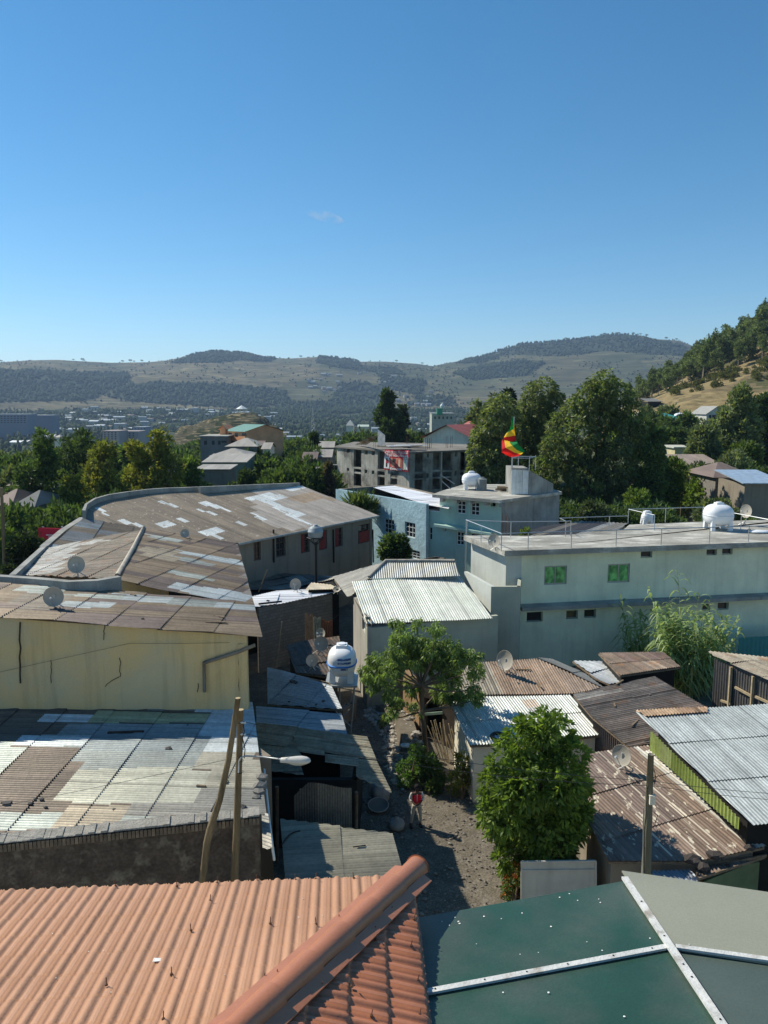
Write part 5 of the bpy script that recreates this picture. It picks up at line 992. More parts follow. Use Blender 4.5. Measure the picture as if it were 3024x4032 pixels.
def text(body, parent, org, ux, vz, size, mat, name='lettering', width=None, sx=1., th=.008, align='CENTER', bold=0.):
    """flat raised lettering: org centre point, ux reading direction, vz up"""
    cu = bpy.data.curves.new(name, 'FONT'); cu.body = body; cu.size = size; cu.align_x = align; cu.align_y = 'CENTER'; cu.extrude = th; cu.offset = bold; cu.resolution_u = 2
    o = bpy.data.objects.new(name, cu); link(o); bpy.context.view_layer.update(); dg = bpy.context.evaluated_depsgraph_get(); me = bpy.data.meshes.new_from_object(o.evaluated_get(dg)); bpy.data.objects.remove(o)
    xs = [v.co.x for v in me.vertices]; wd_ = (max(xs)-min(xs)) if xs else 1; k = sx if width is None else width/wd_
    ux = Vector(ux).normalized(); vz = Vector(vz).normalized(); nz = ux.cross(vz).normalized(); anc = ANC.get(parent.name, Vector((0, 0, 0)))
    for v in me.vertices: v.co = Vector(org)-anc+ux*(v.co.x*k)+vz*v.co.y+nz*v.co.z
    me.materials.clear(); me.materials.append(mat); r = bpy.data.objects.new(name, me); link(r); r.parent = parent; ANC[r.name] = anc; return r
uxb = c4[1]-c4[0]; vb_ = c4[0]-c4[3]; Wb = uxb.length; Hb = vb_.length
text('አርቲስት እንዬ ታከለ የባህል አዳራሽ', bn, bil(.5, .13, .06), uxb, vb_, Hb*.2, wht, width=Wb*.95, bold=.01)
text('ARTIST ENYE TAKELE CULTURAL HALL', bn, bil(.5, .275, .06), uxb, vb_, Hb*.14, wht, width=Wb*.97, bold=.01)
text('☎0943-296240', bn, bil(.5, .93, .06), uxb, vb_, Hb*.14, wht, width=Wb*.5, bold=.012)
# ---------------------------------------------------------------- sheds in the left column
NB = lambda pts, z: [PZ(1000+x*k_, 2700+y*k_, z) for x, y in pts]
# S1 grey-brown lean-to over the dark hut
a, b, c = PZ(1005, 2843, 3.5), PZ(1446, 2902, 3.5), PZ(1542, 3116, 2.75)
S1, n_ = planepx(a, b, c, [(1005, 2843), (1446, 2902), (1502, 3030), (1485, 3025), (1020, 2985)])
t = thing('dark_hut', 'dark timber hut under a drooping grey corrugated roof left of the person', 'hut', cent(S1)); OLV = [(.26, .245, .18), (.3, .28, .21), (.22, .205, .155)]
S1 = [PLN(u, v, a, n_) for u, v in [(1005, 2843), (1446, 2902), (1495, 3012), (1285, 2985), (1018, 2968)]]
corr([PLN(u, v, a, n_) for u, v in [(1005, 2843), (1446, 2902), (1482, 2990), (1014, 2930)]], b-a, OLV, pitch=.13, amp=.026, sw=.8, parent=t, name='roof', mat=rusty, wob=.03)
corr([PLN(u, v, a, n_)-Vector((0, 0, .03)) for u, v in [(1014, 2926), (1170, 2948), (1200, 2992), (1018, 2985)]], b-a, OLV, pitch=.1, amp=.016, parent=t, name='roof', mat=rusty, wob=.03)
corr([PLN(u, v, a, n_)-Vector((0, 0, .05)) for u, v in [(1402, 2982), (1481, 2988), (1544, 3118), (1403, 3056)]], b-a, OLV, pitch=.13, amp=.026, parent=t, name='roof', mat=rusty, wob=.02)
corr([PLN(u, v, a, n_)-Vector((0, 0, .06)) for u, v in [(1280, 2962), (1412, 2980), (1412, 3016), (1280, 2996)]], b-a, OLV, pitch=.13, amp=.026, parent=t, name='roof', mat=rusty, wob=.02)
corr([PLN(u, v, a, n_)+Vector((0, 0, .05)) for u, v in [(1155, 2900), (1260, 2910), (1282, 2985), (1175, 2965)]], b-a, OLV, pitch=.1, amp=.02, parent=t, name='loose_sheet', mat=rusty, wob=.03)
a2 = PZ(1030, 3025, 3.0); corr([PZ(1028, 2990, 3.05), PZ(1180, 3000, 3.05), PZ(1197, 3055, 2.85), PZ(1035, 3035, 2.85)], Vector((1, 0, 0)), OLV, pitch=.1, amp=.016, parent=t, name='awning', mat=rusty)
m = MB(); f = plz(S1); bk_ = [S1[0]+Vector((.3, -.2, 0)), S1[1]+Vector((-.3, -.3, 0))]; fr_ = PZ(1405, 3200, 0); fl_ = PZ(1085, 3180, 0)
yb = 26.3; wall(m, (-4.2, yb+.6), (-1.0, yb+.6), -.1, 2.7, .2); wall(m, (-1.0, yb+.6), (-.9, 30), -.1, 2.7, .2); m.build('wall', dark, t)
m = MB()
for u, z in [(1085, 2.9), (1398, 2.7), (1180, 2.8)]: p = PY(u, 3060, 26.0); m.tube([(p.x, 26.0, 0), (p.x+.05, 26.0, z)], .07, 6)
m.build('post', wood, t, smooth=True)
fence_a = PY(1150, 3140, 25.2); 
w0, w1 = PY(1158, 3180, 25.3), PY(1385, 3190, 25.3); z0_, z1_ = PY(1270, 3195, 25.3).z, PY(1270, 3092, 25.3).z
t2 = thing('corrugated_fence', 'upright weathered corrugated sheet wall in the shade of the dark hut', 'fence', (w0.x, 25.3, 0))
zlo = max(.3, z0_); m = MB(); n = 110
pts = []
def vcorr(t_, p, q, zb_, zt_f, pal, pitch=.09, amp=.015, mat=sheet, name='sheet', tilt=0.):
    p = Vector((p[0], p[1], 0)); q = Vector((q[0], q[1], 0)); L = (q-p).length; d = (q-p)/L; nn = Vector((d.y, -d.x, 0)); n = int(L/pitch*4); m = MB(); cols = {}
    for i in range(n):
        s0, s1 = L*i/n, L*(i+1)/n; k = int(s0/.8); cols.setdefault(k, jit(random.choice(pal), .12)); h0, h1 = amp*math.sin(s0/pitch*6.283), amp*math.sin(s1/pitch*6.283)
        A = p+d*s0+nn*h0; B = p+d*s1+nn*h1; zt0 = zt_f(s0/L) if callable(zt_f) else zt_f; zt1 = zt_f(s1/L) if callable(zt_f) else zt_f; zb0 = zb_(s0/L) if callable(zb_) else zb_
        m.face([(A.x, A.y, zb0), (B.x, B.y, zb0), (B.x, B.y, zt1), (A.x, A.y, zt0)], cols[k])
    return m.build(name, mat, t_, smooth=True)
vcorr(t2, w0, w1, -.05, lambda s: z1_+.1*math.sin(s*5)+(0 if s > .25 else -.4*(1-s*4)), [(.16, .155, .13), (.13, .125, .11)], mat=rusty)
# S2 blue-grey shaded lean-to by the tank
a, b, c = PZ(*k2(100, 740), 3.7), PZ(*k2(495, 805), 3.7), PZ(*k2(580, 990), 3.2)
S2 = [PLN(u, v, a, (b-a).cross(c-a).normalized()) for u, v in [k2(85, 700), k2(200, 735), k2(495, 805), k2(578, 985), k2(90, 950)]]
ZN = [(.3, .33, .35), (.34, .37, .39)]
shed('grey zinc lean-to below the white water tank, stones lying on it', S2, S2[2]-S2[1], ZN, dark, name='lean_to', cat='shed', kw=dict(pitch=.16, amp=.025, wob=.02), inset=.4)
a3 = [PZ(*zx, 3.35) for zx in [(1008, 2782), (1055, 2785), (1345, 2812), (1368, 2895), (1010, 2850)]]
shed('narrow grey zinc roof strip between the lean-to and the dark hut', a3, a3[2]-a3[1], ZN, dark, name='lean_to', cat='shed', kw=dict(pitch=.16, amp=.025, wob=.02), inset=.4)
nS2 = (b-a).cross(c-a).normalized(); rocks([(1150, 2685, 1.6), (1165, 2690, 1.2), (1272, 2763, 1), (1245, 2777, .8), (1138, 2765, .8)], a, nS2, 'stone lying on the shaded zinc lean-to by the water tank', 'stones on the zinc lean-to', r=.08, col=(.07, .07, .07))
# S3 low roof in front
S3 = [PZ(u, v, z) for (u, v), z in zip([(1103, 3225), (1320, 3250), (1545, 3282), (1590, 3405), (1600, 3480), (1125, 3480)], [2.5]*6)]
m_ = PZ(1320, 3285, 2.5)
shed('low grey corrugated shed roof directly beyond the terracotta eave', [S3[0], S3[2], S3[4], S3[5]], Vector((1, .1, 0)), [(.29, .27, .2), (.32, .3, .23), (.25, .235, .18)], greyp, name='shed', kw=dict(pitch=.13, amp=.024, sw=1.3, sl=2.2, mat=sheet, wob=.02, lap=.02))
m = MB(); q = [PZ(1110+i*9, v, 2.56) for i, v in enumerate([3325, 3312, 3300, 3290, 3283, 3278, 3275, 3273, 3272])]; m.tube(q, .025, 5); o = m.build('chain', black); tag(o, 'rusty chain lying curved on the low grey shed roof', 'chain')
m = MB(); p = PZ(1390, 3335, 2.56); q = PZ(1440, 3328, 2.56); m.tube([p, q], .02, 5); o = m.build('rod', black); tag(o, 'thin rod lying on the low grey shed roof', 'rod')
# pipe spout beside patchwork roof
m = MB(); m.tube([PZ(1040, 3030, 4.6), PZ(1062, 3250, 4.4), PZ(1072, 3330, 4.2), PZ(1080, 3385, 3.6)], .04, 6); o = m.build('gutter', whitef, smooth=True); tag(o, 'pale gutter pipe running down the right edge of the patchwork roof', 'gutter')
# S4 block wall house with bright tin roof
a, b, c = PZ(*k2(0, 265), 4.2), PZ(*k2(565, 208), 4.2), PZ(*k2(180, 288), 4.1)
S4 = [PZ(*k2(x, y), 4.2) for x, y in [(-60, 262), (30, 250), (145, 212), (570, 206), (500, 220), (185, 285), (40, 318), (-40, 320)]]
S4 = [PZ(*k2(x, y), 4.2) for x, y in [(-60, 258), (145, 210), (572, 206), (530, 222), (185, 288), (-40, 322)]]
t = thing('block_house', 'low grey block-built house with a bright white tin roof behind the dishes', 'house', cent(S4)); corr(S4, S4[2]-S4[1], [(.75, .77, .8), (.7, .72, .76)], pitch=.15, parent=t, name='roof', mat=brt, wob=.05, amp=.015)
m = MB(); wl0 = PZ(*k2(185, 290), 4.1); wl1 = PZ(*k2(530, 228), 4.1); wl2 = PZ(*k2(30, 325), 4.1); wall(m, wl2, wl0, -.1, 4.1, .2); wall(m, wl0, wl1, -.1, 4.1, .2); wall(m, wl1, (wl1.x-1, wl1.y+3), -.1, 4.1, .2); m.build('wall', block, t)
S5 = [PZ(*k2(x, y), 4.4) for x, y in [(-60, 90), (30, 85), (300, 125), (520, 118), (570, 200), (150, 208), (-60, 250)]]
S5 = [PZ(*k2(x, y), 4.0) for x, y in [(-60, 80), (60, 85), (525, 122), (575, 203), (150, 208), (-60, 250)]]
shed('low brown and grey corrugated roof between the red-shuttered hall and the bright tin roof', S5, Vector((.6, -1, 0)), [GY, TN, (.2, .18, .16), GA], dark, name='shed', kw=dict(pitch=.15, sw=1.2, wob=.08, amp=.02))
shed('small light brown roof patch leaning beside the bright tin roof', [PZ(*k2(x, y), 4.45) for x, y in [(335, 205), (375, 155), (500, 170), (560, 200)]], Vector((.5, -1, 0)), [(.42, .37, .27), (.38, .34, .26)], dark, name='shed', kw=dict(pitch=.15, amp=.02), beams=False)
# dark roof under dishes
S6 = [PZ(*k2(x, y), 3.3) for x, y in [(210, 565), (395, 525), (555, 500), (565, 550), (485, 770), (275, 745)]]
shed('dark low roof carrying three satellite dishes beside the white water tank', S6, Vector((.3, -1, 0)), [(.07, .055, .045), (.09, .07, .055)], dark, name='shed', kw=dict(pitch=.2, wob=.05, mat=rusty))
t = thing('patched_fence', 'rusty corrugated fence of brown and orange sheets behind the dishes', 'fence', (-3, 34, 0))
fpts = [k2(335, 450), k2(390, 465), k2(440, 470), k2(515, 480)]; F3 = [PZ(u, v+22, 2.9) for u, v in fpts]
for i, pal in enumerate([[(.3, .2, .13)], [(.4, .35, .24)], [(.35, .13, .06)]]): vcorr(t, F3[i], F3[i+1], 1.6, lambda s, i=i: 4.15-.12*i+.05*math.sin(s*9), pal, mat=rusty, pitch=.12, amp=.02)
# low rendered wall and yard round tank base
t = thing('low_wall', 'rounded low grey wall at the mouth of the narrow passage', 'wall', tuple(PZ(1380, 2830, 0))); m = MB(); P_ = [PZ(u, v, 0) for u, v in [(1350, 2860), (1375, 2842), (1400, 2835), (1405, 2800)]]
for i in range(3): wall(m, P_[i], P_[i+1], 0, .9, .3)
m.build('wall', greyp, t)
# ---------------------------------------------------------------- right-hand sheds
z9 = lambda x, y: (2000+x*.6172, 2200+y*.6172); z10 = lambda x, y: (2000+x*.6172, 2700+y*.6172)
BRR = [(.26, .2, .155), (.23, .18, .145), (.3, .22, .16), (.28, .25, .2)]
# R1 brown ribbed roof with dish
R1p = [PZ(u, v, z) for u, v, z in [(1790, 2620, 3.4), (2115, 2588, 3.4), (2385, 2708, 2.9), (2260, 2732, 2.8), (1760, 2730, 2.8)]]
a, b, c = PZ(1870, 2610, 3.5), PZ(2115, 2592, 3.5), PZ(2260, 2732, 2.8); nR = (b-a).cross(c-a).normalized(); PR1 = lambda u, v, a=a: PLN(u, v, a, nR)
R1p = [PR1(u, v) for u, v in [(1840, 2612), (2115, 2592), (2258, 2655), (2380, 2708), (2262, 2732), (1775, 2740)]]
shed('house with rusty brown corrugated roof and satellite dish behind the slender tree', R1p, Vector((.12, -1, 0)), BRR, tealg, name='house', cat='house', kw=dict(pitch=.13, amp=.022, sw=1.1, mat=rusty, sl=2.4))
a, b, c = PZ(2115, 2588, 3.55), PZ(2385, 2708, 2.95), PZ(2280, 2600, 2.7); shed('grey weathered hip of a roof behind the rusty brown roof', [a, PZ(2175, 2590, 3.4), PZ(2300, 2650, 3.0), b], Vector((1, -.9, 0)), [(.25, .24, .2), GY], tealg, name='house', cat='house', kw=dict(pitch=.15), beams=False)
# R2 whitish-blue flat strip + dark brown roof behind
shed('pale bluish roof strip in the shade behind the rusty brown roof', [PZ(*z9(x, y), 3.0) for x, y in [(410, 650), (640, 655), (810, 770), (650, 800), (560, 760)]], Vector((.6, -1, 0)), [(.5, .52, .52), (.42, .44, .46)], dark, name='shed', kw=dict(pitch=.2, wob=.04))
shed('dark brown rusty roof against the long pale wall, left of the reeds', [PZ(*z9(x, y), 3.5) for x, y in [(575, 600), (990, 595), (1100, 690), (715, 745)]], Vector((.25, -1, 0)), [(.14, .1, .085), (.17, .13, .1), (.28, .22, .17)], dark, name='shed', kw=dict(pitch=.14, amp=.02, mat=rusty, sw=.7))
# R3 white corrugated roof in front (patched)
a, b, c = PZ(1768, 2742, 3.15), PZ(2248, 2738, 3.0), PZ(2362, 2895, 2.5); nR3 = (b-a).cross(c-a).normalized()
R3p = [PLN(u, v, a, nR3) for u, v in [(1770, 2768), (1800, 2744), (2245, 2737), (2302, 2805), (2368, 2894), (2080, 2925), (1850, 2935)]]
shed('white patched corrugated roof half shaded by the slender tree', R3p, Vector((.22, -1, 0)), [(.52, .54, .5), (.49, .51, .47), (.55, .56, .52)], cream, name='house', cat='house', kw=dict(pitch=.13, amp=.022, sw=.9, sl=2.0, patches=[([PLN(*z10(x, y), a, nR3) for x, y in [(105, 118), (205, 110), (245, 165), (235, 195), (160, 195)]], (.36, .36, .33)), ([PLN(*z10(x, y), a, nR3) for x, y in [(75, 70), (180, 75), (190, 110), (100, 118)]], (.42, .35, .28))]))
# R4 big brown ridged roof
a, b, c = PZ(2258, 2737, 3.4), PZ(2575, 2664, 3.6), PZ(2480, 2935, 2.9); nR4 = (b-a).cross(c-a).normalized()
R4p = [PLN(u, v, a, nR4) for u, v in [(2256, 2735), (2575, 2664), (2785, 2790), (2570, 2928), (2478, 2942), (2330, 2822)]]
shed('wide weathered brown corrugated roof between the round tree and the reeds', R4p, Vector((1, .35, 0)), [(.2, .17, .145), (.22, .18, .15), (.18, .155, .135), (.25, .19, .15)], dark, name='house', cat='house', kw=dict(pitch=.13, amp=.024, sw=.8, sl=2.8, mat=rusty, patches=[([PLN(*z9(x, y), a, nR4) for x, y in [(415, 865), (460, 905), (720, 850), (700, 840)]], (.38, .35, .3))]))
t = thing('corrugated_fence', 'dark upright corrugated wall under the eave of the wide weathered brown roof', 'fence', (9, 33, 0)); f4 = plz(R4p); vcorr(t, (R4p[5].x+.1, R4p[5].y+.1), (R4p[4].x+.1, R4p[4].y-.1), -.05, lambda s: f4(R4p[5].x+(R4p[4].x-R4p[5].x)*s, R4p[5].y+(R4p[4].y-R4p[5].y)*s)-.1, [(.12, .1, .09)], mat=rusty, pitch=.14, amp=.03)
# R5 white-grey big roof, right
a, b, c = PZ(*z10(810, 165), 4.2), PZ(*z10(1659, 120), 4.4), PZ(*z10(1560, 895), 3.7); nR5 = (b-a).cross(c-a).normalized(); P5 = lambda x, y, a=a: PLN(*z10(x, y), a, nR5)
R5p = [P5(810, 165), P5(1280, 140), P5(1760, 118), P5(2100, 600), P5(1950, 860), P5(1562, 893)]
t5 = thing('green_walled_shed', 'big light grey corrugated roof with yellow-green corrugated side wall at the right', 'shed', cent(R5p))
corr([P5(812, 165), P5(1760, 110), P5(2100, 600), P5(1950, 855), P5(1562, 893)], P5(1562, 893)-P5(1000, 300)+Vector((0, 0, 0)), [(.42, .45, .43), (.44, .47, .45), (.41, .44, .42)], pitch=.125, amp=.013, sw=.95, sl=2.6, parent=t5, name='roof', jt=.04)
corr([P5(812, 163)+Vector((0, 0, .05)), P5(1270, 140)+Vector((0, 0, .05)), P5(1275, 178)+Vector((0, 0, .05)), P5(880, 205)+Vector((0, 0, .05))], P5(1562, 893)-P5(1000, 300), [(.55, .52, .45), (.3, .2, .13), (.4, .28, .18)], pitch=.125, amp=.02, sw=.8, parent=t5, name='rusty_edge', mat=rusty)
g0, g1_ = P5(905, 268), P5(1480, 850); gn = Vector((g1_.y-g0.y, -(g1_.x-g0.x), 0)).normalized()*-.25
GA0 = P5(912, 270)-Vector((0, 0, .1)); GB0 = P5(1480, 830)-Vector((0, 0, .1)); lowA = PLV(*z10(895, 400), GA0, GB0).z; lowB = PLV(*z10(1465, 915), GA0, GB0).z
vcorr(t5, GA0+(GB0-GA0)*.0, GB0, lambda s: lowA+(lowB-lowA)*s-.02, lambda s: GA0.z+(GB0.z-GA0.z)*s, [(.42, .5, .16), (.36, .44, .12), (.46, .52, .22), (.3, .38, .1)], pitch=.2, amp=.035, name='green_wall')
m = MB(); f5 = plz(R5p); q = [(GA0.x+.3, GA0.y-.0), (P5(1760, 118).x, P5(1760, 118).y-.3), (P5(1950, 860).x, P5(1950, 860).y+.5), (GB0.x+.4, GB0.y+.3)]; m.prism(q, -.1, lambda p: f5(p[0], p[1])-.15); m.build('inner_wall', dark, t5)
# R6 speckled brown roof
a, b, c = PZ(*z10(520, 430), 2.9), PZ(*z10(900, 400), 3.1), PZ(*z10(1640, 1030), 2.6); nR6 = (b-a).cross(c-a).normalized(); P6 = lambda x, y, a=a: PLN(*z10(x, y), a, nR6)
R6p = [P6(525, 425), P6(780, 400), P6(895, 385), P6(1470, 915), P6(1650, 1030), P6(1215, 1225)]; R6p = [P6(520, 428), P6(892, 380), P6(1650, 1028), P6(1210, 1120), P6(640, 1120), P6(430, 700)]
speck = M('cream_speckled_sheet', attr=True, rough=.6, metal=.15, ns=1, na=.12, bump=.1, bs=5, fine=.1, col2=(.5, .44, .34), ms=3.8, mt=.618, mw=.012, stretch=(1.3, .6, 1))  # cream specks come from thresholded noise in the sheet colour
ln = lambda x0, y0, x1, y1, w_: ([P6(x0-w_, y0), P6(x0+w_, y0), P6(x1+w_, y1), P6(x1-w_, y1)], (.55, .48, .38))
PB = (.23, .165, .125)
shed('low house with a brown roof speckled and striped in cream beside the round tree', R6p, P6(1500, 1000)-P6(700, 330), [PB, (.19, .14, .115)], greyp, name='house', cat='house', kw=dict(pitch=.13, amp=.011, sw=.9, sl=2.6, mat=speck, jt=.05, patches=[([P6(800, 390), P6(895, 380), P6(1650, 1025), P6(1560, 1050)], (.6, .57, .5)), ln(600, 440, 1250, 1110, 7), ln(650, 425, 1430, 1075, 7), ln(560, 500, 1040, 1090, 7), ln(720, 410, 1340, 1090, 4)]))
E6 = [P6(1200, 1118)-Vector((0, 0, .25)), P6(1655, 1030)-Vector((0, 0, .2)), PZ(*z10(1640, 1075), 2.2), PZ(*z10(1205, 1225), 2.1), PZ(*z10(1150, 1160), 2.2)]
shed('narrow brown lower eave roof with sagging edge in front of the speckled brown roof', [E6[0], E6[1], PZ(*z10(1640, 1080), 2.25), PZ(*z10(1210, 1222), 2.25)], P6(1500, 1000)-P6(700, 330), [(.2, .17, .15), (.17, .145, .13)], M('green_corrugated_wall', (.12, .16, .08), rough=.7, na=.3), name='lean_to', cat='shed', kw=dict(pitch=.13, amp=.02, mat=rusty, wob=.04), z0=-.1)
E7 = [PZ(*z10(x, y), 2.1) for x, y in [(915, 1180), (1160, 1175), (1225, 1250), (960, 1300)]]
shed('shaded bluish corrugated roof scrap behind the grey metal panel', E7, P6(1500, 1000)-P6(700, 330), [(.3, .33, .36), (.2, .22, .25)], dark, name='shed', kw=dict(pitch=.13, amp=.02))
rocks([(2000+x*.6172, 2700+y*.6172, s) for x, y, s in [(1310, 1085, 2.2), (1330, 1080, 1.8), (1350, 1095, 1.4), (1175, 1115, 2.4), (1195, 1130, 1.8), (1245, 1160, 1.8), (1545, 1035, 1.6), (1525, 1040, 1.2), (912, 183, 1.1)]], P6(1310, 1085), nR6, 'dark stone holding down the eave of the speckled brown roof', 'stones on the speckled roof eave', r=.1, col=(.06, .05, .045))
# R7 shed at right with plank-framed corrugated wall
a, b = PZ(*z9(1275, 585), 4.6), PZ(*z9(1659, 640), 4.6)
R7p = [PZ(*z9(x, y), 4.3) for x, y in [(1272, 588), (1760, 640), (1900, 830), (1659, 770), (1310, 620)]]
t7 = thing('timber_framed_shed', 'tall shed of dark corrugated sheets framed with pale poles at the right border', 'shed', cent(R7p)); corr(R7p, R7p[3]-R7p[4], [(.3, .26, .2), (.26, .23, .18), (.38, .34, .27)], pitch=.15, amp=.02, parent=t7, name='roof', mat=rusty, wob=.04)
wA7 = PZ(*z9(1318, 640), 4.1); wB7 = PZ(*z9(1700, 800), 4.1); vcorr(t7, wA7, wB7, 0, 4.15, [(.13, .125, .12), (.15, .14, .13)], pitch=.16, amp=.025)
m = MB(); d7 = (wB7-wA7).normalized(); o7 = Vector((d7.y, -d7.x, 0))*.1
for x in (1420, 1565): p = PLV(*z9(x, 760), wA7+o7, wB7+o7); m.beam((p.x, p.y, .1), (p.x, p.y, 4.1), .12)
for x0, y0, x1, y1 in [(1360, 905, 1420, 925), (1450, 820, 1560, 880), (1580, 880, 1700, 935)]: m.beam(PLV(*z9(x0, y0), wA7+o7, wB7+o7), PLV(*z9(x1, y1), wA7+o7, wB7+o7), .1)
m.build('timber_frame', M('pale_timber', (.4, .32, .2), rough=.9, ns=5, na=.3), t7)
t = thing('turquoise_wall', 'turquoise corrugated wall strip under the pale building at the right border', 'wall', (20, 46, 0)); tq = [PLV(*z9(x, 560), fa-inD*2.5, fb-inD*2.5) for x in (1470, 1900)]
vcorr(t, tq[0], tq[1], -.1, lambda s: PLV(*z9(1500, 502), fa-inD*2.5, fb-inD*2.5).z-.0*s, [(.04, .2, .19)], pitch=.3, amp=.01, mat=M('turquoise_paint', (.05, .22, .21), rough=.7, na=.15))
# brown hut under the slender tree: ochre wall, door, bamboo screen
t = thing('mud_hut', 'ochre mud wall hut with a dark doorway under the slender tree', 'hut', (4, 32, 0)); o0, o1_ = PZ(1562, 2790, 0), PZ(1650, 2895, 0)
ochre = plaster('ochre_mud', (.3, .2, .11), streak=.4); m = MB(); wall(m, (o0.x, o0.y), (o1_.x, o1_.y), -.1, 2.6, .25); m.build('wall', ochre, t)
hw0 = (o1_.x, o1_.y); hw1 = PZ(1850, 2975, 0); op = oppx(hw0, (hw1.x, hw1.y), 1670, 2812, 1740, 2960); op = (op[0], op[1], 0.05, 2.1); m = MB(); wall(m, hw0, (hw1.x, hw1.y), -.1, 2.7, .25, [op]); m.build('front_wall', M('dark_mud', (.07, .055, .045), rough=1, na=.3), t)
dark_room(t, hw0, (hw1.x, hw1.y), 0, 2.5, 1.5); m = MB(); p = PLV(1670, 2812, hw0, (hw1.x, hw1.y)); q = PLV(1745, 2806, hw0, (hw1.x, hw1.y)); m.beam(p, q, .12); m.build('lintel', M('faded_teal_wood', (.14, .2, .16), rough=.9), t)
t = thing('stick_screen', 'pale bamboo and stick screen leaning between the hut and the white patched roof', 'fence', tuple(PZ(1790, 2960, 0))); m = MB()
for i in range(26): 
    a = PZ(1735+i*4.5+random.uniform(-3, 3), 2990+i*2, 0); 
    if 8 < i < 14: continue
    m.tube([a, a+Vector((random.uniform(-.3, .1)-.35, .3, random.uniform(1.2, 2.0)))], .025, 4, jit((.42, .34, .22), .3))
m.build('stick', stone, t)
# white gate panel bottom centre
t = thing('metal_gate', 'plain grey-white metal gate leaf below the round tree', 'gate', tuple(PZ(2060, 3600, 0))); pg = [PLV(u, v, PZ(2060, 3600, 0), PZ(2060, 3600, 0)+Vector((1, .02, 0))) for u, v in [(2053, 3392), (2345, 3388), (2345, 3600), (2053, 3600)]]
m = MB(); gm_ = M('gate_paint', (.5, .49, .43), rough=.7, na=.12, ns=2, streak=.2); o_ = Vector((0, .05, 0)); m.hexa([pg[3], pg[2], pg[2]+o_, pg[3]+o_], [pg[0], pg[1], pg[1]+o_, pg[0]+o_]); m.build('panel', gm_, t)
m = MB(); u_ = Vector((0, -.03, 0))
for f in (0, .16): m.beam(pg[0].lerp(pg[3], f)+u_, pg[1].lerp(pg[2], f)+u_, .05)
m.beam(pg[0]+u_, pg[3]+u_, .05); m.beam(pg[1]+u_, pg[2]+u_, .05); m.build('frame', gm_, t)
m = MB()
for i, (x, w_, h) in enumerate([(2240, 40, .7), (2290, 36, .9)]): p = PZ(x, 3420, 1.5); m.box((p.x, p.y+2.2, .95+.1*i), (.34, .3, 2.1), .2)
o = m.build('concrete_post', cream); tag(o, 'pale stubby concrete posts standing behind the grey-white gate', 'gate posts')

random.seed(321)
def clutter(f, pxs, nrm_o, nrm_n, label, group):
    for (u, v) in pxs:
        c = PLN(u, v, nrm_o, nrm_n)+Vector((0, 0, .05)); m = MB()
        if random.random() < .55: m.rock((0, 0, 0), random.uniform(.05, .1), (.15, .14, .12)); o = m.build('roof_stone', stone, world=False); lb = label
        else: m.box((0, 0, 0), (random.uniform(.3, .8), .07, .04), random.uniform(-1.5, 1.5)); o = m.build('stick', wood, world=False); lb = label.replace('stone', 'stick')
        o.location = c; tag(o, lb, 'stone' if 'stone' in lb else 'stick', group.replace('stones', 'stones' if 'stone' in lb else 'sticks'))
clutter(None, [(1900, 2690), (2120, 2700), (2060, 2640)], PR1(1900, 2690), nR, 'small stone lying on the rusty brown roof left of the reeds', 'stones on the rusty brown roof')
clutter(None, [(2420, 2780), (2500, 2850), (2560, 2740), (2440, 2690)], R4p[0], nR4, 'small stone lying on the wide weathered brown roof', 'stones on the weathered brown roof')
clutter(None, [(1120, 2870), (1250, 2925), (1380, 2945), (1100, 2905)], S1[0], n_, 'small stone on the drooping roof of the dark hut', 'stones on the dark hut roof') if False else None
clutter(None, [(560, 2440), (850, 2455), (863, 2432), (520, 2345)], e0, nB, 'small dark stone on the brown strip roof above the yellow wall', 'stones on the strip roof')
# ================================================================ OBJECTS
def dish(label, c, base, R_, yaw, tilt=.5, group='satellite dishes on the roofs'):
    """c: centre of the bowl, base: foot on the roof; yaw/tilt: where the bowl looks"""
    base = Vector(base); c = Vector(c); t = thing('satellite_dish', label, 'satellite dish', tuple(base), group)
    ax = Vector((math.sin(yaw)*math.cos(tilt), math.cos(yaw)*math.cos(tilt), math.sin(tilt))); q = ax.to_track_quat('Z', 'Y').to_matrix().to_4x4(); M4 = Matrix.Translation(c-ax*R_*.12) @ q
    m = MB(); prof = [(0.001, 0)]+[(R_*f, R_*.22*f*f) for f in (.2, .4, .6, .8, .97)]+[(R_, R_*.23), (R_*1.005, R_*.2)]+[(R_*f, R_*.22*f*f-.02) for f in (.8, .5, .2)]+[(.001, -.02)]
    m.lathe(prof, n=28, M4=M4); m.build('bowl', dishm, t, smooth=True)
    bk = c-ax*(R_*.22); m = MB(); m.tube([base, (bk.x, bk.y, base.z+(bk.z-base.z)*.6), bk], [.035, .035, .03], 6); m.box(tuple(bk), (.14, .1, .18)); m.tube([base+Vector((-.3, .15, 0)), base+Vector((0, 0, .25))], .02, 4); m.tube([base+Vector((.3, .15, 0)), base+Vector((0, 0, .25))], .02, 4); m.build('mount', steel, t)
    low = M4 @ Vector((0, -R_*.95, R_*.2)); low2 = M4 @ Vector((0, R_*.95, R_*.2)); low = low if low.z < low2.z else low2; fo = c+ax*R_*.95; m = MB(); m.tube([low, fo], .015, 5); m.build('arm', steel, t)
    m = MB(); m.tube([fo, fo+ax*.1], .04, 6); m.build('receiver', whitef, t)
def dpx(label, U, V, r, bU, bV, y=None, z=None, yaw=math.pi, tilt=.45, plane=None):
    b = plane(bU, bV) if plane else PZ(bU, bV, z); c = PY(U, V, b.y-.1); dish(label, c, b, r/F*(c-CAMP).length, yaw, tilt)
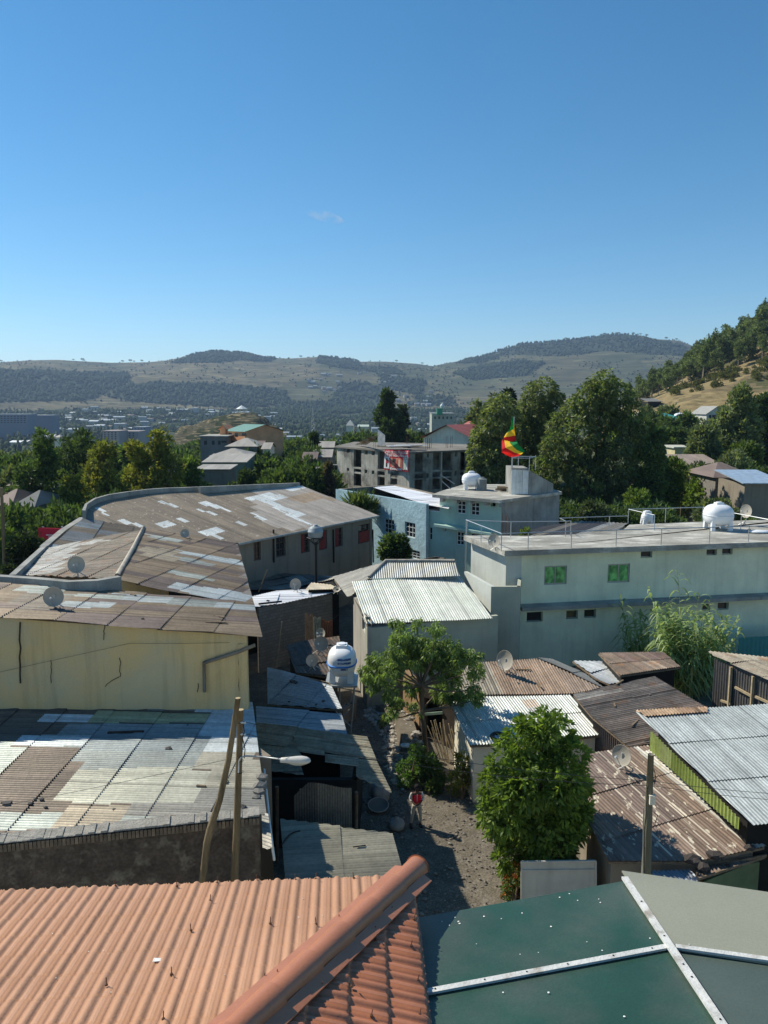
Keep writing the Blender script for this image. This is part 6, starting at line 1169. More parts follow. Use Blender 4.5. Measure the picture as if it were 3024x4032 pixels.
dpx('round grey satellite dish on the wavy parapet of the yellow house', 301, 2223, 31, 308, 2272, z=8.9, yaw=math.pi-.1, tilt=.15)
dpx('largest grey satellite dish on the brown strip roof above the yellow wall', 211, 2349, 36, 213, 2393, plane=lambda u, v: PLN(u, v, e0, nB), yaw=math.pi-.15, tilt=.1)
dpx('small grey satellite dish in front of the wide curved-hall roof', 728, 2100, 17, 730, 2120, plane=P2, yaw=math.pi, tilt=.3)
dpx('grey satellite dish standing on the bright white tin roof', 1164, 2301, 23, 1172, 2332, z=4.25, yaw=math.pi+.2, tilt=.3)
dpx('pale satellite dish half hidden at the right end of the bright tin roof', 1326, 2320, 15, 1330, 2340, z=4.25, yaw=math.pi+.3, tilt=.8)
dpx('farthest of the three satellite dishes by the white water tank', 1263, 2495, 21, 1262, 2528, z=3.4, yaw=math.pi+.5, tilt=.35)
dpx('middle and largest of the three satellite dishes by the white water tank', 1265, 2534, 29, 1252, 2578, z=3.4, yaw=math.pi+.3, tilt=.25)
dpx('nearest of the three satellite dishes by the white water tank', 1228, 2601, 23, 1241, 2640, z=3.4, yaw=math.pi-.1, tilt=.3)
dpx('grey satellite dish at the left corner of the flat concrete roof', 1946, 2129, 27, 1952, 2168, z=zs_, yaw=math.pi+.75, tilt=.15)
dpx('grey satellite dish leaning on the rusty brown roof left of the reeds', 1990, 2600, 38, 2010, 2648, plane=PR1, yaw=math.pi+.8, tilt=.2)
dpx('satellite dish on the speckled brown roof beside the right-hand pole', 2449, 2974, 38, 2468, 3036, plane=lambda u, v: PLN(u, v, P6(1310, 1085), nR6), yaw=math.pi+.85, tilt=.15)
dpx('pale satellite dish behind the white tank on the flat concrete roof', 2939, 2013, 24, 2927, 2068, z=zs_, yaw=math.pi+1.1, tilt=.1)
# ---------------------------------------------------------------- water tanks
def ell(x, y, z, rx, ry, rz, p=2.6):
    return (abs(x/rx)**p+abs(y/ry)**p+abs(z/rz)**p)**(1/p)
def tank(label, base, rx=.72, ry=.85, rz=.66, band=None, yaw=0, name='water_tank', mat=None, leg=.22):
    mat = mat or white; t = thing(name, label, 'water tank', tuple(base)); cz = base[2]+rz+leg; cs, sn = math.cos(yaw), math.sin(yaw); m = MB(); nu, nv = 32, 18; b = len(m.v)
    for j in range(nv+1):
        ph = -math.pi/2+math.pi*j/nv
        for i in range(nu):
            th = 2*math.pi*i/nu; d = Vector((math.cos(ph)*math.cos(th), math.cos(ph)*math.sin(th), math.sin(ph))); k = 1/ell(d.x, d.y, d.z, rx, ry, rz); rib = 1-.02*(1 if abs(d.z*k) < .04 else 0)
            q = d*k*rib; m.v.append((base[0]+q.x*cs-q.y*sn, base[1]+q.x*sn+q.y*cs, cz+q.z))
    for j in range(nv):
        for i in range(nu): m.f.append((b+j*nu+i, b+j*nu+(i+1) % nu, b+(j+1)*nu+(i+1) % nu, b+(j+1)*nu+i)); m.c.append(m.col)
    m.build('shell', mat, t, smooth=True)
    m = MB(); m.hexa([(base[0]-.28, base[1]-.3, cz+rz-.1), (base[0]+.28, base[1]-.3, cz+rz-.1), (base[0]+.28, base[1]+.3, cz+rz-.1), (base[0]-.28, base[1]+.3, cz+rz-.1)], [(base[0]-.25, base[1]-.26, cz+rz+.1), (base[0]+.25, base[1]-.26, cz+rz+.1), (base[0]+.25, base[1]+.26, cz+rz+.1), (base[0]-.25, base[1]+.26, cz+rz+.1)]); m.lathe([(.001, 0), (.2, 0), (.2, .05), (.001, .06)], (base[0], base[1], cz+rz+.1), 16); m.build('hatch', mat, t)
    for sx in (-1, 1):
        for sy in (-1, 1):
            m = MB(); x, y = sx*rx*.62, sy*ry*.62; X = base[0]+x*cs-y*sn; Y = base[1]+x*sn+y*cs
            m.hexa([(X-.14, Y-.14, base[2]), (X+.14, Y-.14, base[2]), (X+.14, Y+.14, base[2]), (X-.14, Y+.14, base[2])], [(X-.1, Y-.12, cz-rz*.25), (X+.1, Y-.12, cz-rz*.25), (X+.1, Y+.12, cz-rz*.25), (X-.1, Y+.12, cz-rz*.25)]); m.build('foot', mat, t)
    m = MB(); n = 40; bw = .045 if band else .02
    def ring(z, k): return [(base[0]+cs*math.cos(a)*k/ell(math.cos(a), math.sin(a), z, rx, ry, rz)*1-sn*math.sin(a)*k/ell(math.cos(a), math.sin(a), z, rx, ry, rz), base[1]+sn*math.cos(a)*k/ell(math.cos(a), math.sin(a), z, rx, ry, rz)+cs*math.sin(a)*k/ell(math.cos(a), math.sin(a), z, rx, ry, rz), cz+z-(.05 if band else 0)) for a in [2*math.pi*i/n for i in range(n+1)]]
    m.tube(ring(0, 1.0), bw if not band else .04, 6, cap=False); m.build('band', band or mat, t, smooth=True); return t, cz
blueb = M('blue_stripe', (.03, .2, .6), rough=.5, bump=0)
tb = PZ(1347, 2672, 3.55); tk, tcz = tank('white oval water tank with a blue band and blue figures on a steel stand', tb, .68, .9, .7, band=blueb, leg=.2)
def tank_text(s, U, V, width, size):
    p = PY(U, V, tb.y-.9); o = text(s, tk, p, (1, 0, 0), (0, .0, 1), size, M('blue_print', (.03, .12, .4), rough=.6, bump=0), width=width, bold=.008)
    for v in o.data.vertices:
        X = v.co.x; Z = v.co.z+tb.z-tcz; p_ = 2.6; r = max(0, 1-abs(X/.68)**p_-abs(Z/.7)**p_); v.co.y = -(.9*r**(1/p_))-.012+ (0)
tank_text('0902-633395', 1355, 2601, .62, .12); tank_text('0114-393285', 1355, 2614, .62, .12); tank_text('2000LT', 1355, 2638, .34, .11)
st = thing('tank_stand', 'grey tubular steel stand carrying the white oval water tank', 'stand', (tb.x, tb.y, 0)); m = MB(); m.box((tb.x, tb.y, 3.5), (1.5, 1.9, .09)); m.build('platform', steel, st)
for sx in (-1, 1):
    for sy in (-1, 1): m = MB(); m.tube([(tb.x+sx*.32, tb.y+sy*.4, 0), (tb.x+sx*.62, tb.y+sy*.75, 3.46)], .045, 6); m.build('leg', steel, st)
m = MB(); m.tube([(tb.x-.1, tb.y-.5, 0), (tb.x-.1, tb.y-.5, 3.46)], .05, 6)
m.build('supply_pipe', steel, st)
for (a, b) in [((-.5, -.6, 2.4), (.45, -.6, 1.4)), ((.5, -.6, 2.4), (-.35, -.55, 1.4)), ((-.5, .6, 2.2), (-.5, -.6, 2.4))]: m = MB(); m.tube([Vector(a)+Vector((tb.x, tb.y, 0)), Vector(b)+Vector((tb.x, tb.y, 0))], .025, 5); m.build('brace', steel, st)
q = PZ(2825, 2085, zs_); tank('big white oval water tank on the flat concrete roof behind the railing', q, .98, 1.0, .78, leg=.28)
q = PZ(1856, 1927, 9.1); tank('white oval water tank on the roof of the teal house', q, .85, .85, .62, leg=.25)
q = PZ(2567, 2072, zs_-.7); tank('small white water tank peeking over the back edge of the flat concrete roof', q+Vector((0, 1.2, 0)), .45, .45, .42, leg=.1)
rt = PZ(1897, 1931, 9.1); t = thing('ribbed_tank', 'small grey ribbed cylindrical tank next to the white tank on the teal house', 'water tank', tuple(rt)); m = MB(); pr = []
for i in range(10): pr += [(.44, i*.1), (.41, i*.1+.05)]
m.lathe([(.001, 0)]+pr+[(.44, 1.0), (.22, 1.1), (.2, 1.17), (.001, 1.17)], tuple(rt), 20); m.build('shell', M('grey_plastic', (.2, .23, .23), rough=.6, bump=0), t, smooth=False)
# tank on a mast in front of the red-shuttered hall
mc = PY(1242, 2093, 52.5); t = thing('mast_tank', 'small round pale tank on a slim mast in front of the hall with red shutters', 'water tank', (mc.x, mc.y, 0)); rr = 30/F*53.5
m = MB(); m.lathe([(.001, -rr*.8), (rr*.75, -rr*.8), (rr*.93, -rr*.6), (rr*.97, -rr*.1), (rr*1.02, -rr*.06), (rr*1.02, rr*.04), (rr*.97, rr*.08), (rr*.88, rr*.45), (rr*.6, rr*.68), (rr*.3, rr*.75), (rr*.3, rr*.9), (.001, rr*.92)], tuple(mc), 22); m.build('shell', M('tank_grey', (.28, .32, .33), rough=.5, bump=0), t, smooth=True)
m = MB(); m.tube([(mc.x, mc.y+.1, 0), (mc.x, mc.y+.1, mc.z-rr*1.4)], .09, 8); m.build('mast', black, t); m = MB()
for i in range(6): a = i*math.pi/3; m.tube([(mc.x, mc.y+.1, mc.z-rr*1.9), (mc.x+math.cos(a)*rr*1.1, mc.y+math.sin(a)*rr, mc.z-rr*.8)], .03, 4); m.tube([(mc.x+math.cos(a)*rr*1.1, mc.y+math.sin(a)*rr, mc.z-rr*.8), (mc.x+math.cos(a+1.05)*rr*1.1, mc.y+math.sin(a+1.05)*rr, mc.z-rr*.8)], .03, 4)
m.build('cradle', black, t)
# ---------------------------------------------------------------- power poles, lamp, wires
y1 = 19.75; pt = PY(948, 2795, y1); pb = PY(926, 3470, y1)
t = thing('power_pole', 'upright round wooden power pole with wire insulators in front of the dark stone wall', 'pole', (pb.x, y1, 0)); pb0 = Vector((pb.x+(pb.x-pt.x)*.75, y1, 0)); m = MB()
n = 9; m.tube([pb0.lerp(Vector(pt), i/n)+Vector((random.uniform(-.015, .015), 0, 0)) for i in range(n+1)], [.125-.045*i/n for i in range(n+1)], 14); m.build('shaft', poleM, t, smooth=True)
m = MB(); m.tube([Vector(pt)+Vector((0, 0, -.003)), Vector(pt)+Vector((0, 0, .01))], .078, 14); m.build('cut_top', M('cut_wood', (.45, .35, .2), rough=.9, ns=8, na=.3), t)
for v in (2842, 2888): p = PY(951, v, y1); m = MB(); m.tube([p+Vector((-.02, -.05, 0)), p+Vector((.13, -.1, .02))], .03, 6); m.build('insulator', whitef, t)
m = MB(); 
for v in (2843, 2995, 3040): p = PY(944, v, y1); m.tube([p+Vector((math.cos(a)*.095, math.sin(a)*.095, 0)) for a in [i*.7 for i in range(10)]], .008, 4)
m.tube([PY(958, 2850, y1-.1), PY(962, 2880, y1-.1), PY(955, 2905, y1-.1), PY(965, 2950, y1-.1), PY(962, 2985, y1-.1)], .014, 5); m.build('cable_loop', black, t)
t = thing('brace_pole', 'leaning wooden prop pole with a kink beside the upright power pole', 'pole', (PY(700, 3470, 19.3).x, 19.3, 0)); m = MB(); P_ = [PY(u, v, 19.35) for u, v in [(937, 2750), (922, 2850), (900, 2990), (865, 3150), (826, 3270), (815, 3320), (798, 3460), (770, 3600), (740, 3800)]]; P_.append(Vector((P_[-1].x-.5, 19.35, 0))); m.tube(P_, [.07, .075, .08, .085, .1, .1, .09, .09, .1, .1], 12); m.build('shaft', poleM, t, smooth=True)
m = MB(); m.tube([P_[0]+Vector((0, 0, 0)), P_[0]+Vector((.0, 0, .012))], .068, 12); m.build('cut_top', MATS['cut_wood'], t)
la0 = PY(948, 2988, y1-.12); lt = thing('street_lamp', 'white cobra-head street lamp on a thin arm fixed to the wooden power pole', 'street lamp', tuple(la0)); m = MB(); m.tube([PY(940, 3042, y1-.12), PY(941, 2998, y1-.12), PY(950, 2982, y1-.12), PY(970, 2977, y1-.12), PY(1030, 2980, y1-.2), PY(1108, 2990, y1-.3)], .022, 8); m.build('arm', steel, lt, smooth=True)
lc = PY(1163, 2996, y1-.4); m = MB(); secs = []; Ls = .82; n = 12
sc = [(-.5, .05, .06), (-.46, .07, .085), (-.25, .09, .1), (0, .12, .125), (.2, .14, .13), (.36, .13, .11), (.46, .08, .07), (.5, .01, .01)]
b = 0
for (s, w_, h_) in sc:
    for i in range(n): a = 2*math.pi*i/n; m.v.append((lc.x+s*Ls, lc.y+math.cos(a)*w_, lc.z+math.sin(a)*h_*(1 if math.sin(a) > 0 else .55)-.01*s))
for k in range(len(sc)-1):
    for i in range(n): m.f.append((k*n+i, k*n+(i+1) % n, (k+1)*n+(i+1) % n, (k+1)*n+i)); m.c.append(m.col)
m.f.append(tuple(range(n))); m.c.append(m.col); m.build('housing', M('lamp_white', (.6, .58, .52), rough=.4, bump=0, ns=5, na=.08), lt, smooth=True)
m = MB(); m.lathe([(.001, -.09), (.08, -.085), (.13, -.04), (.14, .0)], (lc.x+.08, lc.y, lc.z-.02), 14, sx=2.0, sy=.9); m.build('lens', M('lamp_lens', (.5, .5, .46), rough=.2, bump=0), lt, smooth=True)
y3 = 21.0; p3t = PY(2563, 2970, y3); p3b = PY(2543, 3452, y3)
t = thing('power_pole', 'grey wooden power pole with a small meter box beside the speckled brown roof', 'pole', (p3b.x, y3, 0)); p30 = Vector((p3b.x+(p3b.x-p3t.x)*1.3, y3, 0)); m = MB(); m.tube([p30, p3b, (p3b+p3t)/2, p3t], [.16, .14, .11, .085], 14); m.build('shaft', M('grey_pole_wood', (.17, .16, .11), rough=.9, ns=6, na=.4, bump=.6, bs=25, stretch=(1, 1, .12)), t, smooth=True)
p = PY(2568, 3150, y3-.12); m = MB(); m.box(tuple(p), (.16, .1, .26)); m.box(tuple(p+Vector((0, 0, .14))), (.18, .13, .02)); m.build('meter_box', cream, t)
m = MB(); m.tube([PY(2548, 3100, y3-.13), PY(2545, 3200, y3-.15), PY(2538, 3260, y3-.16), PY(2536, 3460, y3-.16)], .012, 5); m.tube([PY(2575, 3030, y3-.1), PY(2582, 3060, y3-.13), PY(2575, 3090, y3-.1)], .012, 5); m.tube([PY(2575, 3200, y3-.1), PY(2590, 3210, y3-.1), PY(2580, 3240, y3-.1)], .012, 5); m.build('cable', black, t)
m = MB(); m.tube([PY(2534, 3180, y3-.14), PY(2532, 3460, y3-.14)], .018, 6); m.build('conduit', steel, t)
wirem = M('wire_grey', (.06, .06, .055), rough=.6, bump=0)
def wire(label, pts, r=.008, group=None, sag=0, name='wire'):
    P = [Vector(p) for p in pts]
    if len(P) == 2 and sag:
        a, b = P; P = [a.lerp(b, i/24)-Vector((0, 0, sag*4*(i/24)*(1-i/24))) for i in range(25)]
    m = MB(); m.tube(P, r, 4); o = m.build(name, wirem); tag(o, label, 'wire', group)
wire('upper of the two overhead wires running from the left pole to the right pole', [PY(958, 2841, y1-.1), PY(2572, 3076, y3)], sag=.25)
wire('lower of the two overhead wires running from the left pole to the right pole', [PY(958, 2888, y1-.1), PY(2572, 3094, y3)], sag=.3)
wire('upper overhead wire leaving the right pole towards the right border', [PY(2572, 3076, y3), PY(3400, 3140, y3)], sag=.1)
wire('lower overhead wire leaving the right pole towards the right border', [PY(2572, 3094, y3), PY(3400, 3165, y3)], sag=.12)
wire('thin wire crossing low over the patchwork roof to the wooden poles', [PY(-300, 3230, 19.6), PY(905, 2988, y1-.1)], r=.006, sag=.05)
wire('thin wire slanting across the cracked yellow wall', [PY(-200, 2690, yB-.1), PY(513, 2533, yB-.1)], r=.006)
wire('pair of thin wires along the top of the cracked yellow wall', [PY(513, 2533, yB-.1), PY(905, 2530, yB-.1)], r=.006, sag=.02)
wire('dark cable from the white-roofed house corner to the rusty fence', [PZ(1400, 2338, 4.6), PZ(1292, 2450, 3.2)], r=.015, sag=.2)
wire('cable running over the patterned roofs from dish to the round tree', [PZ(2000, 2640, 3.3), PZ(1860, 2560, 5)], r=.008, sag=.1)
for i, (u0, v0, u1, v1) in enumerate([(0, 2205, 110, 2210), (0, 2215, 110, 2217), (0, 2235, 100, 2228), (0, 2180, 120, 2196)]): wire(['highest', 'second', 'lowest', 'third'][i if i != 3 else 3]+' of the bundle of wires beside the pole at the left border' if i else 'second highest of the bundle of wires by the pole at the left border', [PY(u0-100, v0, 45), PY(u1, v1, 47)], r=.012, sag=.2)
m = MB(); m.tube([PY(5, 1920, 50), PY(12, 2060, 50), PY(20, 2250, 50)], [.1, .12, .15], 8); m.tube([PY(-20, 1945, 50), PY(30, 1942, 50)], .05, 4); m.tube([PY(20, 2250, 50), Vector((PY(24, 2350, 50).x, 50, -1))], .15, 8); o = m.build('power_pole', poleM); tag(o, 'tall brown power pole with short crossarm at the left border', 'pole')
for (u, vt, vb, y, l) in [(44, 1895, 2000, 92, 'thin grey pole over the pale roofs at the left, nearer the border'), (85, 1895, 1985, 92, 'thin grey pole over the pale roofs at the left, farther from the border'), (1170, 1870, 1910, 120, 'short pole with crossarm left of the concrete shell'), (2688, 1885, 1965, 100, 'thin leaning pole behind the white car'), (1182, 1760, 1850, 150, 'thin pole among the trees left of the concrete shell')]:
    m = MB(); a = PY(u, vt, y); b = PY(u-4, vb, y); m.tube([a, b, (b.x, y, gz(b.x, y)-1)], .1, 6); m.beam(a+Vector((-.6, 0, -.3)), a+Vector((.6, 0, -.3)), .08); o = m.build('street_pole', wood); tag(o, l, 'pole')
for (u0, v0, u1, v1, z, l, r) in [(1110, 2448, 1088, 2635, 33, 'tall thin wooden stick standing beside the shaded lean-to', .03), (1052, 2244, 1018, 2330, 42, 'thin dark pole leaning at the corner of the brown roof', .04), (1735, 1870, 1790, 1905, 64, 'thin metal pipe slanting over the teal house roof, longer one', .04), (1740, 1895, 1775, 1925, 64, 'thin metal pipe slanting over the teal house roof, shorter one', .04)]:
    m = MB(); m.tube([PY(u0, v0, z), PY(u1, v1, z)], r, 6); o = m.build('pipe', steel if 'metal' in l else wood); tag(o, l, 'pipe')
# ---------------------------------------------------------------- flag on its pole
fp = PZ(2013, 1945, 9.1); ft = PLV(2016, 1640, fp, fp+Vector((1, 0, 0))); ft = Vector((fp.x+.1, fp.y, ft.z)); t = thing('flagpole', 'thin pole flying a green, yellow and red flag on the teal house roof', 'flagpole', tuple(fp)); m = MB(); m.tube([fp, ft], .04, 6); m.build('pole', steel, t)
def flag():
    yf = fp.y-.2; mats = [M('flag_green', (.005, .22, .06), rough=.8, bump=0, na=.1, transl=.3), M('flag_yellow', (.85, .55, .04), rough=.8, bump=0, na=.1, transl=.3), M('flag_red', (.6, .015, .02), rough=.8, bump=0, na=.1, transl=.3)]
    f = thing('flag', 'waving green, yellow and red flag hanging in folds from the roof pole', 'flag', tuple(PY(2020, 1700, yf)))
    # edge rails of the cloth: top-left corner at the pole head, it drops and swings out to the right
    rails = [[(2017, 1636), (2012, 1672), (2008, 1692), (2030, 1730), (2045, 1755), (2067, 1776)], [(2021, 1650), (2022, 1690), (1994, 1705), (2010, 1748), (2035, 1772), (2060, 1783)], [(2023, 1665), (2030, 1715), (1984, 1722), (1990, 1762), (2025, 1782), (2052, 1790)], [(2026, 1690), (2032, 1745), (1976, 1738), (1976, 1782), (2010, 1800), (2038, 1797)]]
    for s in range(3):
        m = MB(); n = 30; V = []
        for j in range(7):
            w_ = (s+j/6); k0 = min(2, int(w_)); fr_ = w_-k0
            for i in range(n+1):
                q = i/n*5; i0 = min(4, int(q)); g = q-i0
                def at_(r): a, b = rails[r][i0], rails[r][i0+1]; return (a[0]+(b[0]-a[0])*g, a[1]+(b[1]-a[1])*g)
                A, B = at_(k0), at_(k0+1); U, V_ = A[0]+(B[0]-A[0])*fr_, A[1]+(B[1]-A[1])*fr_
                V.append(PY(U, V_, yf-.5*math.sin(q*1.9+w_*.6)-.25*math.sin(q*4+w_)))
        b = len(m.v); m.v += [tuple(p) for p in V]
        for j in range(6):
            for i in range(n): m.f.append((j*(n+1)+i, j*(n+1)+i+1, (j+1)*(n+1)+i+1, (j+1)*(n+1)+i)); m.c.append(m.col)
        m.build('stripe', mats[s], f, smooth=True)['label'] = ['green stripe', 'yellow stripe', 'red stripe'][s]
flag()
# ---------------------------------------------------------------- red billboard at the left
bb = [PY(u, v, 60) for u, v in [(150, 2078), (262, 2082), (262, 2172), (156, 2172)]]; t = thing('billboard', 'red billboard with white-clad figures behind the grey parapet at the left', 'billboard', tuple(bb[3]))
quadp(bb, redb, 'panel', t, .08)
def bb_(u, v): return bb[0].lerp(bb[1], u).lerp(bb[3].lerp(bb[2], u), v)+Vector((0, -.12, 0))
for (u, v, w_, h) in [(.2, .65, .09, .42), (.36, .6, .1, .42), (.53, .58, .1, .4)]:
    m = MB(); a = bb_(u, v); W_ = (bb[1]-bb[0]).length*w_; H_ = (bb[0]-bb[3]).length*h; m.hexa([(a.x-W_*.5, a.y, a.z-H_), (a.x+W_*.5, a.y, a.z-H_), (a.x+W_*.5, a.y+.02, a.z-H_), (a.x-W_*.5, a.y+.02, a.z-H_)], [(a.x-W_*.4, a.y, a.z), (a.x+W_*.4, a.y, a.z), (a.x+W_*.4, a.y+.02, a.z), (a.x-W_*.4, a.y+.02, a.z)]); m.build('figure', wht, t)
m = MB()
for u0, u1, v in [(.3, .62, .28), (.38, .55, .36)]: m.beam(bb_(u0, v), bb_(u1, v), .08, .06)
m.build('printed_line', wht, t); m = MB()
for u in (.15, .85): p = bb_(u, 1); m.tube([(p.x, p.y+.3, -2), (p.x, p.y+.3, p.z+2)], .08, 6)
m.build('post', steel, t)
# ---------------------------------------------------------------- person
def skin(name, V, E, Rr, mat, parent, sub=2):
    me = bpy.data.meshes.new(name); me.from_pydata([tuple(v) for v in V], E, []); o = bpy.data.objects.new(name, me); link(o)
    md = o.modifiers.new('s', 'SKIN'); me.skin_vertices
    sv = me.skin_vertices[0].data if me.skin_vertices else None
    if sv is None: return None
    for i, r in enumerate(Rr): sv[i].radius = r if isinstance(r, tuple) else (r, r); sv[i].use_root = (i == 0)
    md.use_smooth_shade = True; o.modifiers.new('b', 'SUBSURF').levels = sub; o.modifiers['b'].render_levels = sub
    bpy.context.view_layer.update(); dg = bpy.context.evaluated_depsgraph_get(); m2 = bpy.data.meshes.new_from_object(o.evaluated_get(dg)); bpy.data.objects.remove(o)
    m2.name = name; m2.materials.clear(); m2.materials.append(mat); r = bpy.data.objects.new(name, m2); link(r); r.parent = parent; m2.polygons.foreach_set('use_smooth', [True]*len(m2.polygons)); return r
def person():
    b = PZ(1640, 3252, 0); t = thing('person', 'standing person in a red waistcoat, white sleeves and grey trousers in the alley', 'person', tuple(b))
    sk = M('dark_skin', (.09, .045, .03), rough=.6, bump=0); red = M('red_cloth', (.8, .02, .04), rough=.85, bump=.2, bs=30); wh = M('white_cloth', (.62, .6, .57), rough=.9, bump=.2, bs=30); tr = M('beige_cloth', (.42, .38, .31), rough=.9, bump=.2, bs=25, na=.2); hr = M('black_hair', (.012, .01, .01), rough=.9, bump=.5, bs=80)
    J = dict(pel=(0, 0, .93), wst=(0, 0, 1.08), ch=(0, -.01, 1.28), nk=(0, 0, 1.46), h1=(0, -.03, 1.54), h2=(0, -.05, 1.63), h3=(0, -.05, 1.68), ls=(-.19, 0, 1.4), le=(-.25, .02, 1.14), lw=(-.1, -.22, 1.02), rs=(.19, 0, 1.4), re=(.26, .02, 1.15), rw=(.12, -.2, 1.06), lh=(-.1, 0, .9), lk=(-.17, -.03, .5), la=(-.22, .02, .08), lf=(-.24, -.15, .03), rh=(.1, 0, .9), rk=(.14, -.03, .5), ra=(.16, .02, .08), rf=(.17, -.15, .03))
    N = list(J); I = {k: i for i, k in enumerate(N)}; E = [('pel', 'wst'), ('wst', 'ch'), ('ch', 'nk'), ('nk', 'h1'), ('h1', 'h2'), ('h2', 'h3'), ('ch', 'ls'), ('ls', 'le'), ('le', 'lw'), ('ch', 'rs'), ('rs', 're'), ('re', 'rw'), ('pel', 'lh'), ('lh', 'lk'), ('lk', 'la'), ('la', 'lf'), ('pel', 'rh'), ('rh', 'rk'), ('rk', 'ra'), ('ra', 'rf')]
    Rd = dict(pel=(.13, .1), wst=(.12, .09), ch=(.15, .1), nk=.05, h1=(.06, .07), h2=(.08, .09), h3=(.065, .075), ls=.06, le=.042, lw=.027, rs=.06, re=.042, rw=.027, lh=.09, lk=.06, la=.04, lf=.035, rh=.09, rk=.06, ra=.04, rf=.035)
    V = [J[k] for k in N]; Ed = [(I[a], I[c]) for a, c in E]; Rr = [Rd[k] for k in N]
    # hands: palm and five fingers each, clasped before the belt
    for s, wv in ((1, 'lw'), (-1, 'rw')):
        w0 = Vector(J[wv]); d = Vector((s*.8, -.45, -.1)).normalized(); pm = w0+d*.06; V.append(tuple(pm)); ip_ = len(V)-1; Ed.append((I[wv], ip_)); Rr.append((.03, .018)); sd = Vector((0, .15, 1)).normalized()
        for k in range(4):
            kb = pm+d*.03+sd*(.03-.02*k); L = [.07, .08, .075, .058][k]; V += [tuple(kb), tuple(kb+d*L*.5+Vector((0, .012, -.008))), tuple(kb+d*L*.8+Vector((0, .035, -.015)))]; Rr += [.0095, .009, .008]; n = len(V); Ed += [(ip_, n-3), (n-3, n-2), (n-2, n-1)]
        tb_ = pm-d*.02+sd*.03; V += [tuple(tb_), tuple(tb_+sd*.03+d*.03)]; Rr += [.011, .009]; n = len(V); Ed += [(ip_, n-2), (n-2, n-1)]
    body = skin('body', V, Ed, Rr, sk, t, 1)
    for x in (-.032, .032): m = MB(); m.lathe([(.001, -.01), (.011, 0), (.001, .01)], (x, -.125, 1.63), 8); m.build('eye', wh, t, world=False)
    m = MB(); m.hexa([(-.015, -.125, 1.585), (.015, -.125, 1.585), (.01, -.15, 1.59), (-.01, -.15, 1.59)], [(-.008, -.12, 1.63), (.008, -.12, 1.63), (.005, -.13, 1.63), (-.005, -.13, 1.63)]); m.build('nose', sk, t, world=False)
    m = MB(); m.box((0, -.125, 1.56), (.045, .01, .012)); m.build('mouth', M('lips', (.1, .04, .035), bump=0), t, world=False)
    for x in (-.085, .085): m = MB(); m.lathe([(.001, -.03), (.018, -.01), (.02, .015), (.001, .03)], (x, -.03, 1.61), 8, sx=.5); m.build('ear', sk, t, world=False)
    m = MB(); m.lathe([(.09, -.02), (.098, .02), (.092, .06), (.06, .095), (.001, .105)], (0, -.035, 1.645), 16, sy=1.1); m.build('hair', hr, t, smooth=True, world=False)
    skin('waistcoat', [(0, 0, .93), (0, 0, 1.08), (0, -.01, 1.28), (0, 0, 1.4), (-.13, 0, 1.37), (.13, 0, 1.37)], [(0, 1), (1, 2), (2, 3), (2, 4), (2, 5)], [(.2, .14), (.185, .135), (.205, .145), (.12, .1), (.11, .1), (.11, .1)], red, t)
    skin('sleeve', [(-.17, 0, 1.38), (-.2, 0, 1.36), (-.27, .02, 1.15), (-.2, -.1, 1.08)], [(0, 1), (1, 2), (2, 3)], [.068, .064, .052, .045], wh, t); skin('sleeve', [(.17, 0, 1.38), (.2, 0, 1.36), (.28, .02, 1.16), (.21, -.1, 1.1)], [(0, 1), (1, 2), (2, 3)], [.068, .064, .052, .045], wh, t)
    skin('trousers', [(0, 0, .95), (-.1, 0, .86), (-.17, -.03, .5), (-.22, .02, .12), (.1, 0, .86), (.14, -.03, .5), (.16, .02, .12)], [(0, 1), (1, 2), (2, 3), (0, 4), (4, 5), (5, 6)], [(.14, .11), .105, .075, .065, .105, .075, .065], tr, t)
    m = MB(); m.box((-.0, -.128, 1.25), (.02, .01, .3)); m.build('placket', wh, t, world=False)
    for x in (-.23, .165): m = MB(); m.hexa([(x-.045, -.2, 0), (x+.045, -.2, 0), (x+.045, .06, 0), (x-.045, .06, 0)], [(x-.04, -.18, .06), (x+.04, -.18, .06), (x+.04, .05, .1), (x-.04, .05, .1)]); m.build('shoe', hr, t, world=False)
    t.rotation_euler.z = .12
person()
# ---------------------------------------------------------------- near trees
def pxtree(name, label, y, bU, blobs, n, ls, cols, seed, trunkpts, tr, cat='tree', dj=1.2, subn=2, **kw):
    g = random.Random(seed); base = PZ(bU[0], bU[1], 0); t = thing(name, label, cat, tuple(base)); B = []
    bb2 = list(blobs)
    for (u, v, r) in blobs:
        for _ in range(subn): a_ = g.random()*6.3; q_ = r*g.uniform(.7, 1.25); bb2.append((u+math.cos(a_)*q_, v+math.sin(a_)*q_, r*g.uniform(.25, .5)))
    for (u, v, r) in bb2:
        yy = y+g.uniform(-dj, dj); p = PY(u, v, yy); q = r/F*(p-CAMP).length; B.append((p.x-base.x, p.y-base.y, p.z, q, q, q*.9))
    V, Fq, C = leaves(B, n, ls, cols, seed, **kw); npmesh('crown', V, Fq, C, leafm, t)
    m = MB(); P = [PY(u, v, y) if i else base for i, (u, v) in enumerate(trunkpts)]; m.tube([p for p in P], tr, 9); top = P[-1]
    for b_ in B[:len(blobs)]:
        st_ = P[-1] if b_[2] > P[-1].z else P[-2] if len(P) > 2 else P[-1]; e = Vector((b_[0]+base.x, b_[1]+base.y, b_[2])); md = st_.lerp(e, .5)+Vector((g.uniform(-.15, .15), g.uniform(-.15, .15), -.1)); m.tube([st_, md, e], [tr[-1]*.6, tr[-1]*.35, .012], 6)
    m.build('trunk', bark, t, smooth=True); return t
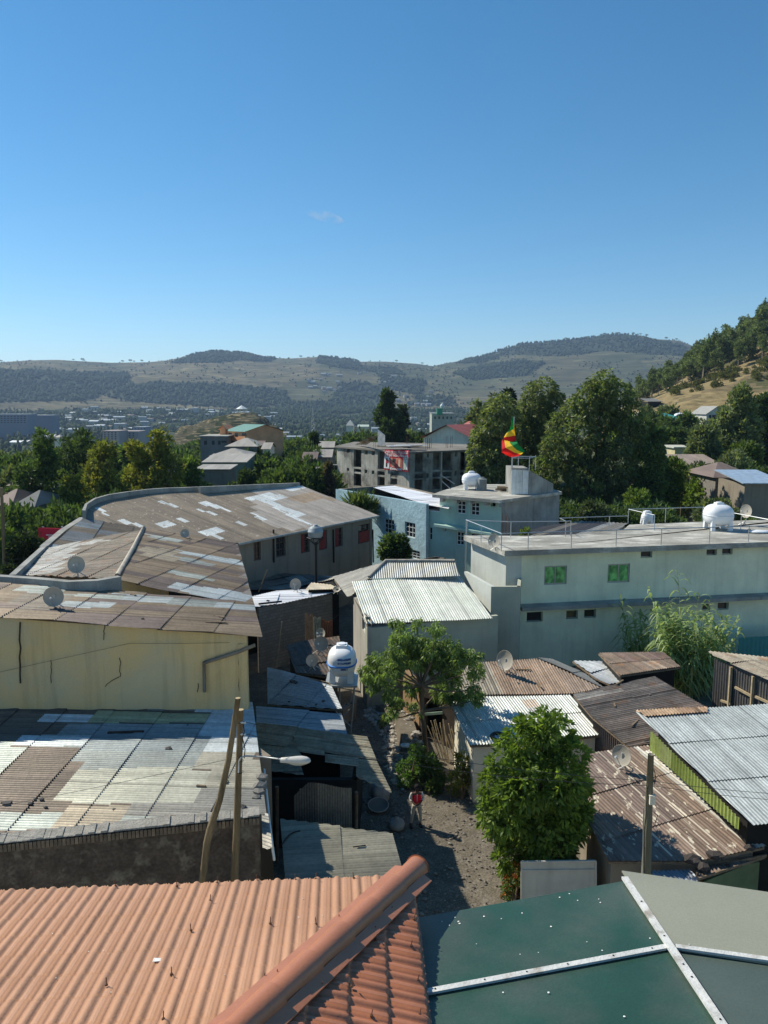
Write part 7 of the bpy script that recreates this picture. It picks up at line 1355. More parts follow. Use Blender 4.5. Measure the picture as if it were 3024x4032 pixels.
pxtree('slender_tree', 'slender loose-crowned tree with drooping leaves in front of the white-roofed house', 33, (1680, 2990), [(1600, 2600, 40), (1700, 2560, 40), (1760, 2610, 36), (1560, 2455, 26), (1640, 2450, 22), (1715, 2480, 30), (1570, 2520, 42), (1640, 2540, 45), (1740, 2540, 42), (1800, 2590, 42), (1860, 2590, 30), (1510, 2590, 42), (1470, 2635, 38), (1550, 2630, 45), (1480, 2690, 32), (1690, 2610, 45), (1780, 2660, 42), (1880, 2640, 30), (1860, 2720, 32), (1800, 2750, 36), (1730, 2720, 36), (1560, 2770, 30), (1630, 2690, 34), (1530, 2720, 30), (1640, 2790, 24), (1890, 2750, 20), (1520, 2830, 16)], 17000, .18, [(.15, .23, .075), (.19, .27, .09), (.12, .18, .06)], 5, [(1680, 2990), (1672, 2900), (1662, 2800), (1660, 2700)], [.14, .12, .11, .1], subn=4, shell=.2, droop=.7, up=.1, aspect=3.2)
pxtree('round_tree', 'dense round bright green tree overhanging the alley in the foreground', 24.6, (2060, 3600), [(2135, 2850, 45), (2060, 2900, 60), (2195, 2890, 60), (2110, 2960, 95), (1990, 2990, 62), (2250, 2980, 60), (1960, 3080, 55), (2060, 3080, 105), (2180, 3070, 110), (2270, 3090, 50), (1990, 3190, 90), (2110, 3200, 120), (2225, 3180, 85), (1945, 3240, 50), (2060, 3300, 85), (2160, 3300, 90), (2240, 3260, 60), (2120, 3370, 60), (2010, 3370, 50), (2200, 3340, 50)], 21000, .23, [(.13, .2, .035), (.17, .25, .05), (.09, .15, .028)], 6, [(2060, 3600), (2050, 3480), (2070, 3350), (2100, 3200)], [.2, .18, .16, .13], shell=.8, droop=.25, up=.25, aspect=2.5, dj=.5, outward=.9, clump=.2)
def plant(label, y, bl, n, ls, cols, seed, name='plant', cat='plant', z=0, **kw):
    g = random.Random(seed); u0 = sum(b[0] for b in bl)/len(bl); v1 = max(b[1]+b[2] for b in bl); base = PZ(u0, v1, z) if y is None else Vector((PY(u0, v1, y).x, y, z)); t = thing(name, label, cat, tuple(base)); B = []
    for (u, v, r) in bl:
        p = PY(u, v, base.y+.3+g.uniform(-.3, .3)); q = r/F*(p-CAMP).length; B.append((p.x-base.x, p.y-base.y, max(.05, p.z-base.z), q, q, q))
    V, Fq, C = leaves(B, n, ls, cols, seed, shell=.3, **kw); npmesh('foliage', V, Fq, C, leafm, t); m = MB()
    for b_ in B[:6]: m.tube([base, base+Vector((b_[0]*.4, b_[1]*.4, b_[2]*.5)), base+Vector(b_[:3])], [.04, .03, .01], 5)
    m.build('stem', bark, t)
plant('climbing plant with orange flowers winding down below the round tree', 23.6, [(2050, 3440, 38), (2010, 3480, 30), (2040, 3530, 40), (1995, 3540, 22), (2065, 3580, 30), (1985, 3500, 14)], 2600, .1, [(.08, .14, .03), (.1, .17, .05), (.35, .12, .03)], 21, name='climber', droop=.3)
plant('lush green flowering plant on the rubble wall behind the person, left part', None, [(1590, 3030, 32), (1600, 3075, 30), (1640, 2960, 30), (1625, 3000, 26)], 1800, .13, [(.08, .16, .045), (.11, .2, .06)], 22, name='bush', cat='bush')
plant('broad-leaved dark green plant right of the flowering plant behind the person', None, [(1690, 3010, 40), (1710, 3060, 35), (1650, 3050, 26), (1700, 3100, 26)], 1500, .22, [(.07, .13, .045), (.09, .15, .05)], 23, name='bush', cat='bush')
plant('yellow green bush left of the round tree by the stick screen', None, [(1820, 3000, 34), (1850, 3050, 40), (1800, 3060, 34), (1840, 3110, 36), (1790, 3110, 24)], 2400, .13, [(.22, .24, .04), (.16, .19, .04), (.1, .14, .04)], 24, name='bush', cat='bush')
plant('low green weeds at the base of the narrow passage', None, [(1500, 2850, 14), (1530, 2865, 14)], 400, .1, [(.1, .13, .05)], 25, name='weeds', cat='weeds')
plant('small green tree in front of the blue hall', 60, [(1540, 2130, 30), (1580, 2140, 28), (1520, 2170, 30), (1560, 2175, 34), (1595, 2180, 24), (1570, 2205, 28), (1530, 2200, 24)], 3500, .35, [(.06, .1, .03), (.08, .13, .04), (.05, .08, .03)], 26, name='tree', cat='tree')
plant('fan-leaved palm behind the eave of the big patched roof', 70, [(1400, 1985, 26), (1430, 1992, 26), (1455, 2005, 16)], 900, 1.0, [(.1, .14, .05), (.07, .1, .035)], 27, name='palm', cat='palm', aspect=9, up=.9)
plant('small leafy plant growing between roof and railing at the left of the flat concrete roof', 52, [(2070, 2098, 14), (2065, 2110, 12)], 300, .25, [(.1, .14, .04)], 28)
# ---------------------------------------------------------------- giant reeds
def reeds():
    g = random.Random(31); tops = [(2667, 2240), (2549, 2305), (2531, 2416), (2636, 2367), (2697, 2333), (2753, 2330), (2796, 2360), (2907, 2434), (2926, 2471), (2444, 2351), (2599, 2521)]
    tops += [(g.uniform(2570, 2880), g.uniform(2380, 2580)) for _ in range(90)]+[(g.uniform(2440, 2540), g.uniform(2360, 2560)) for _ in range(8)]+[(g.uniform(2640, 2780), g.uniform(2560, 2680)) for _ in range(26)]
    k = 0
    for (u, v) in tops:
        y = g.uniform(41.5, 45) if u > 2540 else g.uniform(45, 46.5); bu = 2700+(u-2700)*(.45 if u > 2540 else .9)+g.uniform(-15, 15); top = PY(u, v, y); base = Vector((PY(bu, 2750, y).x, y, 0)); t = thing('giant_reed', 'tall arching giant reed in the clump against the long pale wall', 'reed', tuple(base), 'giant reeds in the clump by the pale wall')
        m = MB(); mid = base.lerp(top, .55); mid.x = base.x+(top.x-base.x)*.35; m.tube([base, mid, top], [.03, .022, .006], 5); m.build('stem', M('reed_stem', (.25, .26, .1), rough=.7), t); V = []; Fc = []; C = []; nl = int(15+top.z*2.0)
        az0 = g.random()*3.14
        for i in range(nl):
            f = .22+.78*i/nl; p = (base.lerp(mid, f/.55) if f < .55 else mid.lerp(top, (f-.55)/.45))-base; az = az0+math.pi*(i % 2)+g.uniform(-.7, .7); L = g.uniform(.8, 1.3)*(1 if f < .9 else .7); d = Vector((math.cos(az), math.sin(az), 0)); s = Vector((-d.y, d.x, 0))*g.uniform(.055, .095); b = len(V); rise = g.uniform(.5, 1.1)*(1.3 if f > .85 else 1)
            for q in range(5):
                h = q/4; c = p+d*L*h*.85+Vector((0, 0, L*(rise*h-1.15*h*h))); w_ = (1-h)**.6*(1 if q else .6); V += [tuple(c-s*w_), tuple(c+s*w_+Vector((0, 0, .015)))]
            cc = g.choice([(.27, .37, .16), (.35, .44, .21), (.17, .25, .09)]); 
            if f < .4 and g.random() < .3: cc = (.36, .3, .12)
            for q in range(4): Fc.append((b+2*q, b+2*q+1, b+2*q+3, b+2*q+2)); C.append(cc)
        npmesh('leaves', np.array(V), np.array(Fc), np.array(C), leafm, t); k += 1
reeds()
# ---------------------------------------------------------------- rubble, sacks, baskets
t = thing('rubble_wall', 'crumbling dry stone wall of pale rubble along the narrow uphill passage', 'wall', tuple(PZ(1560, 3000, 0))); m = MB(); g = random.Random(41)
path = [PZ(u, v, 0) for u, v in [(1465, 2800), (1500, 2835), (1545, 2880), (1560, 2960), (1575, 3030), (1595, 3100)]]
for i in range(1000):
    k = g.randrange(5); f = g.random(); p = path[k].lerp(path[k+1], f); h = [.5, .8, 1.0, 1.3, 1.0][k]; off = g.uniform(-.55, .8); z = g.random()**.8*h*min(1, .4+off); m.rock((p.x+off+z*.2, p.y+g.uniform(-.2, .2), z), g.uniform(.05, .17), jit(g.choice([(.34, .31, .26), (.28, .25, .21), (.42, .39, .34)]), .15))
m.build('stones', stone, t)
m = MB()
for i in range(5):
    a, b = path[i], path[i+1]; h = [.35, .6, .8, 1.0, .7]; m.hexa([(a.x, a.y, -.1), (a.x+1.1, a.y, -.1), (b.x+1.1, b.y, -.1), (b.x, b.y, -.1)][::-1], [(a.x+.2, a.y, h[i]), (a.x+1., a.y, h[i]), (b.x+1., b.y, h[min(4, i+1)]), (b.x+.2, b.y, h[min(4, i+1)])][::-1])
m.build('earth_core', M('earth_core', (.16, .135, .1), rough=1, bump=.8, bs=12), t)
sack = M('woven_sack', (.32, .31, .28), rough=.9, bump=.4, bs=30, ns=4, na=.3)
def blob(label, U, V, z, rx, ry, rz, mat, name, cat):
    p = PZ(U, V, z); m = MB(); n = 14; m.lathe([(.001, 0), (1, .1), (1.05, .5), (.8, .85), (.25, .95), (.3, 1.1), (.001, 1.12)], (0, 0, 0), n); g = random.Random(U); m.v = [(x*rx*g.uniform(.88, 1.12), y*ry*g.uniform(.88, 1.12), zq*rz*g.uniform(.92, 1.05)) for x, y, zq in m.v]; o = m.build(name, mat, world=False, smooth=True); o.location = p; tag(o, label, cat)
blob('grey woven sack lying in the shadow left of the person', 1562, 3262, 0, .3, .28, .42, sack, 'sack', 'sack')
blob('pale bundle leaning against the dark hut behind the round tray', 1500, 3155, 0, .35, .25, .75, sack, 'sack', 'sack')
blob('small light bundle beside the dark hut wall', 1475, 3130, 0, .22, .2, .8, M('pale_cloth', (.42, .42, .42), rough=.9), 'bundle', 'bundle')
p = PZ(1490, 3190, 0); t = thing('round_tray', 'large round metal tray propped against the sacks by the dark hut', 'tray', tuple(p)); M4 = Matrix.Translation(p+Vector((0, 0, .2))) @ Matrix.Rotation(R(14), 4, 'X'); m = MB(); m.lathe([(.001, 0), (.36, 0), (.4, .05), (.42, .05), (.4, -.02), (.001, -.02)], n=26, M4=M4); m.build('pan', M('old_tin', (.16, .15, .13), rough=.6, metal=.3), t, smooth=True); m = MB(); m.lathe([(.4, .03), (.43, .03), (.43, .06), (.4, .06), (.4, .03)], n=26, M4=M4); m.build('rim', M('worn_rim', (.35, .33, .28), rough=.5), t)
p = PLN(1960, 2908, R3p[0], nR3)+Vector((0, 0, .08)); m = MB(); m.lathe([(.22, -.07), (.3, -.07), (.34, 0), (.3, .07), (.22, .07), (.2, 0), (.22, -.07)], (0, 0, 0), 22); o = m.build('tyre', black, world=False, smooth=True); o.location = p; o.rotation_euler = (.15, 0, 0); tag(o, 'black tyre lying on the eave of the white patched roof', 'tyre')
blob('crumpled white plastic bag on the stones of the rubble wall', 1597, 2940, .9, .25, .15, .15, white, 'plastic_bag', 'bag')
blob('small pale blue plastic scrap on the ground by the flowering plant', 1585, 3108, 0, .07, .1, .06, M('pale_blue_plastic', (.4, .5, .6), bump=0), 'plastic_scrap', 'litter')
blob('dark blue cloth bundle hanging at the corner of the block house', 1056, 2400, 3.7, .35, .3, .55, M('dark_blue_cloth', (.01, .02, .07), rough=.9), 'bundle', 'bundle')
m = MB(); m.tube([PZ(1018, 2378, 4.3), PZ(1110, 2368, 4.35)], .06, 6); o = m.build('pipe', black); tag(o, 'dark pipe sticking out over the bright tin roof edge', 'pipe')
# ---------------------------------------------------------------- terracotta metal-tile roof right below the camera
def terracotta():
    ze = 11.2; C1 = PZ(1625, 3446, ze); L1 = PZ(0, 3508, ze); C2 = PZ(1691, 4032, ze)
    ed = (C1-L1).normalized(); slope = R(11); up = Vector((ed.y, -ed.x, 0)); run = (up*math.cos(slope)+Vector((0, 0, math.sin(slope)))).normalized(); nrm = ed.cross(-run).normalized()
    if nrm.z < 0: nrm = -nrm
    hp = PLN(985, 4032, C1, nrm); rd = (C2-C1).normalized(); rn_ = (hp-C1).cross(rd).normalized()
    if rn_.z < 0: rn_ = -rn_
    hd = (hp-C1).normalized(); H2 = C1+hd*11
    t = thing('tiled_house', 'house with a terracotta metal-tile hip roof and half-round hip cap in the foreground', 'house', (C1.x-4, C1.y-4, 0))
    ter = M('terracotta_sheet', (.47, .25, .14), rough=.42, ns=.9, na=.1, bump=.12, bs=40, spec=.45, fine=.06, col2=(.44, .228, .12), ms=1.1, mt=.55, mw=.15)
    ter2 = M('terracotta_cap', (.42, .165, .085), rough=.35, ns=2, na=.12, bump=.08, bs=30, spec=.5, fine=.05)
    P_ = .22
    def prof(u):
        q = (u/P_) % 1.0; h = 0
        d = abs(q-.5); h += .025*max(0, 1-(d/.17)**2)**.7 if d < .17 else 0
        for c in (.02, .86, .14, -.02+1): 
            e = abs(q-c); h += .018*max(0, 1-(e/.045)**2) if e < .045 else 0
        if int(math.floor(u/P_)) % 5 == 0 and .66 < q < .74: h -= .006
        return h
    def slope_mesh(name, O, ux, vy, nn, U0, U1, V1, clips, mat, ustep=16, st=.36, hstep=.007, anchor=0):
        du = P_/ustep; nu = int((U1-U0)/du); vs = []
        v = 0; k = 0
        while v < V1:
            for f, hh in ((0, 0.), (.04, hstep*.7), (.1, hstep), (.5, hstep*.5), (.93, .0), (.995, -.004)): vs.append((v+st*f, hh))
            v += st
        X = U0+np.arange(nu+1)*du; hx = np.array([prof(x) for x in X]); V = np.zeros((len(vs), nu+1, 3)); o = np.array(O); a = np.array(ux); b = np.array(vy); c = np.array(nn)
        for j, (vv, hh) in enumerate(vs):
            wob = .002*np.sin(X*3+vv*1.5)
            V[j] = o+a*X[:, None]+b*vv+c*(hx+hh+wob)[:, None]
        idx = np.arange(len(vs)*(nu+1)).reshape(len(vs), nu+1); Fq = np.stack([idx[:-1, :-1], idx[:-1, 1:], idx[1:, 1:], idx[1:, :-1]], -1).reshape(-1, 4)
        me = bpy.data.meshes.new(name); me.from_pydata(V.reshape(-1, 3).tolist(), [], Fq.tolist()); bm = bmesh.new(); bm.from_mesh(me)
        for co, no in clips: bmesh.ops.bisect_plane(bm, geom=bm.verts[:]+bm.edges[:]+bm.faces[:], plane_co=co, plane_no=no, clear_outer=True)
        for f in bm.faces: f.smooth = True
        if sum(f.normal.dot(Vector(nn)) for f in bm.faces) < 0: bmesh.ops.reverse_faces(bm, faces=bm.faces[:])
        bmesh.ops.translate(bm, verts=bm.verts[:], vec=-t.location); bm.to_mesh(me); bm.free(); me.materials.append(mat); ob = bpy.data.objects.new(name, me); link(ob); ob.parent = t; ANC[ob.name] = Vector(t.location); return ob
    hn = Vector((-hd.y, hd.x, 0)).normalized()      # horizontal normal of the vertical plane through the hip
    side = 1 if (L1-C1).dot(hn) > 0 else -1
    seam = (PZ(856, 3469, ze)-C1).dot(ed)
    off = ((seam/P_) % 1.0-.5)*P_
    O = C1+ed*off
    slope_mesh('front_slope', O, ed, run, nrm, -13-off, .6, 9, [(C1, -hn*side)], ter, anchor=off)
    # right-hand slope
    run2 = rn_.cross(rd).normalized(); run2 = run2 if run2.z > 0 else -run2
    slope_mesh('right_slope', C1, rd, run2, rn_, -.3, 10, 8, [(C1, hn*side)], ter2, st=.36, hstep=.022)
    # hip cap: half round, in overlapping lengths
    capn = (nrm+rn_).normalized(); cx = hd.cross(capn).normalized(); m = MB(); Lc = .62; k = 0; s = -.12
    while s < 10.5:
        for f in (0, .07, .93, 1.0):
            rr = .108+(.012 if f < .08 else .0)+.01*(1-f)
            for i in range(13): a = math.pi*i/12; m.v.append(tuple(C1+hd*(s+Lc*f)+cx*(math.cos(a)*rr)+capn*(math.sin(a)*rr*.95+.045)))
        b = k*52
        for q in range(3):
            for i in range(12): m.f.append((b+q*13+i, b+q*13+i+1, b+(q+1)*13+i+1, b+(q+1)*13+i)); m.c.append(m.col)
        k += 1; s += Lc-.05
    m.build('hip_cap', ter2, t, smooth=True)
    for sg, tone in ((1, 'r'), (-1, 'l')):
        m = MB(); nn = rn_ if ((cx*sg).dot(rd)*1 > 0) else nrm
        for i in range(17):
            a = C1+hd*(i*.62)+cx*sg*.12+capn*.05; b = C1+hd*((i+1)*.62+.03)+cx*sg*.12+capn*.045; wv = cx*sg*.11-capn*.035; m.hexa([a, b, b+wv, a+wv], [a+capn*.012, b+capn*.012, b+wv+capn*.012, a+wv+capn*.012])
        m.build('cap_flange', ter2, t)
    c0_ = C1-hd*.12; m = MB()
    pts = [c0_+cx*(math.cos(a)*.145)+capn*(math.sin(a)*.14+.045) for a in [math.pi*i/12 for i in range(13)]]; m.face(pts); m.build('end_cap', ter2, t)
    # self-drilling screws left standing proud
    rust = M('rusty_nail', (.16, .08, .045), rough=.7, bump=0)
    for (u, v) in [(455, 3490), (697, 3490), (854, 3478), (827, 3548), (1013, 3470), (1165, 3466), (1243, 3462), (1393, 3458), (752, 3665), (675, 3838), (419, 3880), (643, 4015), (1064, 3638), (1040, 3862), (1092, 3848), (1245, 3640), (1333, 3628)]:
        p = PLN(u, v, C1+nrm*.02, nrm); m = MB(); m.tube([p, p+Vector((.0, .0, .075))+ed*random.uniform(-.01, .01)], .0045, 5); m.tube([p+nrm*.0, p+nrm*.012], .014, 8); m.build('roof_nail', rust, t)
    for (u, v) in [(1475, 3668), (1385, 3905-20), (1265, 3890), (1618, 3725), (1462, 4000), (1630, 3620), (1645, 3860), (1652, 3995), (1540, 3590), (1480, 3700)]:
        p = PLN(u, v, C1+rn_*.03, rn_); m = MB(); m.tube([p, p+Vector((.012, 0, .06))], .0045, 5); m.tube([p, p+rn_*.012], .014, 8); m.build('roof_nail', rust, t)
    p = PLN(619, 3782, C1+nrm*.012, nrm); m = MB(); a = ed*.035; b = run*.03; m.hexa([p-a-b, p+a-b, p+a+b, p-a+b], [p-a-b+nrm*.01, p+a-b+nrm*.004, p+a+b+nrm*.012, p-a+b+nrm*.006]); o = m.build('paper_scrap', whitef); tag(o, 'small white paper scrap lying on the terracotta roof', 'litter')
    random.seed(77); k = 0
    for i in range(26):
        u, v = random.uniform(100, 1500), random.uniform(3520, 3990)
        pl = nrm if (PLN(u, v, C1, nrm)-C1).dot(hn)*side > .4 else None
        if pl is None: continue
        p = PLN(u, v, C1+nrm*.02, nrm); m = MB(); m.rock((0, 0, 0), .006, (.7, .68, .62)); o = m.build('grit', stone, world=False); o.location = p; tag(o, 'tiny pale speck of grit on the terracotta roof', 'grit', 'specks of grit on the terracotta roof')
    # body of the house under the eaves
    m = MB(); a = C1+(-rd.cross(Vector((0, 0, 1))))*0; q = [C1-ed*.5+up*.5, C1-ed*14+up*.5, C1-ed*14+up*6.2, C1-ed*.5+up*6.2]; m.prism([(p.x, p.y) for p in q], -.1, ze-.12); m.build('wall', cream, t)
    m = MB(); m.beam(C1-ed*13+Vector((0, 0, -.06)), C1+Vector((0, 0, -.06)), .04, .1); m.beam(C1+Vector((0, 0, -.06)), C1+rd*8+Vector((0, 0, -.06)), .04, .1); m.build('fascia', ter2, t); return C1, rd, ze
TC, TRD, TZ = terracotta()
# ---------------------------------------------------------------- green sheet roof
def green_roof():
    z0 = TZ-.3; G = lambda u, v, z=z0: PZ(u, v, z)
    A = G(1600, 3622); B = G(2460, 3468); C = G(3060, 3524)
    t = thing('green_roof_house', 'house with a smooth green sheet hip roof, one panel greyed for sun reflection, with white battens in the foreground', 'house', tuple(B))
    dL = (B-A).normalized(); dR = (C-B).normalized(); nL = Vector((-dL.y, dL.x, 0)); nL = -nL if nL.y > 0 else nL; sl_ = R(9)
    upL = (nL*math.cos(sl_)+Vector((0, 0, math.sin(sl_)))); pn = dL.cross(upL).normalized(); pn = pn if pn.z > 0 else -pn
    D = PLN(2832, 4032, B, pn); hd = (D-B).normalized(); pr = hd.cross(dR).normalized(); pr = pr if pr.z > 0 else -pr; H = B+hd*9
    gm = M('green_painted_sheet', (.02, .068, .045), rough=.45, ns=.7, na=.25, bump=.06, bs=30, spec=.45, fine=.15, col2=(.062, .085, .068), ms=.9, mt=.5, mw=.12); gg = M('sunlit_green_sheet', (.27, .27, .205), rough=.5, ns=.8, na=.08, bump=.05, bs=30, spec=.5, fine=.08); dg_ = M('dark_green_sheet', (.07, .095, .08), rough=.5, ns=.9, na=.2, bump=.05, bs=30, spec=.5, fine=.1)
    def pan(pts, mat, name, pl, up=0.):
        m = MB(); q = [p+pl*up for p in pts]; m.hexa([p-pl*.02 for p in q], q); 
        o = m.build(name, mat, t); return o
    def onL(u, v): return PLN(u, v, B, pn)
    def onR(u, v): return PLN(u, v, B, pr)
    X = onL(2632, 3735); W0 = onL(1673, 3916); far = 6.
    bd = (W0-X).normalized(); A2 = A+(A-B).normalized()*0
    left = B+(-dL)*((B-A).length+.6)
    W1 = X+bd*((X-W0).length+.5)
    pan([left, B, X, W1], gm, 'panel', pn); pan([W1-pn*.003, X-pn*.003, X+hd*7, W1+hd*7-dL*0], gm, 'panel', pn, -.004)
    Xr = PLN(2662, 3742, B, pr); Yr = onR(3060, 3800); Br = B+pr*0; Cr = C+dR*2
    o_ = pan([PLN(2448, 3434, B+pr*.03, pr), PLN(3900, 3648, B, pr), PLN(3900, 3934, B, pr), PLN(2655, 3742, B, pr)], gg, 'sunlit_panel', pr, .02); pan([PLN(2640, 3742, B, pr)-hd*.15, PLN(3900, 3900, B, pr), PLN(3900, 3900, B, pr)+hd*7, X+hd*7], dg_, 'dark_panel', pr, -.006)  # upper right panel: sun reflection on green sheet put into a grey base colour
    wb_ = M('white_batten', (.6, .6, .57), rough=.6, ns=5, na=.18, bump=.3, bs=30, col2=(.36, .33, .28), ms=4, mt=.6, mw=.05)
    m = MB(); up_ = (pn+pr).normalized(); m.beam(B+up_*.035, B+hd*8.5+up_*.035, .075, .03); m.build('hip_batten', wb_, t); m = MB(); m.beam(X+pn*.02-bd*.0, W1+pn*.02, .058, .025); m.build('cross_batten', wb_, t); m = MB(); m.beam(Xr+pr*.035, onR(3900, 3916)+pr*.035, .055, .025); m.build('cross_batten', wb_, t)
    for f in [.06, .2, .36, .5, .64, .8, .92]:
        p = X.lerp(W1, f)+pn*.036; m = MB(); m.rock(tuple(p), .009, (.1, .1, .1)); m.build('batten_screw', black, t)
    for f in [.6, 1.3, 1.8, 2.0, 2.6, 3.2, 3.9]: p = B+hd*f+up_*.054; m = MB(); m.rock(tuple(p), .01, (.1, .1, .1)); m.build('batten_screw', black, t)
    random.seed(5)
    for (u, v) in [(2204, 3533), (2242, 3519), (2275, 3545), (2358, 3540), (2364, 3553), (1740, 3628), (1770, 3643), (1792, 3612), (1805, 3628), (1809, 3636), (1974, 3617), (1906, 3608), (2056, 3595), (2170, 3648), (1876, 3716), (2048, 3757), (2371, 3742), (2370, 3764), (1981, 3907), (2160, 3908), (2458, 4002), (2560, 3694), (2311, 3708), (2120, 3750)]:
        p = PLN(u, v, B+pn*.006, pn); m = MB(); m.rock((0, 0, 0), random.uniform(.006, .012), (.75, .75, .72), sz=.3); o = m.build('paint_fleck', stone, world=False); o.location = p; tag(o, 'tiny white fleck on the green sheet roof', 'fleck', 'white flecks on the green sheet roof')
    for (u, v) in [(2670, 3483), (2615, 3509), (2680, 3567), (2995, 3603), (2714, 3718), (2710, 3627)]:
        p = PLN(u, v, B+pr*.03, pr); m = MB(); m.rock((0, 0, 0), random.uniform(.006, .012), (.5, .5, .45), sz=.3); o = m.build('paint_fleck', stone, world=False); o.location = p; tag(o, 'tiny fleck on the pale grey roof panel', 'fleck', 'flecks on the pale grey roof panel')
    m = MB(); q = [left-Vector((0, .5, 0)), B-Vector((0, .6, 0)), C+dR*2.6-Vector((0, .6, 0)), C+dR*2.6-Vector((0, 6, 0)), left-Vector((0, 6, 0))]; m.prism([(p.x, p.y) for p in q], -.1, z0-.12); m.build('wall', cream, t)
    m = MB(); m.beam(left+Vector((0, 0, -.05)), B+Vector((0, 0, -.05)), .03, .05); m.beam(B+Vector((0, 0, -.05)), C+dR*2.6+Vector((0, 0, -.05)), .03, .05); m.build('edge_angle', steel, t)
green_roof()
# ---------------------------------------------------------------- more distant buildings
winm = M('far_window', (.03, .035, .04), rough=.3, bump=0)
def bldg(name, label, cat, U0, U1, Vt, Vb, y, depth, wm, rm=None, roof='flat', wins=(), rh=1.5, ov=.4, rot=0., winmat=None, group=None):
    a = PY(U0, Vb, y); b = PY(U1, Vb, y); zt = PY(U0, Vt, y).z; zb = min(a.z, gz(a.x, y))-1; t = thing(name, label, cat, ((a.x+b.x)/2, y, zb), group); W = b.x-a.x
    d = Vector((math.cos(rot), math.sin(rot), 0)); n = Vector((-d.y, d.x, 0)); A = Vector((a.x, y, 0)); B = A+d*(W/math.cos(rot)); Cc = B+n*depth; D = A+n*depth
    m = MB(); m.prism([(p.x, p.y) for p in (A, B, Cc, D)], zb, zt)
    o = -ov; A1, B1, C1, D1 = A-d*ov-n*ov, B+d*ov-n*ov, Cc+d*ov+n*ov, D-d*ov+n*ov; Z = Vector((0, 0, zt+.02)); r = MB(); th = Vector((0, 0, .12))
    if roof == 'flat': m.build('wall', wm, t); r.hexa([p+Z for p in (A1, B1, C1, D1)], [p+Z+th*2 for p in (A1, B1, C1, D1)])
    elif roof == 'hip':
        m.build('wall', wm, t); e = min(depth, W)/2; q1 = (A+D)/2+d*e*.9; q2 = (B+Cc)/2-d*e*.9; h = Vector((0, 0, rh))
        for f in ([A1, B1, q2+h, q1+h], [B1, C1, q2+h], [C1, D1, q1+h, q2+h], [D1, A1, q1+h]): r.face([p+Z for p in f])
    elif roof == 'gablex':   # ridge along x
        h = Vector((0, 0, rh)); q1 = (A1+D1)/2; q2 = (B1+C1)/2; m.face([A+Z, (A+D)/2+h+Z, D+Z]); m.face([B+Z, Cc+Z, (B+Cc)/2+h+Z]); m.build('wall', wm, t)
        for f in ([A1, B1, q2+h, q1+h], [q1+h, q2+h, C1, D1]): r.face([p+Z for p in f])
    elif roof == 'gabley':
        h = Vector((0, 0, rh)); q1 = (A1+B1)/2; q2 = (D1+C1)/2; m.face([A+Z, B+Z, (A+B)/2+h+Z]); m.face([Cc+Z, D+Z, (Cc+D)/2+h+Z]); m.build('wall', wm, t)
        for f in ([A1, q1+h, q2+h, D1], [q1+h, B1, C1, q2+h]): r.face([p+Z for p in f])
    elif roof == 'shed': m.build('wall', wm, t); h = Vector((0, 0, rh)); r.hexa([A1+Z, B1+Z, C1+h+Z, D1+h+Z], [A1+Z+th, B1+Z+th, C1+h+Z+th, D1+h+Z+th])
    r.build('roof', rm or wm, t)
    for (u0, v0, u1, v1) in wins:
        p = PLV(u0, v0, A-n*.05, B-n*.05); q = PLV(u1, v1, A-n*.05, B-n*.05); w_ = MB(); w_.hexa([(p.x, p.y, q.z), (q.x, q.y, q.z), (q.x+n.x*.1, q.y+n.y*.1, q.z), (p.x+n.x*.1, p.y+n.y*.1, q.z)], [(p.x, p.y, p.z), (q.x, q.y, p.z), (q.x+n.x*.1, q.y+n.y*.1, p.z), (p.x+n.x*.1, p.y+n.y*.1, p.z)]); w_.build('window', winmat or winm, t)
    return t
orange = plaster('salmon_plaster', (.85, .4, .2), streak=.05); gcon = plaster('grey_concrete_far', (.2, .2, .19)); rfp = M('old_pale_roof', (.38, .35, .3), rough=.6, metal=.2, ns=.4, na=.3, bump=0, stretch=(2, .2, 1)); rfb = M('old_brown_roof', (.2, .15, .125), rough=.6, metal=.15, ns=.5, na=.25, bump=0, stretch=(2, .3, 1)); grn_rf = M('green_metal_roof', (.16, .3, .24), rough=.5, metal=.2, ns=1, na=.15, bump=0, stretch=(3, .3, 1)); redrf = M('red_metal_roof', (.33, .1, .08), rough=.55, metal=.1, ns=.6, na=.2, bump=0, stretch=(.3, 2, 1)); turq = M('turquoise_roof', (.06, .32, .3), rough=.5, metal=.2, ns=.4, na=.2, bump=0)
q4 = lambda x0, y0, x1, y1: (x0*k_, 1300+y0*k_, x1*k_, 1300+y1*k_)
bldg('salmon_building', 'salmon-coloured building with green roof gables above the hipped roofs', 'building', 890, 985, 1697, 1775, 210, 12, orange, grn_rf, 'gablex', [q4(1492, 670, 1515, 690), q4(1533, 670, 1552, 695), q4(1580, 670, 1606, 690), q4(1510, 722, 1532, 735), q4(1595, 722, 1625, 735)], rh=1.8, rot=-.85)
bldg('stair_gable', 'pointed salmon stair gable at the left end of the salmon building', 'building', 868, 890, 1692, 1775, 209, 10, orange, orange, 'gabley', rh=1.2)
bldg('unfinished_block', 'dark grey unfinished building with empty windows left of the salmon building', 'building', 790, 893, 1720, 1775, 200, 12, gcon, concrete_slab, 'flat', [q4(1332, 722, 1353, 748), q4(1384, 722, 1402, 748), q4(1424, 722, 1442, 748), q4(1446, 722, 1480, 735)])
bldg('hip_roof_house', 'grey house with a pale hipped metal roof below the salmon building', 'house', 893, 1010, 1758, 1800, 165, 12, gcon, rfp, 'hip', [], rh=1.6)
bldg('hip_roof_house', 'lower house with a low hipped roof in front of the grey hipped house', 'house', 832, 970, 1795, 1825, 150, 10, greyp, rfp, 'hip', [], rh=1.2)
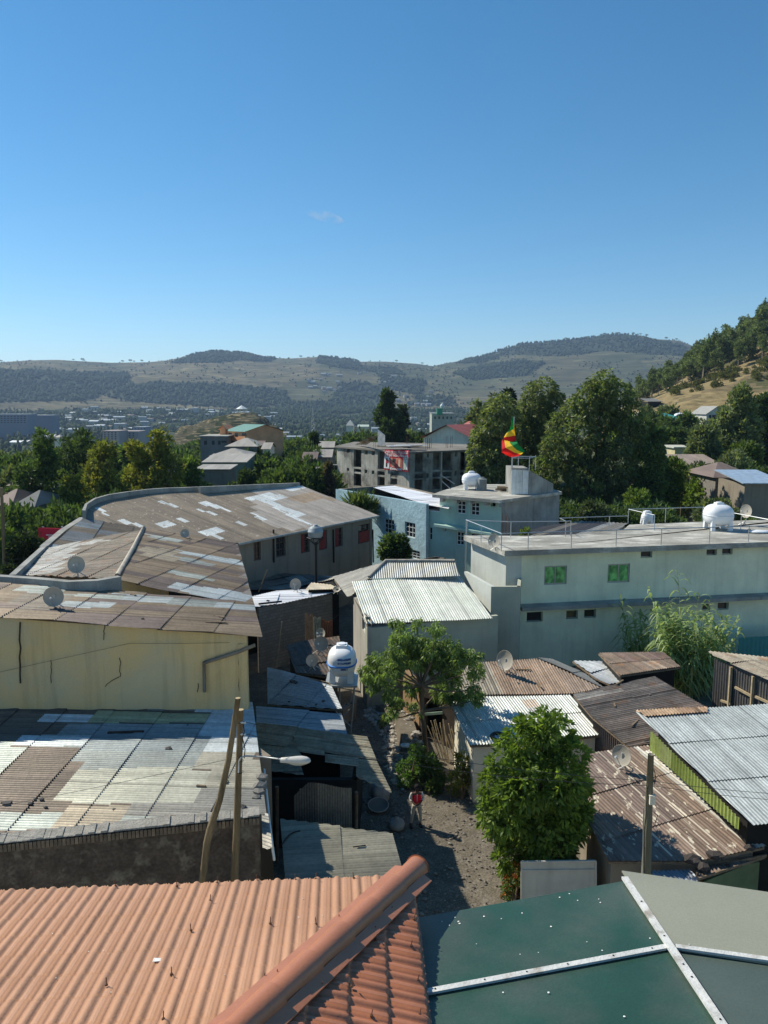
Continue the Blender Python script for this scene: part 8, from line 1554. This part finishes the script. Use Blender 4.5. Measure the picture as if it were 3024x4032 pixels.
bldg('green_walled_house', 'house with a pale striped roof and green front wall below the hipped roofs', 'house', 805, 965, 1822, 1858, 135, 9, plaster('faded_green_wall', (.14, .22, .18)), rfp, 'shed', [q4(1440, 880, 1455, 905)], rh=.9)
bldg('porch_roof', 'low flat pale roofs stepping down in front of the green-walled house', 'house', 775, 900, 1850, 1880, 125, 6, greyp, rfp, 'shed', [], rh=.3)
bldg('apartment_block', 'pale apartment block of several storeys far behind the yellow green trees, left one', 'building', 405, 470, 1697, 1740, 620, 22, M('far_block', (.42, .36, .34), na=.1, bump=0), None, 'flat', [(410+i*14, 1702+j*8, 416+i*14, 1706+j*8) for i in range(4) for j in range(4)])
bldg('apartment_block', 'pale apartment block of several storeys far behind the trees, middle one', 'building', 475, 545, 1699, 1738, 640, 22, MATS['far_block'], None, 'flat', [(480+i*14, 1704+j*8, 486+i*14, 1708+j*8) for i in range(4) for j in range(4)])
bldg('apartment_block', 'bluish apartment block far behind the trees, right and highest one', 'building', 525, 572, 1682, 1712, 700, 22, M('far_block_blue', (.3, .34, .4), na=.1, bump=0), None, 'flat', [(530+i*12, 1687+j*7, 536+i*12, 1690+j*7) for i in range(4) for j in range(3)])
bldg('long_blue_building', 'long bluish multi-storey building at the left border in the valley', 'building', -60, 112, 1631, 1668, 1150, 30, M('slate_blue', (.17, .2, .25), na=.1, bump=0), M('pale_blue_roof', (.6, .66, .7), bump=0), 'flat', [(-50+i*13, 1637+j*8, -42+i*13, 1641+j*8) for i in range(12) for j in range(4)])
bldg('long_blue_building', 'second long bluish building with a pale roof edge in the valley, right of the first', 'building', 128, 205, 1635, 1650, 1200, 26, MATS['slate_blue'], MATS['pale_blue_roof'], 'flat')
bldg('mosque_hall', 'pale flat-roofed hall under a domed turret right of the tall dark tree', 'building', 1700, 1788, 1628, 1670, 480, 22, plaster('pale_hall', (.4, .42, .36)), whitef, 'flat', [(1710+i*16, 1640, 1716+i*16, 1650) for i in range(5)])
tw = PY(1731, 1624, 478); t = thing('dome_turret', 'green turret with a white onion dome on the pale hall', 'tower', tuple(tw)); m = MB(); m.box((tw.x, tw.y, tw.z+.5), (3.4, 3.4, 4)); m.build('turret', M('mosque_green', (.04, .3, .18), bump=0), t); m = MB(); m.lathe([(.5, 2), (1, 2.6), (1.5, 3.6), (1.2, 4.6), (.3, 5.4), (.08, 6.2), (.001, 6.4)], (tw.x+1.6, tw.y, tw.z), 14); m.build('dome', whitef, t, smooth=True)
bldg('mansard_house', 'pale house with a pointed pale roof among trees left of the tall dark tree', 'house', 1364, 1392, 1676, 1690, 420, 8, cream, M('pale_slate', (.36, .38, .36), bump=0), 'hip', [], rh=3)
bldg('long_pale_roof', 'long low building with a pale green roof right of the pointed-roof house', 'building', 1410, 1450, 1680, 1692, 420, 10, cream, M('pale_green_roof', (.42, .5, .44), bump=0), 'gablex', [], rh=1)
bldg('cream_gable_house', 'big cream gable-ended house with a red metal roof behind the concrete shell', 'house', 1668, 1845, 1724, 1790, 150, 24, cream, redrf, 'gabley', [], rh=2.6, ov=.7, rot=-.7)
bldg('red_roof_house', 'second red metal roof stepping up behind the cream gable', 'house', 1845, 1900, 1690, 1750, 160, 14, cream, redrf, 'gabley', [], rh=1.4, ov=.6)
bldg('turquoise_roof_house', 'low cream house with a turquoise hipped roof at the foot of the hill', 'house', 2562, 2712, 1655, 1700, 215, 12, plaster('light_cream', (.5, .47, .33)), turq, 'hip', [], rh=1.9)
q = PY(2677, 1636, 220); tank('white water tank on the ridge of the turquoise hipped roof', Vector((q.x, q.y, q.z-1)), 1.6, 1.2, .8, leg=.1)
bldg('brown_roof_house', 'house with a pale brown hipped roof left of the turquoise roof', 'house', 2520, 2590, 1637, 1680, 235, 10, greyp, rfp, 'hip', [], rh=1.6)
bldg('open_shelter', 'dark open-sided roof near the foot of the golden slope', 'shelter', 2552, 2602, 1582, 1606, 290, 8, dark, gcon, 'shed', [], rh=1.2)
bldg('white_gable_house', 'white two-storey house with gabled roof and big windows at the foot of the golden slope', 'house', 2780, 2860, 1632, 1672, 205, 10, plaster('white_wall_far', (.55, .55, .5)), M('weathered_roof', (.3, .3, .28), bump=0), 'gabley', [(2792, 1634, 2800, 1650), (2804, 1634, 2818, 1654), (2820, 1634, 2828, 1654)], rh=2.2)
bldg('yellow_house_far', 'small yellow house with a curved pale front between the trees behind the white car', 'house', 2655, 2735, 1765, 1830, 150, 8, plaster('pale_yellow', (.55, .5, .3)), M('pale_fascia', (.5, .5, .42), bump=0), 'flat')
bldg('teal_gate_house', 'narrow teal gate beside the small yellow house', 'gate', 2726, 2740, 1785, 1825, 148, 2, M('teal_gate', (.03, .2, .22), bump=0), None, 'flat')
bldg('turquoise_shop', 'tiny shop with a pale turquoise awning left of the yellow house', 'shop', 2592, 2632, 1770, 1785, 155, 4, M('dark_green_wall', (.04, .12, .1), bump=0), M('turquoise_awning', (.3, .6, .55), bump=0), 'shed', rh=.4)
bldg('brown_roof_house', 'dark house with a light brown striped roof behind the bright small tree', 'house', 2700, 2840, 1838, 1870, 125, 8, dark, M('tan_roof', (.32, .25, .2), rough=.6, ns=.8, na=.25, bump=0, stretch=(2, .3, 1)), 'shed', rh=1.4)
bldg('stone_house', 'grey stone house with a brown hipped roof and white-framed window at the right', 'house', 2814, 2960, 1880, 1948, 96, 9, block, rfb, 'hip', [(2905, 1900, 2917, 1930)], rh=1.6, ov=.5, winmat=whitef)
m = MB(); p = PY(2848, 1900, 95.9); m.box((p.x, p.y-.05, p.z), (.4, .1, .7)); o = m.build('shutter', M('brown_shutter', (.25, .12, .08), bump=0)); o.parent = bpy.data.objects['stone_house']; o.location = -bpy.data.objects['stone_house'].location
bldg('blue_roof_house', 'low house with a pale blue roof at the right border beside the stone house', 'house', 2930, 3080, 1905, 1950, 88, 7, greyp, M('pale_blue_sheet', (.4, .5, .6), rough=.4, metal=.3, bump=0), 'shed', rh=.9)
bldg('border_house', 'house with grey and pale roofs at the right border above the bright green tree', 'house', 2975, 3100, 1765, 1830, 165, 12, gcon, rfp, 'shed', rh=2)
for (u0, u1, vt, l, mt) in [(42, 118, 1912, 'long low shop with a pale brown roof at the left, farthest roadside roof', rfb), (30, 90, 1948, 'white tent-like roof beside the road at the left', rfp), (85, 150, 1935, 'small pale roof next to the tent-like roof at the left', rfp), (-40, 40, 1990, 'brown metal roof at the left border beyond the parapets', rfb), (60, 130, 1995, 'dark sloping roof behind the roadside tree at the left', gcon)]:
    bldg('roadside_house', l, 'house', u0, u1, vt, vt+30, 100 if vt < 1960 else 80, 8, gcon, mt, 'hip', rh=1.3)
for i, (u0, u1, vt, y, l) in enumerate([(1250, 1310, 1762, 170, 'cluster house with a pale patched roof left of the concrete shell, highest of three'), (1235, 1300, 1800, 140, 'house with a pale torn roof left of the concrete shell, middle of three'), (1195, 1240, 1812, 135, 'tiny yellowish house with a brown roof left of the torn pale roof'), (1235, 1290, 1880, 110, 'pale flat roof close to the left edge of the concrete shell'), (1000, 1030, 1760, 170, 'house with a red-brown roof right of the hipped roofs'), (1035, 1060, 1768, 165, 'white walled little house with its own dish right of the hipped roofs'), (590, 640, 1840, 120, 'pale house glimpsed between the trunks of the yellowish trees'), (215, 235, 1722, 400, 'small white house between the tree tops at the left')]):
    bldg('town_house', l, 'house', u0, u1, vt, vt+18, y, 8, cream if i in (5, 7) else greyp, rfp if i not in (2, 4) else rfb, 'gablex' if i != 7 else 'hip', rh=1.2)
# hillock with hut and terraces
def hillock():
    us = np.linspace(690, 1130, 90); ys = np.linspace(430, 640, 40); V = []; C = []
    for y in ys:
        for u in us:
            x = (u-1512)/F*y; c = ip(u, [690, 760, 860, 920, 960, 1010, 1060, 1130], [1700, 1670, 1640, 1625, 1622, 1630, 1660, 1710]); zt = CH+y*kz(1, c); f = math.sin(min(1, max(0, (y-430)/110))*math.pi/2); zb = gz(x, y)-3
            z = zb+(zt-zb)*f if y < 540 else zt-(y-540)*.3
            z += .8*math.sin(z*1.1)*.9+float(fbm(x, y, .12))*1.1; V.append((x, y, z)); k = float(fbm(x, y, .09)); C.append((.075, .07, .045) if k > .0 else (.035, .045, .025))
    n1, n2 = 40, 90; idx = np.arange(n1*n2).reshape(n1, n2); Fq = np.stack([idx[:-1, :-1], idx[:-1, 1:], idx[1:, 1:], idx[1:, :-1]], -1).reshape(-1, 4); o = npmesh('hillock', np.array(V), Fq, np.array(C).reshape(n1, n2, 3)[:-1, :-1].reshape(-1, 3), M('hillock_scrub', attr=True, rough=1, ns=1.5, na=.5, bump=.5, bs=2, spec=.05, stretch=(.1, .1, .6), col2=(.2, .165, .1), ms=1.6, mt=.58, mw=.04)); tag(o, kind='structure')
hillock()
p = PY(952, 1625, 545); t = thing('gazebo', 'tiny open hut with a pale conical roof on top of the terraced hillock', 'gazebo', tuple(p)); m = MB(); m.lathe([(4.2, 2.6), (.3, 5), (.001, 5.2)], tuple(p), 10); m.build('roof', whitef, t); m = MB()
for i in range(6): a = i*1.047; m.tube([(p.x+math.cos(a)*3, p.y+math.sin(a)*3, p.z-1.5), (p.x+math.cos(a)*3, p.y+math.sin(a)*3, p.z+2.7)], .25, 4)
m.build('post', whitef, t)
# lattice mast on the far hill
for (u, vt, vb, y, l) in [(970, 1405, 1432, 3900, 'thin radio mast beside the wooded hilltop'), (1232, 1600, 1700, 700, 'lattice power pylon in the valley left of the tall dark tree')]:
    a = PY(u, vb, y); b = PY(u, vt, y); w_ = 3 if y > 1000 else 2; m = MB(); ax = .6 if y > 1000 else .22
    for sx in (-1, 1): m.tube([(a.x+sx*w_, y, a.z-3), (b.x, y, b.z)], ax, 4)
    for k in range(6): f = k/6; z = a.z+(b.z-a.z)*f; h = w_*(1-f); m.tube([(a.x-h, y, z), (a.x+h*(1-1/6), y, z+(b.z-a.z)/6)], ax*.6, 4); m.tube([(a.x-h*1, y, z), (a.x+h, y, z)], ax*.6, 4)
    o = m.build('lattice_mast', steel); tag(o, l, 'mast')
# pavements and road behind, car
m = MB(); m.prism([(p[0], p[1]) for p in [PZ(2640, 1950, 0.3), PZ(2820, 1918, .3), PZ(2990, 1945, .3), PZ(2850, 1990, .3), PZ(2650, 1985, .3)]], .2, .5); o = m.build('road', M('worn_asphalt', (.24, .24, .22), rough=.95, ns=.5, na=.15)); tag(o, kind='structure')
p1_ = PZ(830, 1935, 0); m = MB(); m.prism([(p[0], p[1]) for p in [PZ(820, 1945, .3), PZ(1000, 1945, .3), PZ(1010, 1920, .3), PZ(850, 1900, .3)]], 0, .4); o = m.build('street', MATS['worn_asphalt']); tag(o, kind='structure')
def car(base, yaw):
    t = thing('parked_car', 'white estate car parked under the trees behind the flat concrete roof', 'car', tuple(base)); cw = M('car_white', (.75, .75, .75), rough=.25, bump=0, na=0, coat=.4)
    def loft(secs, name, mat, smooth=True):
        m = MB(); n = len(secs[0])
        for s in secs: m.v += s
        for k in range(len(secs)-1):
            for i in range(n): m.f.append((k*n+i, k*n+(i+1) % n, (k+1)*n+(i+1) % n, (k+1)*n+i)); m.c.append(m.col)
        m.f.append(tuple(range(n-1, -1, -1))); m.f.append(tuple((len(secs)-1)*n+i for i in range(n))); m.c += [m.col]*2; return m.build(name, mat, t, smooth=smooth, world=False)
    def sec(x, w_, z0, z1, r=.12): return [(x, -w_+r, z0), (x, w_-r, z0), (x, w_, z0+r), (x, w_, z1-r), (x, w_-r, z1), (x, -w_+r, z1), (x, -w_, z1-r), (x, -w_, z0+r)]
    loft([sec(-2.2, .75, .35, .85), sec(-2.1, .84, .28, .98), sec(-1.2, .86, .25, 1.02), sec(.9, .86, .25, 1.0), sec(1.9, .84, .28, .9), sec(2.15, .76, .35, .75)], 'body', cw)
    loft([sec(-2.0, .72, .98, 1.05, .03), sec(-1.7, .68, .98, 1.46), sec(.2, .68, .98, 1.48), sec(1.1, .74, .98, 1.03, .02)], 'cabin_glass', glass); m = MB(); m.box((-.75, 0, 1.49), (1.9, 1.28, .05))
    for x in (-1.75, -.7, .25):
        for y in (-.7, .7): m.beam((x, y, 1.0), (x*.98, y*.95, 1.48), .07)
    m.build('roof', cw, t, world=False)
    for x in (-1.35, 1.35):
        for y in (-.8, .8):
            m = MB(); m.lathe([(.001, -.1), (.2, -.1), (.32, -.09), (.33, 0), (.32, .09), (.2, .1), (.001, .1)], n=18, M4=Matrix.Translation((x, y, .33)) @ Matrix.Rotation(R(90), 4, 'X')); w_ = m.build('wheel', black, t, world=False, smooth=True); m = MB(); m.lathe([(.001, -.115), (.18, -.11), (.2, -.1)], n=12, M4=Matrix.Translation((x, y, .33)) @ Matrix.Rotation(R(90 if y < 0 else -90), 4, 'X')); r = m.build('rim', steel, w_, world=False)
    for y in (-.6, .6): m = MB(); m.box((2.12, y, .68), (.08, .28, .14)); m.build('headlight', glass, t, world=False)
    t.rotation_euler.z = yaw; t.scale = (1.1, 1.1, 1.1)
cp = PZ(2672, 1975, .5); car((cp.x, cp.y, .5), R(15))
# loose things on the flat roofs
for (u, v, z, l) in [(1985, 1932, 9.15, 'heap of dark rubbish on the teal house roof beside the stair tower')]:
    t = thing('scrap_heap', l, 'scrap', tuple(PZ(u, v, z)))
    for i in range(7): m = MB(); p = PZ(u+random.uniform(-14, 16), v+random.uniform(-5, 4), z); m.box((p.x, p.y, p.z+.05+.05*i), (random.uniform(.6, 1.6), .25, .08), random.uniform(-1, 1)); m.build('board', wood, t)
q = PZ(2990, 2098, zs_); m = MB(); m.lathe([(.001, 0), (.4, .02), (.5, .08), (.35, .16), (.001, .2)], (0, 0, 0), 12, sx=1.6); o = m.build('plastic_basin', white, world=False, smooth=True); o.location = q; tag(o, 'white plastic basin overturned near the right end of the flat concrete roof', 'basin')
for i, (u, v) in enumerate([(2960, 2090), (2950, 2086), (2976, 2094)]): m = MB(); m.rock((0, 0, 0), .12, (.1, .1, .09)); o = m.build('rubble', stone, world=False); o.location = PZ(u, v, zs_+.05); tag(o, 'small dark rubble near the white tank on the flat roof', 'rubble', 'rubble by the white tank')
# ---------------------------------------------------------------- one thin wisp of cloud
m = MB(); c = PY(1275, 850, 3800); m.lathe([(.001, -1), (.7, -.6), (1, 0), (.7, .6), (.001, 1)], (0, 0, 0), 20); m.v = [(x*110, y*50, z*28) for x, y, z in m.v]
cm = bpy.data.materials.new('cloud_vapour'); cm.use_nodes = True; t_ = cm.node_tree; t_.nodes.remove(t_.nodes['Principled BSDF']); pv = t_.nodes.new('ShaderNodeVolumePrincipled'); pv.inputs['Color'].default_value = (1, 1, 1, 1); tc = t_.nodes.new('ShaderNodeTexCoord'); nz = t_.nodes.new('ShaderNodeTexNoise'); nz.inputs['Scale'].default_value = .018; nz.inputs['Detail'].default_value = 4; t_.links.new(tc.outputs['Object'], nz.inputs[0]); mr = t_.nodes.new('ShaderNodeMapRange'); mr.inputs[1].default_value = .5; mr.inputs[2].default_value = .75; mr.inputs[3].default_value = 0; mr.inputs[4].default_value = .012; t_.links.new(nz.outputs[0], mr.inputs[0]); t_.links.new(mr.outputs[0], pv.inputs['Density']); t_.links.new(pv.outputs[0], t_.nodes['Material Output'].inputs['Volume'])
o = m.build('cloud', cm, world=False, smooth=True); o.location = c; o.rotation_euler = (0, R(15), 0); tag(o, kind='structure')
